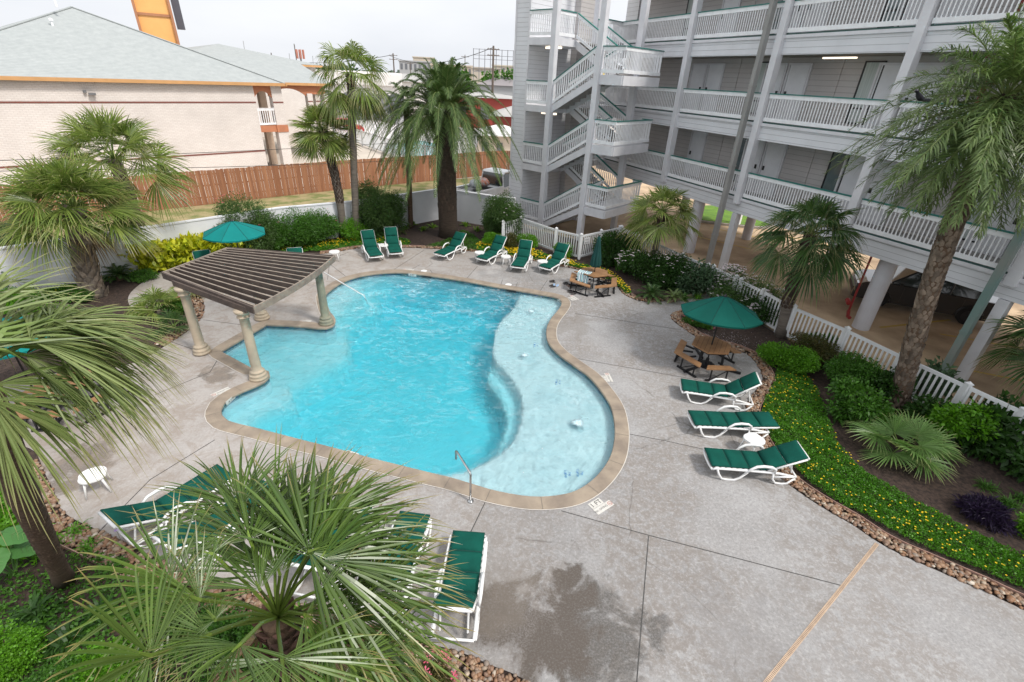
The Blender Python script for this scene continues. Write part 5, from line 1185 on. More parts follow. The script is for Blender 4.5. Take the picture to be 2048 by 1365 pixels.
def feather(mb, stem, base, d0, Lf, r_, n=46, ll=.42, lw=.014, droop=.5, rise=.0, vee=.5, thin=.15, jit=.05, dexp=2.1):
    """one pinnate leaf on an arching midrib"""
    d0 = up2(d0); K = 14; s = np.linspace(0, 1, K+1); h = up2(np.array([d0[0], d0[1], 0.001]))
    pts = np.array([base + d0*Lf*x*(1-.12*x) + np.array([0, 0, -1])*droop*Lf*x**dexp for x in s])
    stem.tube(list(pts), [.010*Lf/2*(1-.8*x)+.003 for x in s], 5, cap=False)
    u = np.linspace(.13, .995, n); ip = np.array([[np.interp(x, s, pts[:, j]) for j in range(3)] for x in u])
    tg = np.array([up2(np.array([np.interp(min(x+.03, 1), s, pts[:, j]) - np.interp(x-.03, s, pts[:, j]) for j in range(3)])) for x in u])
    side0 = up2(np.cross(d0, [0, 0, 1]))
    L2 = ll*np.sin(np.pi*(thin+.82*u)**.8)**.55*r_.uniform(.88, 1.08, n)
    for sg in (-1, 1):
        upv = np.cross(side0, tg); upv = np.where((upv[:, 2] < 0)[:, None], -upv, upv)
        ang = .55 + .55*u + r_.normal(0, jit, n); v = vee*r_.uniform(.5-jit*4, 1.3+jit, n)
        dd = sg*side0[None]*np.cos(ang)[:, None] + tg*np.sin(ang)[:, None] + upv*v[:, None]*.6
        dd /= np.linalg.norm(dd, axis=1, keepdims=True)
        p0 = ip; p1 = ip + dd*(L2*.5)[:, None] ; p2 = ip + dd*L2[:, None] + np.array([0, 0, -1])*(L2*.28*r_.uniform(.4, 1.6, n))[:, None]
        wv = np.cross(dd, upv); wv /= np.linalg.norm(wv, axis=1, keepdims=True)+1e-9
        V = np.stack([p0-wv*lw*.6, p0+wv*lw*.6, p1+wv*lw, p1-wv*lw, p2+wv*.002, p2-wv*.002], 1)
        i0 = np.arange(n)[:, None]*6; Fc = np.concatenate([i0+np.array([[0, 1, 2, 3]]), i0+np.array([[3, 2, 4, 5]])])
        mb.add(V.reshape(-1, 3), Fc, np.tile([0, 0, .5, .5, 1, 1], n))
def scatter_leaves(mb, C, N, Ln, Wd, r_, fold=.25, droop=.25):
    """diamond leaves at points C pointing along N"""
    n = len(C); N = N/(np.linalg.norm(N, axis=1, keepdims=True)+1e-9)
    q = r_.normal(size=(n, 3)); sd = np.cross(N, q); sd /= np.linalg.norm(sd, axis=1, keepdims=True)+1e-9; nn = np.cross(N, sd)
    L_ = (Ln*r_.uniform(.55, 1.45, n))[:, None]; W_ = (Wd*r_.uniform(.8, 1.2, n))[:, None]
    tip = C + N*L_ + np.array([0, 0, -1])*L_*droop; mid = C + N*L_*.45
    V = np.stack([C, mid - sd*W_ + nn*W_*fold, tip, mid + sd*W_ + nn*W_*fold], 1)
    i0 = np.arange(n)[:, None]*4; mb.add(V.reshape(-1, 3), np.concatenate([i0+np.array([[0, 1, 2]]), i0+np.array([[0, 2, 3]])]), np.tile([0, .5, 1, .5], n))
LG = {
 'dark': leafmat("dark_green_leaf", (.022, .062, .012), (.045, .11, .018)), 'mid': leafmat("mid_green_leaf", (.04, .12, .014), (.08, .19, .025)),
 'bright': leafmat("bright_green_leaf", (.075, .22, .012), (.13, .30, .02)), 'yellow': leafmat("croton_leaf", (.60, .56, .03), (.22, .32, .02), isl=.3),
 'bronze': leafmat("bronze_leaf", (.11, .075, .03), (.07, .11, .025)), 'purple': leafmat("purple_leaf", (.02, .014, .035), (.035, .02, .05), transl=.1),
 'blue': leafmat("grey_green_leaf", (.05, .10, .05), (.09, .15, .07)), 'olive': leafmat("oleander_leaf", (.05, .11, .025), (.10, .17, .05)),
 'ground': leafmat("ground_cover_leaf", (.05, .17, .012), (.10, .26, .02)), 'lime': leafmat("lime_leaf", (.18, .30, .03), (.12, .25, .02))}
petal_w = P("white_petal", (.8, .76, .78), (.75, .6, .66), scale=30, rough=.6); petal_y = P("yellow_petal", (.85, .62, .01), (.8, .5, .01), scale=30, rough=.6); petal_p = P("pink_petal", (.6, .12, .2), (.5, .08, .12), scale=30, rough=.6)
petal_o = P("orange_petal", (.75, .16, .03), scale=20); petal_v = P("violet_petal", (.4, .25, .6), scale=20)
twig = P("twig_bark", (.12, .09, .06), (.07, .05, .035), scale=10, rough=.9)
def shrub(px, py, hw, ty, kind, label, leaf=(.09, .022), dens=1.0, flowers=None, nfl=60, name="shrub", lumps=7, up_=.35, depth=1.0, cat="shrub", seed=None):
    b = G(px, py); m_ = mpp(px, py); rad = hw*m_*1.22; H_ = max(.25, hgt(px, py, px, ty)); sd = seed or int(px*7+py); r_ = rnd(sd)
    root = empty(name, (b[0], b[1], -.02), 0, label, cat)
    cen = [(0, 0, H_*.5, rad*.62, H_*.48)]
    for k in range(lumps):
        a = k*2.4+r_.random(); q = r_.uniform(.35, .62)*rad; cen.append((q*math.cos(a), q*math.sin(a)*depth, H_*r_.uniform(.28, .72), rad*r_.uniform(.3, .46), H_*r_.uniform(.2, .34)))
    Cs, Ns = [], []; areaT = 0
    for x, y, z, rr, rz in cen:
        n = int(dens*1.15*4*math.pi*rr*(rr*.4+rz*.6)/(leaf[0]*leaf[1]*1.6)) + 30; d = r_.normal(size=(n, 3)); d /= np.linalg.norm(d, axis=1, keepdims=True)
        sh = (r_.uniform(.4, 1.12, n)**.6*(1+.16*np.sin(d[:, 0]*6+x*9+sd)*np.sin(d[:, 2]*5+y*7)+.10*np.sin(d[:, 1]*13+sd)))[:, None]; p = np.array([x, y, z]) + d*sh*np.array([rr, rr*depth, rz]); Cs.append(p); Ns.append(d + np.array([0, 0, up_]) + r_.normal(0, .7, (n, 3)))
    C = np.concatenate(Cs); N = np.concatenate(Ns); k_ = C[:, 2] > .02; C, N = C[k_], N[k_]
    mb = MB(); scatter_leaves(mb, C, N, leaf[0], leaf[1], r_); fo = mb.build("foliage", LG[kind], root, attname="tip")
    mb = MB()
    for k in range(7): a = k*.9; t = np.array([rad*.5*math.cos(a), rad*.5*math.sin(a), H_*.7]); mb.tube([(0.02*math.cos(a), .02*math.sin(a), 0), tuple(t*.5+[0, 0, .03]), tuple(t)], [.016, .011, .005], 5)
    mb.build("stems", twig, root)
    if flowers is not None:
        top = C[(C[:, 2] > H_*.35)]; d_ = np.linalg.norm((top - [0, 0, H_*.45])/[rad, rad*depth, H_*.55], axis=1); pick = top[np.argsort(-d_ + r_.normal(0, .18, len(d_)))[:nfl]]
        mb = MB()
        for p in pick:
            a0 = r_.random()*6; sz = r_.uniform(.026, .044); d = up2(p-[0, 0, H_*.4])*(leaf[0]*.9)
            for k in range(5): a = a0+k*1.257; e = np.array([math.cos(a), math.sin(a), .35]); e2 = np.array([math.cos(a+.6), math.sin(a+.6), .35]); mb.add([p+d, p+d+e*sz, p+d+(e+e2)*sz*.7, p+d+e2*sz], [(0, 1, 2, 3)])
        mb.build("flowers", flowers, root)
    return root
def trunk_path(base, top, bow_=(0, 0), n=10):
    base, top = np.array(base, float), np.array(top, float); return [base + (top-base)*t + np.array([bow_[0], bow_[1], 0])*math.sin(math.pi*t) for t in np.linspace(0, 1, n)]
def interp(path, t): x = t*(len(path)-1); i = min(int(x), len(path)-2); return path[i]*(1-(x-i)) + path[i+1]*(x-i)
def boots(mb, path, rad, rows, per, size, r_, lift=.5, t0=0, t1=1):
    for i in range(rows):
        t = t0+(t1-t0)*(i+.5)/rows; c = interp(path, t); ax = up2(interp(path, min(1, t+.05)) - interp(path, max(0, t-.05))); rr = rad(t)
        e1 = up2(np.cross(ax, [1, 0, .1])); e2 = np.cross(ax, e1)
        for k in range(per):
            a = 2*math.pi*(k + (i % 2)*.5)/per + r_.normal(0, .08); o = e1*math.cos(a)+e2*math.sin(a); tn = np.cross(ax, o); s = size*r_.uniform(.75, 1.25)
            p = c + o*rr*.92; lf = lift*r_.uniform(.6, 1.3)
            V = [p - tn*s*.5, p + tn*s*.5, p + tn*s*.42 + ax*s*.75 + o*s*lf*.6, p - tn*s*.42 + ax*s*.75 + o*s*lf*.6, p + ax*s*1.15 + o*s*lf*1.0, p - ax*s*.25 + o*s*.28]
            mb.add(V, [(0, 1, 2, 3), (3, 2, 4), (0, 5, 1), (1, 5, 2), (2, 5, 4), (4, 5, 3), (3, 5, 0)])
fanm = {'sabal': leafmat("sabal_leaf", (.09, .16, .025), (.24, .29, .075), tip=(.42, .33, .17), isl=.3, rough=.38, spec=.5), 'wash': leafmat("washingtonia_leaf", (.12, .19, .035), (.24, .29, .08), tip=(.5, .4, .22), isl=.3, rough=.38, spec=.5),
        'fg': leafmat("near_fan_leaf", (.05, .105, .018), (.13, .20, .042), tip=(.45, .33, .15), isl=.28, rough=.33, spec=.6, transl=.25), 'grey': leafmat("grey_fan_leaf", (.13, .19, .055), (.30, .345, .13), tip=(.45, .4, .2), isl=.22, rough=.4, spec=.5, transl=.25),
        'dkfan': leafmat("dark_fan_leaf", (.04, .095, .025), (.075, .14, .035), tip=(.35, .28, .14), isl=.3, rough=.4, spec=.5), 'young': leafmat("young_fan_leaf", (.12, .23, .06), (.18, .29, .09), tip=(.35, .33, .15), isl=.2, rough=.4, spec=.4)}
fea = {'date': leafmat("date_palm_leaf", (.045, .09, .024), (.11, .165, .05), isl=.35, rough=.5, spec=.3), 'sylv': leafmat("silver_date_leaf", (.075, .14, .035), (.19, .25, .09), isl=.32, rough=.36, spec=.55), 'sago': leafmat("sago_leaf", (.03, .075, .02), (.055, .12, .03), isl=.25)}
rib_m = P("leaf_rib", (.17, .21, .06), (.13, .17, .05), scale=3, rough=.5); pet_m = P("petiole", (.17, .25, .06), (.12, .18, .04), scale=3, rough=.45)
bark_g = P("grey_palm_bark", (.20, .17, .14), (.12, .10, .085), scale=3, stretch=(1, 1, 6), rough=.9, bump=.7, bscale=14)
bark_b = P("brown_fibre_bark", (.15, .095, .06), (.085, .052, .033), scale=4, stretch=(1, 1, 9), rough=.95, bump=1.0, bscale=20)
boot_m = P("palm_boot", (.27, .225, .18), (.14, .105, .08), scale=5, rough=.85, bump=.4, island=.35); boot_d = P("dark_palm_boot", (.085, .055, .038), (.045, .03, .022), scale=5, rough=.9, bump=.5, island=.4)
boot_t = P("tan_palm_boot", (.22, .17, .13), (.10, .072, .052), scale=6, rough=.9, bump=.4, island=.4); dead_m = leafmat("dead_frond", (.33, .24, .13), (.22, .15, .08), isl=.3, transl=.1)
def fan_palm(name, label, base, heart, mat, Lf, nf, r0, r1, seed, pet=.7, el=(-.5, 1.35), nl=30, bootspec=None, bark=None, bow_=(0, 0), droop=.35, dead=0, sp=3.7, K=4, bias=None, split=.45, explicit=None, skirt=0):
    root = empty(name, (base[0], base[1], -.03), 0, label, "palm tree"); r_ = rnd(seed); o = np.array([base[0], base[1], -.03])
    path = trunk_path(np.array([0, 0, 0.]), np.array(heart)-o, bow_); rad = lambda t: r0*(1-t)**1.0 + r1*t + (.05*r0/.15 if t < .04 else 0)
    mb = MB(); mb.tube(path, [rad(t) for t in np.linspace(0, 1, len(path))], 18); tk = mb.build("trunk", bark or bark_g, root, smooth=True)
    if bootspec:
        rows, per, size, bm, t0 = bootspec; mb = MB(); boots(mb, path, rad, rows, per, size, r_, t0=t0); mb.build("leaf_boots", bm, tk)
    hc = path[-1]; mb, sm = MB(), MB(); db = MB()
    fr = []
    if explicit: fr = explicit
    else:
        for i in range(nf):
            t = (i+.5)/nf; az = i*2.39996+r_.normal(0, .15); e = el[1]+(el[0]-el[1])*t**.9+r_.normal(0, .08); d = np.array([math.cos(az)*math.cos(e), math.sin(az)*math.cos(e), math.sin(e)])
            if bias is not None: d = up2(d+np.array(bias)*(.5+.5*t))
            fr.append((d, pet*r_.uniform(.8, 1.1)*(.75+.35*t), Lf*r_.uniform(.88, 1.08)*(.85+.2*t), None))
    for d, pl, L_, nrm in fr:
        d = up2(np.array(d)); hub = hc + d*pl + np.array([0, 0, -1])*pl*.10*(1-abs(d[2])); 
        sm.tube([hc - d*.04, hc + d*pl*.5 + [0, 0, .02*pl], hub, hub + d*.05*L_], [.022, .014, .010, .004], 5)
        up_v = np.array([0, 0, 1.]) if abs(d[2]) < .9 else -up2(np.array([d[0], d[1], 0])+1e-6)
        n_ = np.array(nrm) if nrm is not None else up_v + r_.normal(0, .42, 3)
        ax = up2(d + np.array([0, 0, -.18 if d[2] < .8 else 0]) + r_.normal(0, .08, 3))
        fan(mb, hub, ax, n_, L_, r_, nl=nl, spread=sp, droop=droop*r_.uniform(.7, 1.4), split=split, K=K)
    cr = mb.build("crown", fanm[mat], root, attname="tip"); sm.build("petioles", pet_m, cr)
    for i in range(dead):
        az = r_.random()*6.28; e = r_.uniform(-1.35, -.9); d = np.array([math.cos(az)*math.cos(e), math.sin(az)*math.cos(e), math.sin(e)]); fan(db, hc+d*pet*.6-[0, 0, .1], d, np.array([0, 0, 1.]), Lf*.7, r_, nl=18, spread=2.4, droop=.6, K=3)
    if dead: db.build("dead_fronds", dead_m, root, attname="tip")
    return root
def date_palm(name, label, base, heart, mat, Lf, nf, r0, r1, seed, n=50, ll=.42, lw=.014, el=(-.7, 1.4), droop=.55, bootspec=None, bark=None, bow_=(0, 0), vee=.5, keep=None, boss=None, jit=.05, dexp=2.1):
    root = empty(name, (base[0], base[1], -.03), 0, label, "palm tree"); r_ = rnd(seed); o = np.array([base[0], base[1], -.03])
    path = trunk_path(np.array([0, 0, 0.]), np.array(heart)-o, bow_); rad = lambda t: r0*(1-t)+r1*t+(.1*r0 if t < .05 else 0)
    mb = MB(); mb.tube(path, [rad(t) for t in np.linspace(0, 1, len(path))], 20); tk = mb.build("trunk", bark or bark_b, root, smooth=True)
    if bootspec:
        rows, per, size, bm, t0 = bootspec; mb = MB(); boots(mb, path, rad, rows, per, size, r_, t0=t0, lift=.35); mb.build("leaf_boots", bm, tk)
    if boss:
        mb = MB(); boots(mb, path, lambda t: rad(t)*1.15, 7, 11, boss, r_, lift=1.0, t0=.86); mb.build("boot_boss", boot_d, tk)
    hc = path[-1]; mb, sm = MB(), MB()
    for i in range(nf):
        t = (i+.5)/nf; az = i*2.39996+r_.normal(0, .1); e = el[1]+(el[0]-el[1])*t**.8+r_.normal(0, .06); d = np.array([math.cos(az)*math.cos(e), math.sin(az)*math.cos(e), math.sin(e)])
        if keep is not None and not keep(d): continue
        feather(mb, sm, hc + d*r1*.6, d, Lf*r_.uniform(.9, 1.08)*(.8+.25*min(1, t*2)), r_, n=n, ll=ll, lw=lw, droop=droop*(.2+.8*math.cos(e)*(1 if e > -.1 else max(.2, 1+1.6*(e+.1)))), vee=vee, jit=jit, dexp=dexp)
    cr = mb.build("crown", fea[mat], root, attname="tip"); sm.build("midribs", rib_m, cr)
    return root
def above(px, py, z): return G(px, py, z)          # point seen at a pixel at a known height
def up_at(base, px, py):
    """point above/near the base on the pixel ray at the base's distance from the camera"""
    r = ray(px, py); t = (base[0]*r[0]+base[1]*r[1])/(r[0]**2+r[1]**2); return np.array([t*r[0], t*r[1], CAM_H+t*r[2]])
# ---- foreground fan palm: leaves set where the photo shows each hub
H0 = at_d(556, 1235, 2.1)
def P3(px, py, d): return at_d(px, py, d)
def fleaf(hpx, hpy, tpx, tpy, dh, dt, nrm=None, Lk=1.0):
    hub = P3(hpx, hpy, dh); tp = P3(tpx, tpy, dt); d = hub - H0; return hub, tp
root = empty("fan_palm", (H0[0], H0[1], -.03), 0, "big fan palm filling the bottom of the picture, its leaves spread over the near loungers", "palm tree")
o = np.array([H0[0], H0[1], -.03]); r_ = rnd(11); mb = MB(); path = trunk_path(np.zeros(3), H0-o); mb.tube(path, [.12]*6+[.09]*4, 18); tk = mb.build("trunk", bark_b, root, smooth=True)
mb = MB(); boots(mb, path, lambda t: .10, 40, 8, .06, r_, lift=.7, t0=.3); mb.build("leaf_boots", P("reddish_palm_boot", (.16, .08, .06), (.07, .04, .03), scale=6, rough=.9, island=.4), tk)
mb, sm = MB(), MB()
toc = lambda p: up2(np.array([0, 0, CAM_H]) - p)
spec = [((618,1103),(900,1010),1.9,2.45,3.9,.97), ((550,1140),(560,850),2.25,3.0,2.2,1.1), ((480,1012),(380,850),2.4,3.1,2.5,.9), ((425,1108),(300,1080),2.1,2.4,4.4,.50), ((346,1172),(90,1110),1.8,1.85,3.8,1.0), ((302,1312),(40,1240),1.45,1.4,3.8,.95),
        ((702,1225),(960,1200),1.75,2.0,3.3,1.0), ((564,1318),(600,1600),1.35,1.1,4.0,.9), ((760,1300),(930,1330),1.6,1.7,3.2,.8), ((660,1050),(800,900),2.2,2.9,2.9,1.0), ((600,1060),(660,850),2.2,3.0,2.4,1.05), ((430,1240),(380,1180),1.5,1.7,3.2,.6), ((640,1180),(880,1120),1.75,2.15,3.0,1.0),
        ((640,1120),(760,930),1.85,2.6,3.2,1.0), ((500,1080),(450,880),2.1,2.9,2.6,.95), ((740,1180),(930,1060),1.75,2.1,3.0,.95), ((400,1200),(200,1120),1.7,1.8,3.2,.85), ((420,1270),(250,1340),1.5,1.4,3.2,.85), ((650,1260),(820,1350),1.6,1.5,3.0,.9), ((590,1090),(700,880),2.05,2.9,2.8,1.0),
        ((480,1290),(330,1420),1.35,1.1,3.0,.8), ((700,1330),(820,1450),1.4,1.3,3.0,.8), ((520,1180),(430,1010),1.8,2.5,2.2,.85), ((560,1150),(500,930),1.95,2.8,2.3,1.0), ((610,1230),(760,1290),1.6,1.7,2.8,.7)]
for (h, t, dh, dt, spd, lk) in spec:
    hub = P3(*h, dh); tp = P3(*t, dt); ax = up2(tp-hub); Ln = np.linalg.norm(tp-hub)*1.0*lk; Ln = min(Ln, 1.0)
    n_ = toc(hub)*.75 + np.array([0, 0, .8]) + r_.normal(0, .12, 3); fan(mb, hub-o, ax, n_, Ln, r_, nl=40, spread=spd, droop=.20, split=.34, K=7, wmul=.92, wild=.7)
    sm.tube([H0-o, (H0+hub)/2+[0, 0, .04]-o, hub-o, hub+ax*.06-o], [.010, .009, .008, .004], 6)
cr = mb.build("crown", fanm['fg'], root, attname="tip"); sm.build("petioles", leafmat("lime_petiole", (.17, .25, .04), (.13, .2, .035), transl=.1), cr)
mb = MB()
for i in range(7):
    az = r_.random()*6.28; e = r_.uniform(-1.3, -.6); d = np.array([math.cos(az)*math.cos(e), math.sin(az)*math.cos(e), math.sin(e)]); fan(mb, H0-o+d*.35-[0, 0, .15], d, np.array([0, 0, 1.]), .7, r_, nl=20, spread=2.2, droop=.5, K=4)
mb.build("dead_fronds", dead_m, root, attname="tip")
# ---- leaning palm at the left edge, long drooping leaves
b = G(128, 1160); ht = at_d(-62, 740, 4.1)
root = empty("fan_palm", (b[0], b[1], -.03), 0, "palm at the left edge with brown ringed trunk and long drooping grey green leaves", "palm tree"); o = np.array([b[0], b[1], -.03]); r_ = rnd(21)
path = trunk_path(np.zeros(3), ht-o, bow_=(.04, -.05)); mb = MB(); mb.tube(path, [.15, .115, .108, .108, .11, .11, .115, .12, .12, .11], 24); tk = mb.build("trunk", bark_b, root, smooth=True)
mb = MB(); boots(mb, path, lambda t: .112, 70, 14, .036, r_, lift=.25, t0=.12, t1=.98); mb.build("bark_rings", P("ringed_fibre", (.19, .125, .085), (.10, .062, .042), scale=8, rough=.95, island=.3), tk)
mb, sm = MB(), MB()
spec = [((100,640),(330,665),4.4,4.8,1.0,.34), ((90,660),(330,730),4.3,4.5,1.0,.4), ((50,710),(260,760),4.2,4.3,.9,.4), ((120,640),(290,600),4.6,5.0,.9,.3), ((20,680),(150,590),4.4,5.0,.9,.35), ((-50,600),(-10,470),4.7,5.4,.8,.3),
        ((130,650),(330,690),4.5,4.7,.9,.35), ((0,660),(90,560),4.5,5.0,.8,.3), ((150,700),(310,760),4.3,4.5,.75,.4),
        ((-10,770),(110,860),3.9,3.9,.8,.5), ((100,690),(270,750),4.2,4.3,.9,.38), ((-30,700),(60,600),4.1,4.6,.8,.35), ((50,640),(240,620),4.5,4.8,1.0,.35), ((60,680),(230,700),4.1,4.3,1.0,.4), ((-60,640),(-20,500),4.4,4.9,.8,.35), ((10,700),(160,780),4.1,4.2,.8,.4), ((-20,800),(50,900),3.8,3.7,.7,.5)]
for (h, t, dh, dt, lk, dp) in spec:
    hub = P3(*h, dh); tp = P3(*t, dt); ax = up2(tp-hub); n_ = np.array([0, 0, 1.]) + toc(hub)*.35 + r_.normal(0, .15, 3)
    fan(mb, hub-o, ax, n_, .95*lk, r_, nl=34, spread=2.4, droop=dp*.9, split=.36, K=8, wmul=1.1, wild=1); sm.tube([ht-o, (ht+hub)/2+[0, 0, .1]-o, hub-o, hub+ax*.1-o], [.024, .016, .012, .004], 6)
cr = mb.build("crown", fanm['grey'], root, attname="tip"); sm.build("petioles", pet_m, cr)
# ---- sabal pair upper left
b = G(185, 592); fan_palm("cabbage_palm", "sturdy cabbage palm with grey boot covered trunk and shaggy crown at upper left", b, up_at(b, 146, 415), 'sabal', 1.35, 52, .32, .29, 5, pet=1.15, nl=38, bootspec=(17, 9, .19, boot_m, .0), el=(-.42, 1.45), droop=.26, dead=3, K=5, split=.38)
b = G(306, 530); fan_palm("cabbage_palm", "cabbage palm behind its shaggy neighbour, crown against the cream brick wall", b, up_at(b, 228, 318), 'sabal', 1.35, 36, .22, .18, 6, pet=1.3, nl=36, bootspec=(20, 8, .14, boot_m, .0), el=(-.5, 1.4), droop=.24, split=.38)
# ---- mid row palms
b = G(687, 475); fan_palm("fan_palm", "short crowned fan palm with leaning dark scaly trunk in front of the wood fence", b, up_at(b, 645, 262), 'sabal', .95, 42, .16, .2, 7, pet=.8, nl=28, bootspec=(34, 8, .10, boot_d, .35), el=(-.8, 1.45), droop=.16, bow_=(.18, .0))
b = G(713, 476); fan_palm("washingtonia_palm", "tall slender palm with smooth grey trunk and drooping crown above the roofline", b, up_at(b, 701, 152), 'wash', 1.15, 26, .16, .15, 8, pet=1.1, nl=34, bootspec=(6, 8, .12, boot_d, .92), el=(-1.1, 1.4), droop=.5, dead=2)
b = G(822, 455); date_palm("date_palm", "slimmer palm with thin brown trunk just left of the big date palm", b, up_at(b, 812, 205), 'date', 2.3, 26, .12, .14, 9, n=40, ll=.34, droop=.6, el=(-.7, 1.2))
b = G(897, 472); date_palm("date_palm", "big date palm with thick dark trunk and round feathery crown behind the pool", b, up_at(b, 888, 228), 'date', 3.75, 112, .47, .45, 10, n=64, ll=.46, lw=.0135, droop=.62, el=(-.42, 1.42), dexp=2.5, bootspec=(34, 18, .13, boot_d, .2), boss=.2, bark=P("dark_date_bark", (.075, .052, .038), (.04, .028, .02), scale=4, stretch=(1, 1, 7), rough=.95, bump=1.0, bscale=18), vee=.25)
# ---- palms by the wing
b = G(1300, 545); fan_palm("fan_palm", "fan palm with smooth trunk growing among white flowers in front of the stair tower", b, up_at(b, 1325, 425), 'wash', 1.0, 34, .15, .13, 12, pet=.9, nl=32, bootspec=(6, 8, .1, boot_d, .8), el=(-.8, 1.4), droop=.35)
b = G(1562, 672); fan_palm("fan_palm", "dark green fan palm with rough trunk in the picket fence gap at right centre", b, up_at(b, 1622, 470), 'dkfan', 1.12, 30, .17, .16, 13, pet=.95, nl=38, bootspec=(18, 8, .13, boot_d, .3), el=(-.75, 1.4), droop=.45, bow_=(-.1, 0), K=5)
b = G(1795, 815); hh = up_at(b, 1985, 225) + [.2, .1, .25]
date_palm("date_palm", "tall leaning date palm with scaly tan trunk and silvery feather crown at upper right", b, hh, 'sylv', 2.7, 92, .21, .19, 14, n=60, ll=.44, lw=.0125, droop=.45, el=(-1.15, 1.4), jit=.24, bootspec=(62, 12, .105, boot_t, .0), boss=.14, vee=.85, bow_=(-.12, .1))
b = G(2190, 860); fan_palm("fan_palm", "dark fan palm leaves reaching in from the right edge of the picture", b, up_at(b, 2130, 700)+[0, 0, .2], 'dkfan', .95, 26, .2, .2, 15, pet=.85, nl=34, el=(-.6, 1.2), droop=.3)
# ---- low stemless fan palms
def low_fan(px, py, label, mat, Lf, nf, seed, pet=.35, el=(.0, 1.2), z=.12, **k):
    b = G(px, py); return fan_palm("low_fan_palm", label, b, np.array([b[0], b[1], z]), mat, Lf, nf, .06, .05, seed, pet=pet, el=el, **k)
low_fan(1795, 905, "low pale green fan palm clump on the dark mulch at right", 'young', .80, 14, 31, pet=.62, el=(.15, 1.1), nl=38, sp=4.4, droop=.22, K=5)
low_fan(780, 462, "low dark fan palm in front of the white wall shrub", 'dkfan', .8, 14, 32, pet=.55, el=(.2, 1.3), nl=30)
low_fan(318, 625, "fan palm clump beside the front left pergola column", 'sabal', .72, 13, 33, pet=.5, nl=28)
low_fan(385, 590, "small fan palm between the pergola column and the path", 'sabal', .6, 9, 34, pet=.4, nl=26)
low_fan(110, 555, "low fan palm under the cabbage palm at the left", 'sabal', .65, 16, 35, pet=.5, nl=28)
low_fan(350, 660, "fan palm leaves at the tip of the left planting bed", 'dkfan', .55, 8, 36, pet=.35, nl=24)
low_fan(60, 560, "bright low fan palm at the far left behind the drooping leaves", 'wash', .7, 12, 37, pet=.5, nl=26)
def rosette(px, py, label, L_, nf, seed, mat='sago', ll=.13, n=30, el=(.1, 1.1), droop=.35, name="sago_palm", z=.2, lw=.007):
    b = G(px, py); root = empty(name, (b[0], b[1], -.02), 0, label, "plant"); r_ = rnd(seed); mb, sm = MB(), MB()
    for i in range(nf):
        t = (i+.5)/nf; az = i*2.39996; e = el[1]+(el[0]-el[1])*t; d = np.array([math.cos(az)*math.cos(e), math.sin(az)*math.cos(e), math.sin(e)]); feather(mb, sm, np.array([0, 0, z]), d, L_*r_.uniform(.85, 1.1), r_, n=n, ll=ll, lw=lw, droop=droop, vee=.4)
    mb.build("fronds", fea[mat], root, attname="tip"); sm.build("midribs", rib_m, root); mb = MB(); mb.tube([(0, 0, 0), (0, 0, z)], [.11, .09], 12); mb.build("stem", bark_b, root); return root
rosette(597, 492, "small sago palm in front of the oleander behind the pergola", .62, 26, 41)
rosette(240, 560, "sago palm with stiff leaves between the cabbage palm and the yellow croton hedge", .8, 30, 42)
rosette(1300, 598, "dark sago palm at the front of the upper right planting bed", .75, 32, 43, el=(.0, 1.3))
rosette(1230, 528, "small sago palm right of the closed umbrella", .5, 20, 44)
rosette(1345, 603, "light green fern like plant right of the dark sago palm", .62, 22, 45, mat='sylv', ll=.08, lw=.006, name="fern")
rosette(755, 478, "dark sago like plant at the foot of the shrub against the white wall", .6, 24, 46)
def strap(px, py, label, L_, n, seed, kind, w=.02, name="strap_plant", droop=.5, el=(.3, 1.4)):
    b = G(px, py); root = empty(name, (b[0], b[1], -.02), 0, label, "plant"); r_ = rnd(seed); mb = MB()
    for i in range(n):
        az = r_.random()*6.28; e = r_.uniform(*el); d = np.array([math.cos(az)*math.cos(e), math.sin(az)*math.cos(e), math.sin(e)]); Lx = L_*r_.uniform(.6, 1.1); sd = up2(np.cross(d, [0, 0, 1]))*w; s0 = np.array([r_.normal(0, .05), r_.normal(0, .05), 0]); K = 5; V = []
        for k in range(K+1):
            s = k/K; c = s0 + d*Lx*s + np.array([0, 0, -1])*droop*Lx*s**2.3; ww = math.sin(math.pi*(.12+.86*s))**.8; V += [c-sd*ww, c+sd*ww]
        mb.add(V, [(2*k, 2*k+1, 2*k+3, 2*k+2) for k in range(K)])
    mb.build("leaves", LG[kind], root); return root
# ---- shrubs (photo position of the foot, half width, top)
OL = (.13, .014)
shrub(508, 503, 56, 392, 'olive', "tall oleander with a few pink flowers behind the teal umbrella", OL, 1.2, petal_p, 26)
shrub(596, 495, 50, 420, 'mid', "rounded green shrub between the oleander and the leaning fan palm", (.07, .018), 1.0)
shrub(642, 484, 36, 416, 'mid', "loose green shrub left of the leaning palm trunk", (.07, .018), .9, petal_p, 10)
shrub(757, 468, 46, 370, 'olive', "tall oleander standing against the white garden wall", OL, 1.2)
shrub(708, 480, 28, 436, 'bright', "small bright shrub between the two slender palm trunks", (.07, .018), .8)
shrub(1003, 478, 40, 388, 'olive', "tall dense oleander beside the stair tower wall", OL, 1.4, petal_w, 26)
shrub(986, 492, 20, 466, 'bright', "round bright green shrub left of the bronze one by the tower", (.05, .016), 1.3)
shrub(1020, 497, 17, 465, 'bronze', "bronze leaved shrub between two bright green ones", (.05, .016), 1.2)
shrub(1056, 499, 21, 468, 'bright', "round bright green shrub right of the bronze one by the tower", (.05, .016), 1.3)
shrub(1127, 514, 20, 487, 'bright', "round bright green shrub in front of the picket fence corner panel", (.05, .016), 1.3)
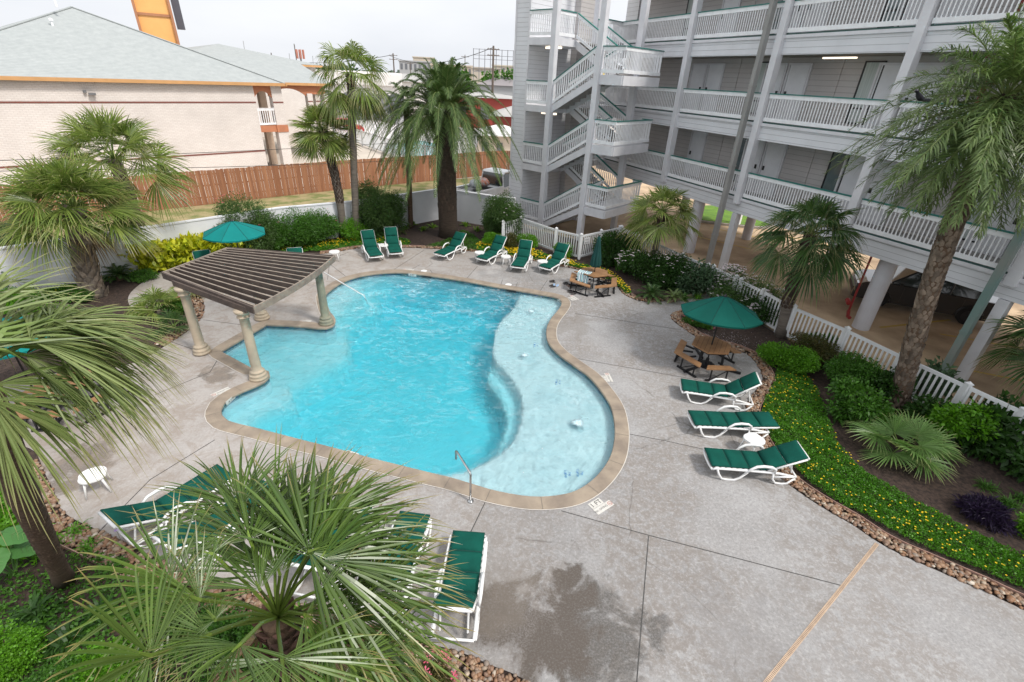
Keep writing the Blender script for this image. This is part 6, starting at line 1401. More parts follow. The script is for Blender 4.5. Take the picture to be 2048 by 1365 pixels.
def croton(px, py, label, sd, n=60, L_=.30, hw=34):
    b = G(px, py); root = empty("croton", (b[0], b[1], -.02), 0, label, "plant"); r_ = rnd(sd); rad = hw*mpp(px, py); n_ = n*9
    C = np.stack([r_.normal(0, rad*.5, n_), r_.normal(0, .2, n_), r_.uniform(.05, 1.0, n_)], 1); N = np.stack([r_.normal(0, .5, n_), r_.normal(0, .5, n_), r_.uniform(.3, 1.2, n_)], 1)
    mb = MB(); scatter_leaves(mb, C, N, L_, L_*.24, r_, droop=.15); mb.build("foliage", LG['yellow'], root, attname="tip")
    mb = MB()
    for k in range(6): mb.tube([(r_.normal(0, rad*.3), 0, 0), (r_.normal(0, rad*.4), 0, .5)], .01, 5)
    mb.build("stems", twig, root)
for i, (px, py, l) in enumerate(((283,541,"leftmost"),(308,543,"second"),(334,541,"third"),(362,534,"fourth"),(390,528,"fifth"),(420,521,"sixth"),(450,515,"seventh"),(478,509,"rightmost"))):
    croton(px, py, f"yellow and green croton by the white wall, {l} of the row from the left", 60+i, 60)
for i, (px, py, s, l) in enumerate(((812,458,.16,"left of the wood edged corner"), (846,460,.15,"between thin palm and date palm"), (866,455,.14,"close left of the date palm trunk"), (932,452,.16,"close right of the date palm trunk"), (955,462,.15,"in the wall corner right of the date palm"), (972,478,.17,"just left of the bright round shrub"), (826,450,.13,"against the wall behind its neighbours"))):
    strap(px, py, f"low yellow green plant {l}", .42, 26, 80+i, 'lime', w=.035, name="bromeliad", droop=.35)
shrub(550, 500, 34, 440, 'mid', "green shrub with pink blooms right of the teal umbrella", (.08, .02), 1.1, petal_p, 14)
shrub(1252, 520, 30, 470, 'dark', "tall dark shrub behind the glossy one by the picket fence", (.12, .03), 1.1)
shrub(1322, 575, 30, 530, 'dark', "dark shrub at the foot of the smooth palm trunk", (.09, .022), 1.0, petal_w, 24)
shrub(1412, 580, 30, 540, 'dark', "dark leafy shrub left of the gate sign", (.13, .03), 1.0)
# upper right bed
shrub(1222, 528, 34, 462, 'dark', "dark glossy shrub beside the closed umbrella", (.12, .03), 1.1)
shrub(1262, 545, 28, 492, 'mid', "mid green shrub between the dark glossy shrub and the palm trunk", (.10, .025), .9)
shrub(1290, 560, 44, 500, 'dark', "wide dark shrub with white flowers left of the smooth palm trunk", (.09, .022), 1.0, petal_w, 80)
shrub(1345, 570, 42, 504, 'dark', "dark shrub covered with white flowers right of the smooth palm trunk", (.09, .022), 1.0, petal_w, 110)
shrub(1385, 588, 34, 520, 'blue', "bluish broad leaved shrub beside the gate path", (.15, .035), .9)
strap(1365, 600, "arching strap leaved clump beside the timber edging", .55, 60, 90, 'mid', w=.016)
strap(1395, 598, "second arching clump at the end of the timber edging", .45, 40, 91, 'bright', w=.016)
shrub(1482, 616, 66, 548, 'olive', "large shrub smothered in white and pink flowers behind the green umbrella", (.08, .02), 1.1, petal_w, 520)
shrub(1515, 645, 36, 590, 'dark', "dark shrub with scattered white flowers right of the green umbrella", (.08, .02), 1.1, petal_w, 140)
shrub(1388, 650, 22, 630, 'mid', "small flowering plant with red blooms at the bed tip under the umbrella", (.05, .015), .8, petal_p, 26)
shrub(1412, 655, 12, 642, 'mid', "tiny red flowered plant beside the picnic table bed edge", (.05, .015), .8, petal_p, 10)
# right bed
shrub(1547, 728, 34, 684, 'bright', "low bright green shrub nearest the picnic table bed corner", (.055, .018), 1.5)
shrub(1590, 740, 36, 696, 'bright', "bright green shrub right of the nearest low one", (.055, .018), 1.4)
shrub(1618, 715, 40, 668, 'bronze', "bronze tinged shrub by the foot of the rough palm trunk", (.055, .016), 1.0)
shrub(1655, 735, 30, 700, 'bronze', "sparse reddish shrub in front of the long picket fence", (.055, .016), .8)
shrub(1690, 775, 46, 712, 'mid', "full mid green shrub against the long picket fence", (.06, .02), 1.5)
shrub(1712, 838, 54, 768, 'mid', "glossy variegated shrub left of the scaly palm trunk", (.11, .03), 1.4)
shrub(1768, 800, 34, 735, 'dark', "dark shrub tucked behind the scaly palm trunk", (.10, .026), 1.0)
shrub(1852, 790, 40, 718, 'blue', "open lobed leaved shrub right of the scaly palm trunk by the fence", (.2, .045), .9)
shrub(1842, 850, 36, 790, 'dark', "dark leafy shrub at the right foot of the scaly palm trunk", (.12, .03), 1.0)
shrub(1905, 880, 52, 800, 'bright', "large light green umbrella leaved shrub in front of the fence at right", (.11, .032), 1.4)
shrub(1990, 890, 66, 800, 'dark', "dark broad leaved clump by the fence at the right edge", (.26, .055), 1.0)
shrub(2050, 960, 40, 900, 'dark', "dark shrub cut by the right edge above the purple plant", (.2, .05), .9)
shrub(1965, 1035, 40, 1000, 'purple', "low dark purple foliage plant on the mulch at right", (.12, .012), 1.6)
shrub(2055, 1070, 26, 1025, 'bright', "bright green shrub at the right picture edge beside the ground cover", (.08, .02), 1.2)
strap(1972, 975, "tufty grass clump on the mulch above the purple plant", .35, 90, 92, 'mid', w=.006, name="grass_clump")
strap(2015, 1010, "tufty grass clump right of the purple plant", .4, 110, 93, 'mid', w=.007, name="grass_clump")
strap(2045, 1000, "grass clump at the right picture edge", .35, 90, 94, 'mid', w=.007, name="grass_clump")
shrub(1640, 700, 30, 668, 'mid', "green shrub behind the bronze one at the rough palm trunk", (.06, .018), 1.2)
shrub(1735, 785, 34, 735, 'mid', "green shrub between the long fence and the variegated shrub", (.08, .022), 1.2)
shrub(1945, 900, 40, 840, 'dark', "dark glossy shrub in front of the light green umbrella leaved one", (.16, .04), 1.0)
# left bed
shrub(250, 520, 50, 455, 'blue', "grey green shrub against the white wall left of the croton row", (.1, .02), 1.0)
shrub(185, 520, 60, 470, 'dark', "dark shrub behind the boot covered palm trunk", (.1, .025), 1.0)
shrub(30, 615, 44, 580, 'bright', "light green mounded shrub at the far left edge", (.05, .014), 1.2)
shrub(95, 640, 40, 610, 'bright', "low light green mound behind the drooping palm leaves", (.05, .014), 1.2)
shrub(160, 600, 30, 575, 'mid', "low green shrub at the foot of the boot covered trunk", (.06, .016), 1.2)
shrub(20, 520, 46, 440, 'blue', "tall grey green shrub by the wall at the far left", OL, 1.0)
shrub(-20, 590, 60, 520, 'dark', "dark shrub cut by the left edge of the picture", (.1, .03), 1.0)
shrub(355, 625, 20, 600, 'mid', "low plant with a red bloom at the left bed tip", (.06, .016), .8, petal_p, 6)
shrub(290, 560, 22, 540, 'mid', "low green plant by the concrete patch in the left bed", (.06, .016), .9)
# bottom left bed
def big_leaf(px, py, label):
    b = G(px, py); root = empty("elephant_ear", (b[0], b[1], -.02), 0, label, "plant"); r_ = rnd(3); mb, sm = MB(), MB()
    for i in range(6):
        az = i*1.25+.4; h = .55+.25*(i % 3)*.6; c = np.array([.28*math.cos(az), .28*math.sin(az), h]); ax = up2(np.array([math.cos(az), math.sin(az), -.35])); n_ = up2(np.array([math.cos(az)*.3, math.sin(az)*.3, 1])); sd = np.cross(ax, n_); W_, L_ = .19, .26; V = [c]; m_ = 28
        for k in range(m_): a = 2*math.pi*k/m_; rr = 1-.42*max(0, math.cos(a-math.pi))**6; x = math.cos(a)*L_*(1.15 if math.cos(a) > 0 else .75)*rr; y = math.sin(a)*W_*rr*(1-.35*max(0, math.cos(a))); V.append(c+ax*x+sd*y+n_*(.03*math.cos(2*a)-.05*(x/L_)**2+.012*math.sin(10*a)))
        mb.add(V, [(0, 1+k, 1+(k+1) % m_) for k in range(m_)]); sm.tube([(0, 0, 0), tuple(c*[.5, .5, .6]), tuple(c)], [.018, .014, .01], 6)
        for k in range(1, 4):
            for s_ in (-1, 1): p = c+ax*(k*.06)-ax*.08; sm.tube([p+n_*.006, p+ax*.06+sd*s_*.11+n_*.0], [.004, .002], 4)
    mb.build("leaves", leafmat("elephant_ear_leaf", (.07, .20, .05), (.10, .25, .07), transl=.25, isl=.12), root, smooth=True); sm.build("veins_and_stalks", leafmat("pale_stalk", (.2, .34, .12), (.16, .3, .1)), root)
big_leaf(30, 1150, "elephant ear plant with huge heart shaped leaves at the lower left edge")
strap(70, 1235, "dark lady palm clump with glossy fingers below the elephant ear", .55, 120, 101, 'dark', w=.022, name="lady_palm", el=(.1, 1.2))
strap(130, 1290, "second dark lady palm clump near the bottom left corner", .5, 100, 102, 'dark', w=.02, name="lady_palm", el=(.1, 1.2))
strap(200, 1230, "lady palm clump just right of the ringed trunk foot", .45, 90, 103, 'dark', w=.02, name="lady_palm", el=(.1, 1.2))
for i, (px, py, k, l) in enumerate(((175,1095,'bright',"grassy strap leaved tuft right of the ringed trunk"), (150,1065,'bright',"grassy tuft at the rock strip beside the ringed trunk"), (230,1135,'mid',"grassy tuft between rock strip and foreground palm"), (15,1030,'mid',"grassy clump left of the ringed trunk"), (280,1180,'mid',"grassy tuft under the leftmost fan leaf"), (640,1290,'bright',"bright grassy tuft right of the foreground palm trunk"), (420,1230,'mid',"grassy tuft left of the foreground palm trunk"), (740,1335,'mid',"grassy tuft near the bottom by the rock strip"), (350,1290,'mid',"grassy tuft at the bottom under the fan leaves"), (600,1230,'bright',"grassy tuft behind the foreground palm trunk"))):
    strap(px, py, l, .34, 130, 110+i, k, w=.008, name="grass_tuft", droop=.7)
shrub(10, 1340, 70, 1250, 'bright', "small leaved bright shrub in the bottom left corner", (.035, .013), 1.6)
shrub(110, 1400, 60, 1330, 'mid', "small leaved shrub at the bottom edge near the left corner", (.035, .013), 1.3)
shrub(220, 1360, 60, 1300, 'bright', "low leafy shrub at the bottom edge beneath the lower left fan leaf", (.045, .014), 1.3)
shrub(330, 1240, 44, 1190, 'mid', "leafy mid green shrub under the lower fan leaves", (.05, .016), 1.1)
shrub(480, 1300, 50, 1240, 'mid', "leafy shrub just left of the foreground palm trunk", (.05, .016), 1.1)
shrub(680, 1350, 50, 1290, 'mid', "leafy shrub just right of the foreground palm trunk", (.05, .016), 1.1)
shrub(860, 1375, 36, 1340, 'bronze', "reddish low plant at the bottom edge by the rock strip", (.05, .012), 1.0, petal_p, 14)
# ---- flowering ground cover (cannot be counted)
def cover(name, poly_px, dens_, seed, flow=None, nfl=0, leaf=(.04, .016), h=.10, kind='ground', label=None, fs=1.0):
    pl = [G(*p)[:2] for p in poly_px]; pl = catmull(pl, closed=True, step=.3); lo, hi = pl.min(0), pl.max(0); r_ = rnd(seed); A = abs(area(pl)); n = int(A*dens_)
    def samp(n):
        out = np.zeros((0, 2))
        while len(out) < n: q = r_.uniform(lo, hi, (n*2, 2)); out = np.concatenate([out, q[inpoly(q[:, 0], q[:, 1], pl)]])
        return out[:n]
    q = samp(n); hump = h*(.62+.25*np.sin(q[:, 0]*5)*np.cos(q[:, 1]*6)+.22*np.sin(q[:, 0]*13+q[:, 1]*9)+.15*np.sin(q[:, 1]*23-q[:, 0]*17)); z = hump*r_.uniform(.35, 1.05, n); C = np.column_stack([q, z]); N = np.column_stack([r_.normal(0, .7, n), r_.normal(0, .7, n), r_.uniform(.2, 1, n)])
    mb = MB(); scatter_leaves(mb, C, N, leaf[0], leaf[1], r_); o = mb.build(name, LG[kind], kind="stuff", attname="tip")
    if flow is not None:
        q = samp(nfl*3); k_ = np.sin(q[:, 0]*2.1+1)*np.sin(q[:, 1]*2.7) + r_.normal(0, .5, len(q)) > .1; q = q[k_][:nfl]; mb = MB()
        for p in q:
            z0 = h*1.02+r_.uniform(0, .03); a0 = r_.random()*6; s = r_.uniform(.012, .02)*fs
            for k in range(6): a = a0+k*1.047; mb.add([(p[0], p[1], z0), (p[0]+s*math.cos(a), p[1]+s*math.sin(a), z0+.004), (p[0]+s*math.cos(a+.8), p[1]+s*math.sin(a+.8), z0+.004)], [(0, 1, 2)])
        mb.build("flowers", flow, o)
    return o
cover("ground_cover", [(1556,738),(1548,768),(1530,798),(1524,830),(1536,866),(1556,905),(1592,942),(1645,988),(1720,1030),(1800,1072),(1900,1118),(2048,1180),(2250,1270),(2250,1180),(2048,1112),(1960,1075),(1880,1035),(1800,990),(1722,940),(1682,900),(1660,855),(1642,805),(1622,765),(1588,740)], 4200, 201, petal_y, 330, h=.12)
cover("ground_cover", [(955,504),(1015,512),(1075,522),(1150,537),(1190,553),(1218,562),(1238,576),(1252,592),(1262,588),(1248,572),(1224,550),(1196,538),(1168,533),(1100,512),(1030,496),(965,488)], 2600, 202, petal_y, 900, leaf=(.05, .02), h=.14, fs=1.9)
cover("ground_cover", [(560,505),(640,504),(690,497),(735,492),(800,493),(822,488),(800,478),(760,474),(700,478),(640,488),(560,494)], 2200, 203, petal_y, 300, leaf=(.05, .02), h=.12, fs=1.8)
cover("ground_cover", [(850,494),(895,496),(950,502),(962,486),(945,470),(925,462),(905,474),(880,486)], 1500, 204, None, 0, leaf=(.05, .02), h=.08, kind='mid')
cover("ground_cover", [(215,565),(300,545),(360,530),(430,520),(430,510),(350,518),(280,538),(215,552)], 2000, 205, petal_y, 120, fs=1.6, leaf=(.05, .018), h=.10)
cover("ground_cover", [(60,610),(110,598),(160,590),(150,572),(105,578),(60,590)], 2000, 206, petal_y, 60, leaf=(.05, .018), h=.14)
cover("ground_cover", [(160,1110),(240,1120),(350,1175),(500,1225),(700,1290),(800,1340),(700,1500),(300,1500),(-60,1400),(-60,1180),(60,1150)], 900, 207, None, 0, leaf=(.06, .02), h=.2, kind='mid')
cover("ground_cover", [(-40,1000),(60,1000),(110,1080),(140,1100),(60,1140),(-40,1100)], 1200, 208, None, 0, leaf=(.12, .02), h=.25, kind='bright')
# fallen petals below the flowering shrub
q = G(1450, 680); r_ = rnd(9); mb = MB()
for i in range(260):
    p = q + [r_.normal(0, .55), r_.normal(0, .35), 0]; s = r_.uniform(.008, .016); a = r_.random()*6; mb.add([(p[0]+s*math.cos(a+k*2.1), p[1]+s*math.sin(a+k*2.1), .002-.02+.02) for k in range(3)], [(0, 1, 2)])
mb.build("fallen_petals", petal_w, kind="stuff")
for px, py, l in ((232,1062,"small violet flower over the lower left rock strip"), (440,1160,"violet flower by the foreground palm")):
    q = G(px, py, .25); mb = MB()
    for k in range(6): a = k*1.047; mb.add([(0, 0, 0), (.03*math.cos(a), .03*math.sin(a), .01), (.03*math.cos(a+.8), .03*math.sin(a+.8), .01)], [(0, 1, 2)])
    r = empty("wildflower", (q[0], q[1], 0), 0, l, "flower"); o = mb.build("bloom", petal_v, r); o.location = (0, 0, .25); mb = MB(); mb.tube([(0, 0, 0), (.01, 0, .25)], .003, 4); mb.build("stalk", LG['mid'], r)
# canna spikes by the wall
for px, py, h_, l in ((377, 512, .95, "orange canna bloom rising from the croton row left of the teal umbrella"), (358, 516, .95, "smaller orange canna bloom in the croton row")):
    q = G(px, py); r = empty("canna", (q[0], q[1], 0), 0, l, "flower"); mb = MB(); mb.tube([(0, 0, 0), (0, 0, h_)], .008, 5); mb.build("stalk", LG['mid'], r); mb = MB(); scatter_leaves(mb, np.tile([[0, 0, h_]], (9, 1)), rnd(4).normal(size=(9, 3))+[0, 0, 1.], .08, .02, rnd(5)); mb.build("bloom", petal_o, r)
# blackbird on the date palm frond, with fruit stalks
bq = at_d(1838, 200, 11.2); r = empty("blackbird", tuple(bq), R(200), "glossy black bird perched on a frond of the tall date palm", "bird"); mb = MB()
prof = [(-.26, .0, .012, .03), (-.13, .0, .02, .03), (-.08, .01, .035, .035), (0, .03, .055, .055), (.06, .065, .045, .045), (.10, .10, .028, .028), (.13, .125, .034, .033), (.16, .13, .024, .024), (.185, .128, .006, .006)]; V = []; n_ = 12
for x, z, ry, rz_ in prof:
    for k in range(n_): a = 2*math.pi*k/n_; V.append((x, ry*math.cos(a), z+rz_*math.sin(a)*.9))
mb.add(V, [(i*n_+k, i*n_+(k+1) % n_, (i+1)*n_+(k+1) % n_, (i+1)*n_+k) for i in range(len(prof)-1) for k in range(n_)] + [tuple(range(n_-1, -1, -1)), tuple((len(prof)-1)*n_+k for k in range(n_))])
mb.build("body", P("black_feathers", (.012, .012, .02), scale=5, rough=.3), r, smooth=True); mb = MB(); mb.tube([(.18, 0, .128), (.225, 0, .12)], [.009, .002], 6); mb.build("beak", black_m, r)
for s in (-1, 1): mb = MB(); mb.tube([(.01, s*.02, -.02), (.015, s*.02, -.07)], .004, 5); mb.build("leg", black_m, r)
# ================================================================== BEYOND THE MOTEL
def facing(a, b): return math.atan2(b[1]-a[1], b[0]-a[0])
def far_block(name, x0, x1, ytop, d, depth, m, label, cat="building", rows=0, cols=0, wm=None, roofm=None, ww=.5, wh=.5, d2=None, base=0):
    a = at_d(x0, ytop, d); b = at_d(x1, ytop, d2 or d); z = (a[2]+b[2])/2; w = math.hypot(*(b-a)[:2]); rz = facing(a, b)
    r = empty(name, (*((a+b)/2)[:2], 0), rz, label, cat)
    mb = MB(); mb.box((0, depth/2, z/2+base/2), (w, depth, z-base)); mb.build("wall", m, r)
    mb = MB(); mb.box((0, depth/2, z+.15), (w+.6, depth+.6, .35)); mb.build("roof", roofm or m, r)
    n_ = 0
    for i in range(rows):
        for j in range(cols):
            if n_ >= 60: break
            x = -w/2 + w*(j+.5)/cols; zz = z*(i+.55)/rows; mb = MB(); mb.box((x, -.03, zz), (w/cols*ww, .1, z/rows*wh)); mb.build("window", wm or farwin, r); n_ += 1
    return r, w, z
farwin = P("far_window", (.12, .13, .15), (.2, .21, .22), scale=.3, rough=.3)
fw = P("far_white_wall", (.80, .77, .74), (.7, .68, .66), scale=.2); ft = P("far_tan_wall", (.62, .54, .44), (.55, .48, .4), scale=.1); fg_ = P("far_grey_wall", (.42, .43, .44), (.38, .39, .4), scale=.1); fr2 = P("far_grey_roof", (.24, .22, .23), (.3, .27, .27), scale=.2); fred = P("far_red_wall", (.30, .045, .035), (.24, .04, .03), scale=.4); fgr = P("metal_roof", (.45, .44, .42), (.38, .37, .36), scale=.3)
r, w, z = far_block("arcade_building", 632, 800, 148, 88, 14, fw, "long white arcaded building across the far lot behind the tall palms")
for k in range(7):
    x = -w/2 + w*(k+.5)/7; mb = MB(); V = [(x-1.2, -.06, .1), (x+1.2, -.06, .1)] + [(x+1.2*math.cos(a), -.06, 3.0+1.1*math.sin(a)) for a in np.linspace(0, math.pi, 9)]; mb.add(V, [tuple(range(len(V)))]); mb.build("arch_opening", farwin, r)
mb = MB(); mb.box((0, -.3, z-.7), (w+.4, .7, 1.5)); mb.build("parapet", fw, r)
far_block("apartment_block", 798, 862, 124, 190, 16, fg_, "grey flat roofed block on the skyline left of the date palm crown", rows=3, cols=7)
far_block("office_block", 826, 868, 116, 230, 16, ft, "tan upper block rising behind the grey one on the skyline")
far_block("office_block", 862, 944, 132, 170, 20, ft, "tan building hidden behind the date palm crown", rows=3, cols=9)
far_block("hotel_block", 944, 1000, 138, 150, 18, ft, "tan wall block below the empty billboard frame")
far_block("hotel_block", 985, 1110, 135, 175, 18, P("far_cream_wall", (.68, .62, .5), (.6, .55, .46), scale=.1), "cream building with dark windows right of the billboard pole", rows=4, cols=14)
def hip(name, x0, x1, ytop, yev, d, depth, wallm_, roofm, label):
    a = at_d(x0, yev, d); b = at_d(x1, yev, d); t = at_d((x0+x1)/2, ytop, d+depth/2)[2]; z = (a[2]+b[2])/2; w = math.hypot(*(b-a)[:2]); r = empty(name, (*((a+b)/2)[:2], 0), facing(a, b), label, "house")
    mb = MB(); mb.box((0, depth/2, z/2), (w, depth, z)); mb.build("wall", wallm_, r); mb = MB(); e = .5
    V = [(-w/2-e, -e, z), (w/2+e, -e, z), (w/2+e, depth+e, z), (-w/2-e, depth+e, z), (-w/2+min(depth, w)*.4, depth/2, t), (w/2-min(depth, w)*.4, depth/2, t)]
    mb.add(V, [(0, 1, 5, 4), (1, 2, 5), (2, 3, 4, 5), (3, 0, 4), (0, 3, 2, 1)]); mb.build("roof", roofm, r)
    for k in range(3): mb = MB(); mb.box((-w/2+w*(k+.5)/3, -.04, z*.5), (w/8, .1, z*.4)); mb.build("window", farwin, r)
    return r
hip("grey_roofed_house", 955, 1060, 153, 172, 115, 12, fg_, fr2, "house with a dark grey hip roof left of the stair tower")
hip("red_building", 900, 1040, 186, 196, 82, 9, fred, fgr, "low red building with pale metal roof near the stair tower")
hip("red_building", 985, 1150, 207, 236, 58, 8, fred, fgr, "nearer red walled building with sloping grey roof left of the stair tower")
hip("white_shed", 955, 1045, 250, 272, 51, 5, ft, P("white_membrane", (.75, .74, .72), (.68, .66, .64), scale=.5), "low shed with white roof just behind the wood fence by the tower")
hip("long_roofed_hall", 760, 960, 150, 166, 120, 12, fw, fgr, "long pale hall behind the date palm crown")
# empty billboard frame
a = at_d(947, 97, 140); b = at_d(1027, 103, 140); w = math.hypot(*(b-a)[:2]); zt = a[2]; zb = at_d(950, 138, 140)[2]
r = empty("billboard_frame", (*a[:2], 0), facing(a, b), "empty steel billboard frame standing on the skyline left of the tower", "billboard")
st_ = P("weathered_steel", (.22, .22, .24), scale=1, rough=.6)
for k in range(8):
    mb = MB(); x = w*k/7; mb.tube([(x, 0, zb-3 if k not in (3, 4) else 0), (x, 0, zt)], .09, 6); mb.build("post", st_, r)
for z in (zt-.1, zt-1.4, (zt+zb)/2, zb+.2, zb-.6):
    mb = MB(); mb.tube([(0, 0, z), (w, 0, z)], .05, 5); mb.build("crossbar", st_, r)
mb = MB(); mb.box((w/2, .5, zb-.4), (w*.9, .8, .12)); mb.build("catwalk", st_, r)
def pole(px, ytop, ybase, d, rad, label, arms=1):
    p = at_d(px, ytop, d); r = empty("utility_pole", (p[0], p[1], 0), .4, label, "utility pole"); m = P("old_wood_pole", (.14, .11, .09), (.1, .08, .065), scale=3)
    mb = MB(); mb.tube([(0, 0, 0), (0, 0, p[2])], [rad, rad*.7], 8); mb.build("pole", m, r)
    for k in range(arms):
        mb = MB(); mb.box((0, 0, p[2]-.5-k*.9), (2.2, .12, .12)); ar = mb.build("crossarm", m, r)
        for x in (-.9, -.3, .3, .9): mb = MB(); mb.lathe((x, 0, p[2]-.43-k*.9), [(.05, 0), (.07, .08), (.03, .16)], 6); mb.build("insulator", fg_, ar)
    return r
pole(786, 107, 150, 150, .22, "thin utility pole on the skyline left of the grey block", 2)
pole(987, 92, 190, 95, .24, "thick dark utility pole in front of the billboard frame", 2)
pole(820, 124, 150, 180, .16, "small utility pole in front of the grey block")
pole(504, 104, 118, 220, .25, "short dark pole poking over the motel annex roof at left", 1)
pole(542, 106, 118, 230, .25, "short dark pole poking over the middle of the annex roof", 0)
pole(588, 88, 120, 260, .22, "tall thin mast over the right part of the annex roof", 0)
pole(930, 110, 150, 160, .14, "thin pole beside the left end of the billboard frame", 1)
r = empty("cell_mast", tuple([*at_d(602, 120, 240)[:2], 0]), 0, "red and white antenna cluster mast over the annex roof", "mast"); zt = at_d(602, 106, 240)[2]
mb = MB(); mb.tube([(0, 0, 0), (0, 0, zt)], .35, 8); mb.build("mast", st_, r)
for k in range(6): mb = MB(); a = k*1.047; mb.box((1.4*math.cos(a), 1.4*math.sin(a), zt-.5), (.5, .5, 3.2)); mb.build("antenna", P("salmon_panel", (.6, .25, .18), scale=1), r)
# boat masts near the horizon
for px, yt, l in ((575,107,"slim mast left of the antenna cluster"), (586,90,"leaning slim mast nearest the antenna cluster"), (622,112,"slim mast right of the antenna cluster"), (483,82,"very thin mast above the pyramid roof's right slope")):
    p = at_d(px, yt, 300); mb = MB(); mb.tube([(0, 0, 0), (.8, 0, p[2])], .16, 5); o = mb.build("boat_mast", fg_, label=l+" on the skyline", cat="mast"); o.location = (p[0], p[1], 0)
# wires
wm_ = P("black_cable", (.03, .03, .03), scale=1); 
def wire(p, q, sag, label, rad=.012):
    p = np.array(p); q = np.array(q); pts = [p+(q-p)*t-[0, 0, 4*sag*t*(1-t)] for t in np.linspace(0, 1, 24)]; mb = MB(); mb.tube(pts, rad, 5); tag(mb.build("cable", wm_), label, "cable")
wire(at_d(-200, 345, 23), at_d(1060, 302, 43), .3, "thin dark cable running just above the wood fence")
wire(at_d(-200, 328, 24), at_d(1090, 262, 46), .25, "thin dark cable crossing the cream brick wall above the fence")
wire(at_d(780, 112, 150), at_d(987, 95, 95), 2.0, "power line between the two utility poles on the skyline", .05)
wire(at_d(480, 105, 220), at_d(786, 110, 150), 2.5, "power line sagging behind the tall palm", .06)
# neighbour's white fence, pool, grey board fence
def pale_fence(pts, h, label, m=white_vinyl, sp=.22, w=.10):
    root = empty("yard_fence", (0, 0, 0), 0, label, "fence"); mb = MB()
    for a, b in zip(pts[:-1], pts[1:]):
        L_ = np.linalg.norm(b-a); k = int(L_/sp); mb.beam(a, b, .06, h-.1, h); mb.beam(a, b, .06, .1, .2)
        for i in range(k): c = a+(b-a)*(i+.5)/k; mb.box((c[0], c[1], h/2), (w, .03, h-.2), rz=math.atan2((b-a)[1], (b-a)[0]))
    mb.build("slats", m, root); mb = MB()
    for a, b in zip(pts[:-1], pts[1:]):
        k = max(1, int(np.linalg.norm(b-a)/3)); 
        for i in range(k+1): c = a+(b-a)*i/k; mb = MB(); mb.box((c[0], c[1], h/2+.05), (.16, .16, h+.1)); mb.build("post", m, root)
    return root
pale_fence([G(600, 255), G(668, 272), G(800, 318), G(905, 335)], 1.5, "long white slatted fence around the neighbouring pool behind the wood fence")
pale_fence([G(598, 240), G(690, 228), G(860, 262), G(960, 290)], 1.4, "far white slatted fence on the other side of the neighbouring pool")
pale_fence([G(560, 212), G(655, 218), G(735, 214)], 1.9, "grey board fence along the far side of the motel lot", fg_, .3, .27)
np_ = catmull([G(x, y) for x, y in ((770,292),(840,282),(900,300),(890,312),(800,310))], closed=True, step=.4)
if area(np_) < 0: np_ = np_[::-1]
sheet("neighbouring_pool", [tuple(p) for p in np_], [], .02, P("turquoise_water", (.12, .5, .55), (.2, .6, .62), scale=.8, rough=.1), kind="structure")
nd_ = [G(x, y) for x, y in ((640,255),(700,235),(860,258),(960,288),(905,330),(800,315))]
sheet("neighbouring_deck", [tuple(p[:2]) for p in nd_], [], -.005, P("white_deck", (.75, .72, .7), (.68, .66, .64), scale=.6), kind="structure")
sheet("far_grass", [tuple(G(x, y)[:2]) for x, y in ((640,228),(700,222),(800,224),(830,235),(700,240))], [], -.012, drygrass, kind="structure")
sheet("far_road", [tuple(G(x, y)[:2]) for x, y in ((900,205),(1300,215),(1300,240),(1150,246),(1000,240),(880,222))], [], -.016, asphalt, kind="structure")
# vehicles beyond
dkb = P("navy_car_paint", (.03, .04, .06), scale=1, rough=.3, coat=.5); slv = P("silver_car_paint", (.5, .5, .5), scale=1, rough=.3, metal=.3); mar = P("maroon_car_paint", (.15, .02, .03), scale=1, rough=.3); redc = P("red_car_paint", (.5, .03, .05), scale=1, rough=.3)
for px, py, rz, kind, m, l, nm in ((582,232,R(40),"sedan",dkb,"dark blue sedan under the motel gallery arch","parked_car"), (618,247,R(38),"sedan",slv,"silver sedan in front of the dark blue one beyond the motel","parked_car"), (580,220,R(40),"pickup",dkb,"dark pickup behind the blue sedan beside the round bush","pickup_truck"), (690,268,R(20),"suv",redc,"red car half hidden behind the short crowned palm","parked_car"),
        (700,240,R(60),"sedan",slv,"pale grey car behind the red one","parked_car"), (752,226,R(0),"pickup",dkb,"dark pickup parked on the far lot right of the tall slender palm","pickup_truck"), (722,222,R(95),"van",P("black_van_paint",(.02,.02,.025),scale=1,rough=.3),"tall black van seen from behind beside the dark pickup","van"), (640,205,R(30),"suv",carw,"white car far across the lot by the grey board fence","parked_car"), (1003,200,R(10),"sedan",redc,"red car near the far red building","parked_car")):
    q = G(px, py); car(nm, (q[0], q[1], -.03), rz, 4.7 if kind != "pickup" else 5.4, 1.85, 1.5 if kind == "sedan" else (2.3 if kind == "van" else 1.8), m, l, "car" if kind in ("sedan", "suv") else kind, kind, detail=False)
shrub(579, 222, 26, 180, 'bright', "round clipped bright green bush beside the parked cars beyond the motel", (.3, .1), .5, name="clipped_bush", cat="bush")
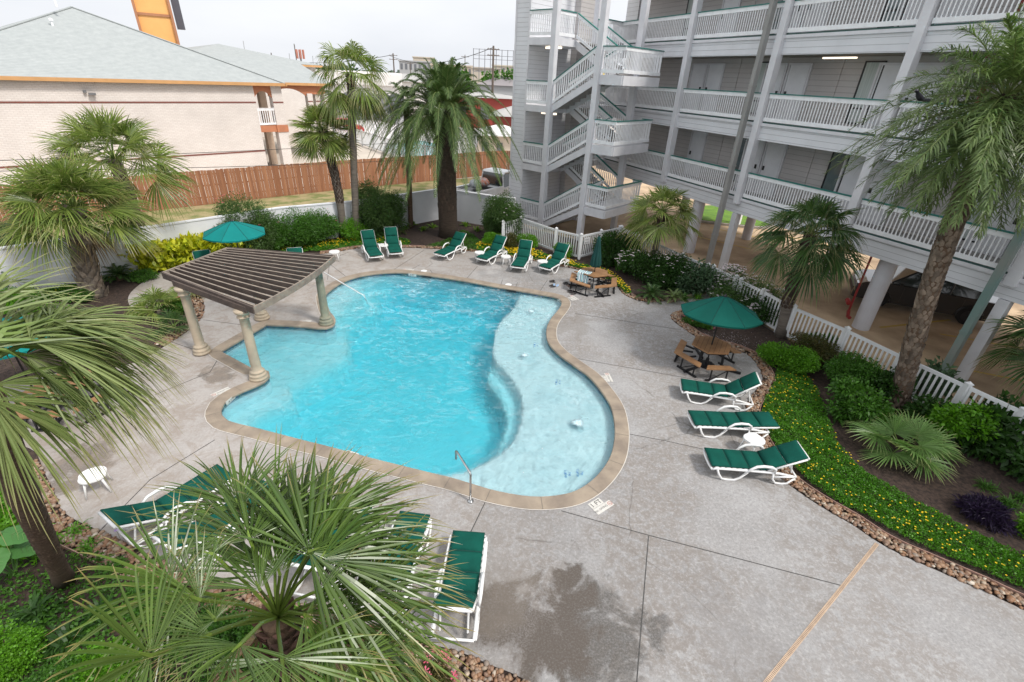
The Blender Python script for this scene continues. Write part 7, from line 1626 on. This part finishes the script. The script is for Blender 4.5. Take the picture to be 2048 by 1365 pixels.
for px, py, hw, ty, k, l in ((700,150,30,132,'dark',"distant dark tree left of the skyline pole"), (905,150,30,128,'dark',"distant tree behind the date palm crown"), (985,160,26,140,'mid',"distant tree in front of the cream building"), (1015,162,24,142,'mid',"distant tree touching the stair tower edge"), (925,158,22,140,'mid',"distant tree left of the billboard frame"), (740,150,40,136,'blue',"low distant tree line left of the grey block"), (1030,178,14,162,'dark',"small dark tree beside the stair tower")):
    b = at_d(px, ty, 120); rr = hw*120/F_PX*.8; rt = empty("distant_tree", (b[0], b[1], 0), 0, l, "tree"); r_ = rnd(px); n = 700; d = r_.normal(size=(n, 3)); d /= np.linalg.norm(d, axis=1, keepdims=True); C = d*r_.uniform(.4, 1, n)[:, None]*np.array([rr, rr, b[2]*.38])*(1+.2*np.sin(d[:, :1]*7)) + [0, 0, b[2]*.62]
    mb = MB(); scatter_leaves(mb, C, d+r_.normal(0, .5, (n, 3)), .8, .28, r_); mb.build("crown", LG[k], rt, attname="tip"); mb = MB(); mb.tube([(0, 0, 0), (0, 0, b[2]*.6)], [.3, .15], 6); mb.build("trunk", twig, rt)
# a far line of low woodland and the opposite shore
mb = MB(); r_ = rnd(77); n = 9000; th = r_.uniform(R(35), R(150), n); dd = r_.uniform(420, 520, n); C = np.column_stack([dd*np.cos(th), dd*np.sin(th), r_.uniform(0, 1, n)*(5+2.5*np.sin(th*40)+1.5*np.sin(th*97))]); scatter_leaves(mb, C, r_.normal(size=(n, 3))+[0, 0, .6], 5.5, 2.4, r_)
mb.build("far_woodland", leafmat("hazy_leaf", (.09, .13, .09), (.13, .17, .12), isl=.2), kind="stuff", attname="tip")
# yellow play panels and a red wall seen through the stair flights
q = at_d(1170, 150, 62); r = empty("yellow_sign", (q[0], q[1], 0), R(-30), "yellow lettered roadside sign seen through the stair flights", "sign"); mb = MB(); mb.box((0, 0, q[2]+.4), (4.5, .3, 1.8)); mb.build("panel", P("sign_yellow", (.8, .6, .03), (.75, .55, .03), scale=.4), r); mb = MB(); mb.tube([(0, 0, 0), (0, 0, q[2]-.4)], .12, 8); mb.build("post", st_, r)
q = G(1040, 300)
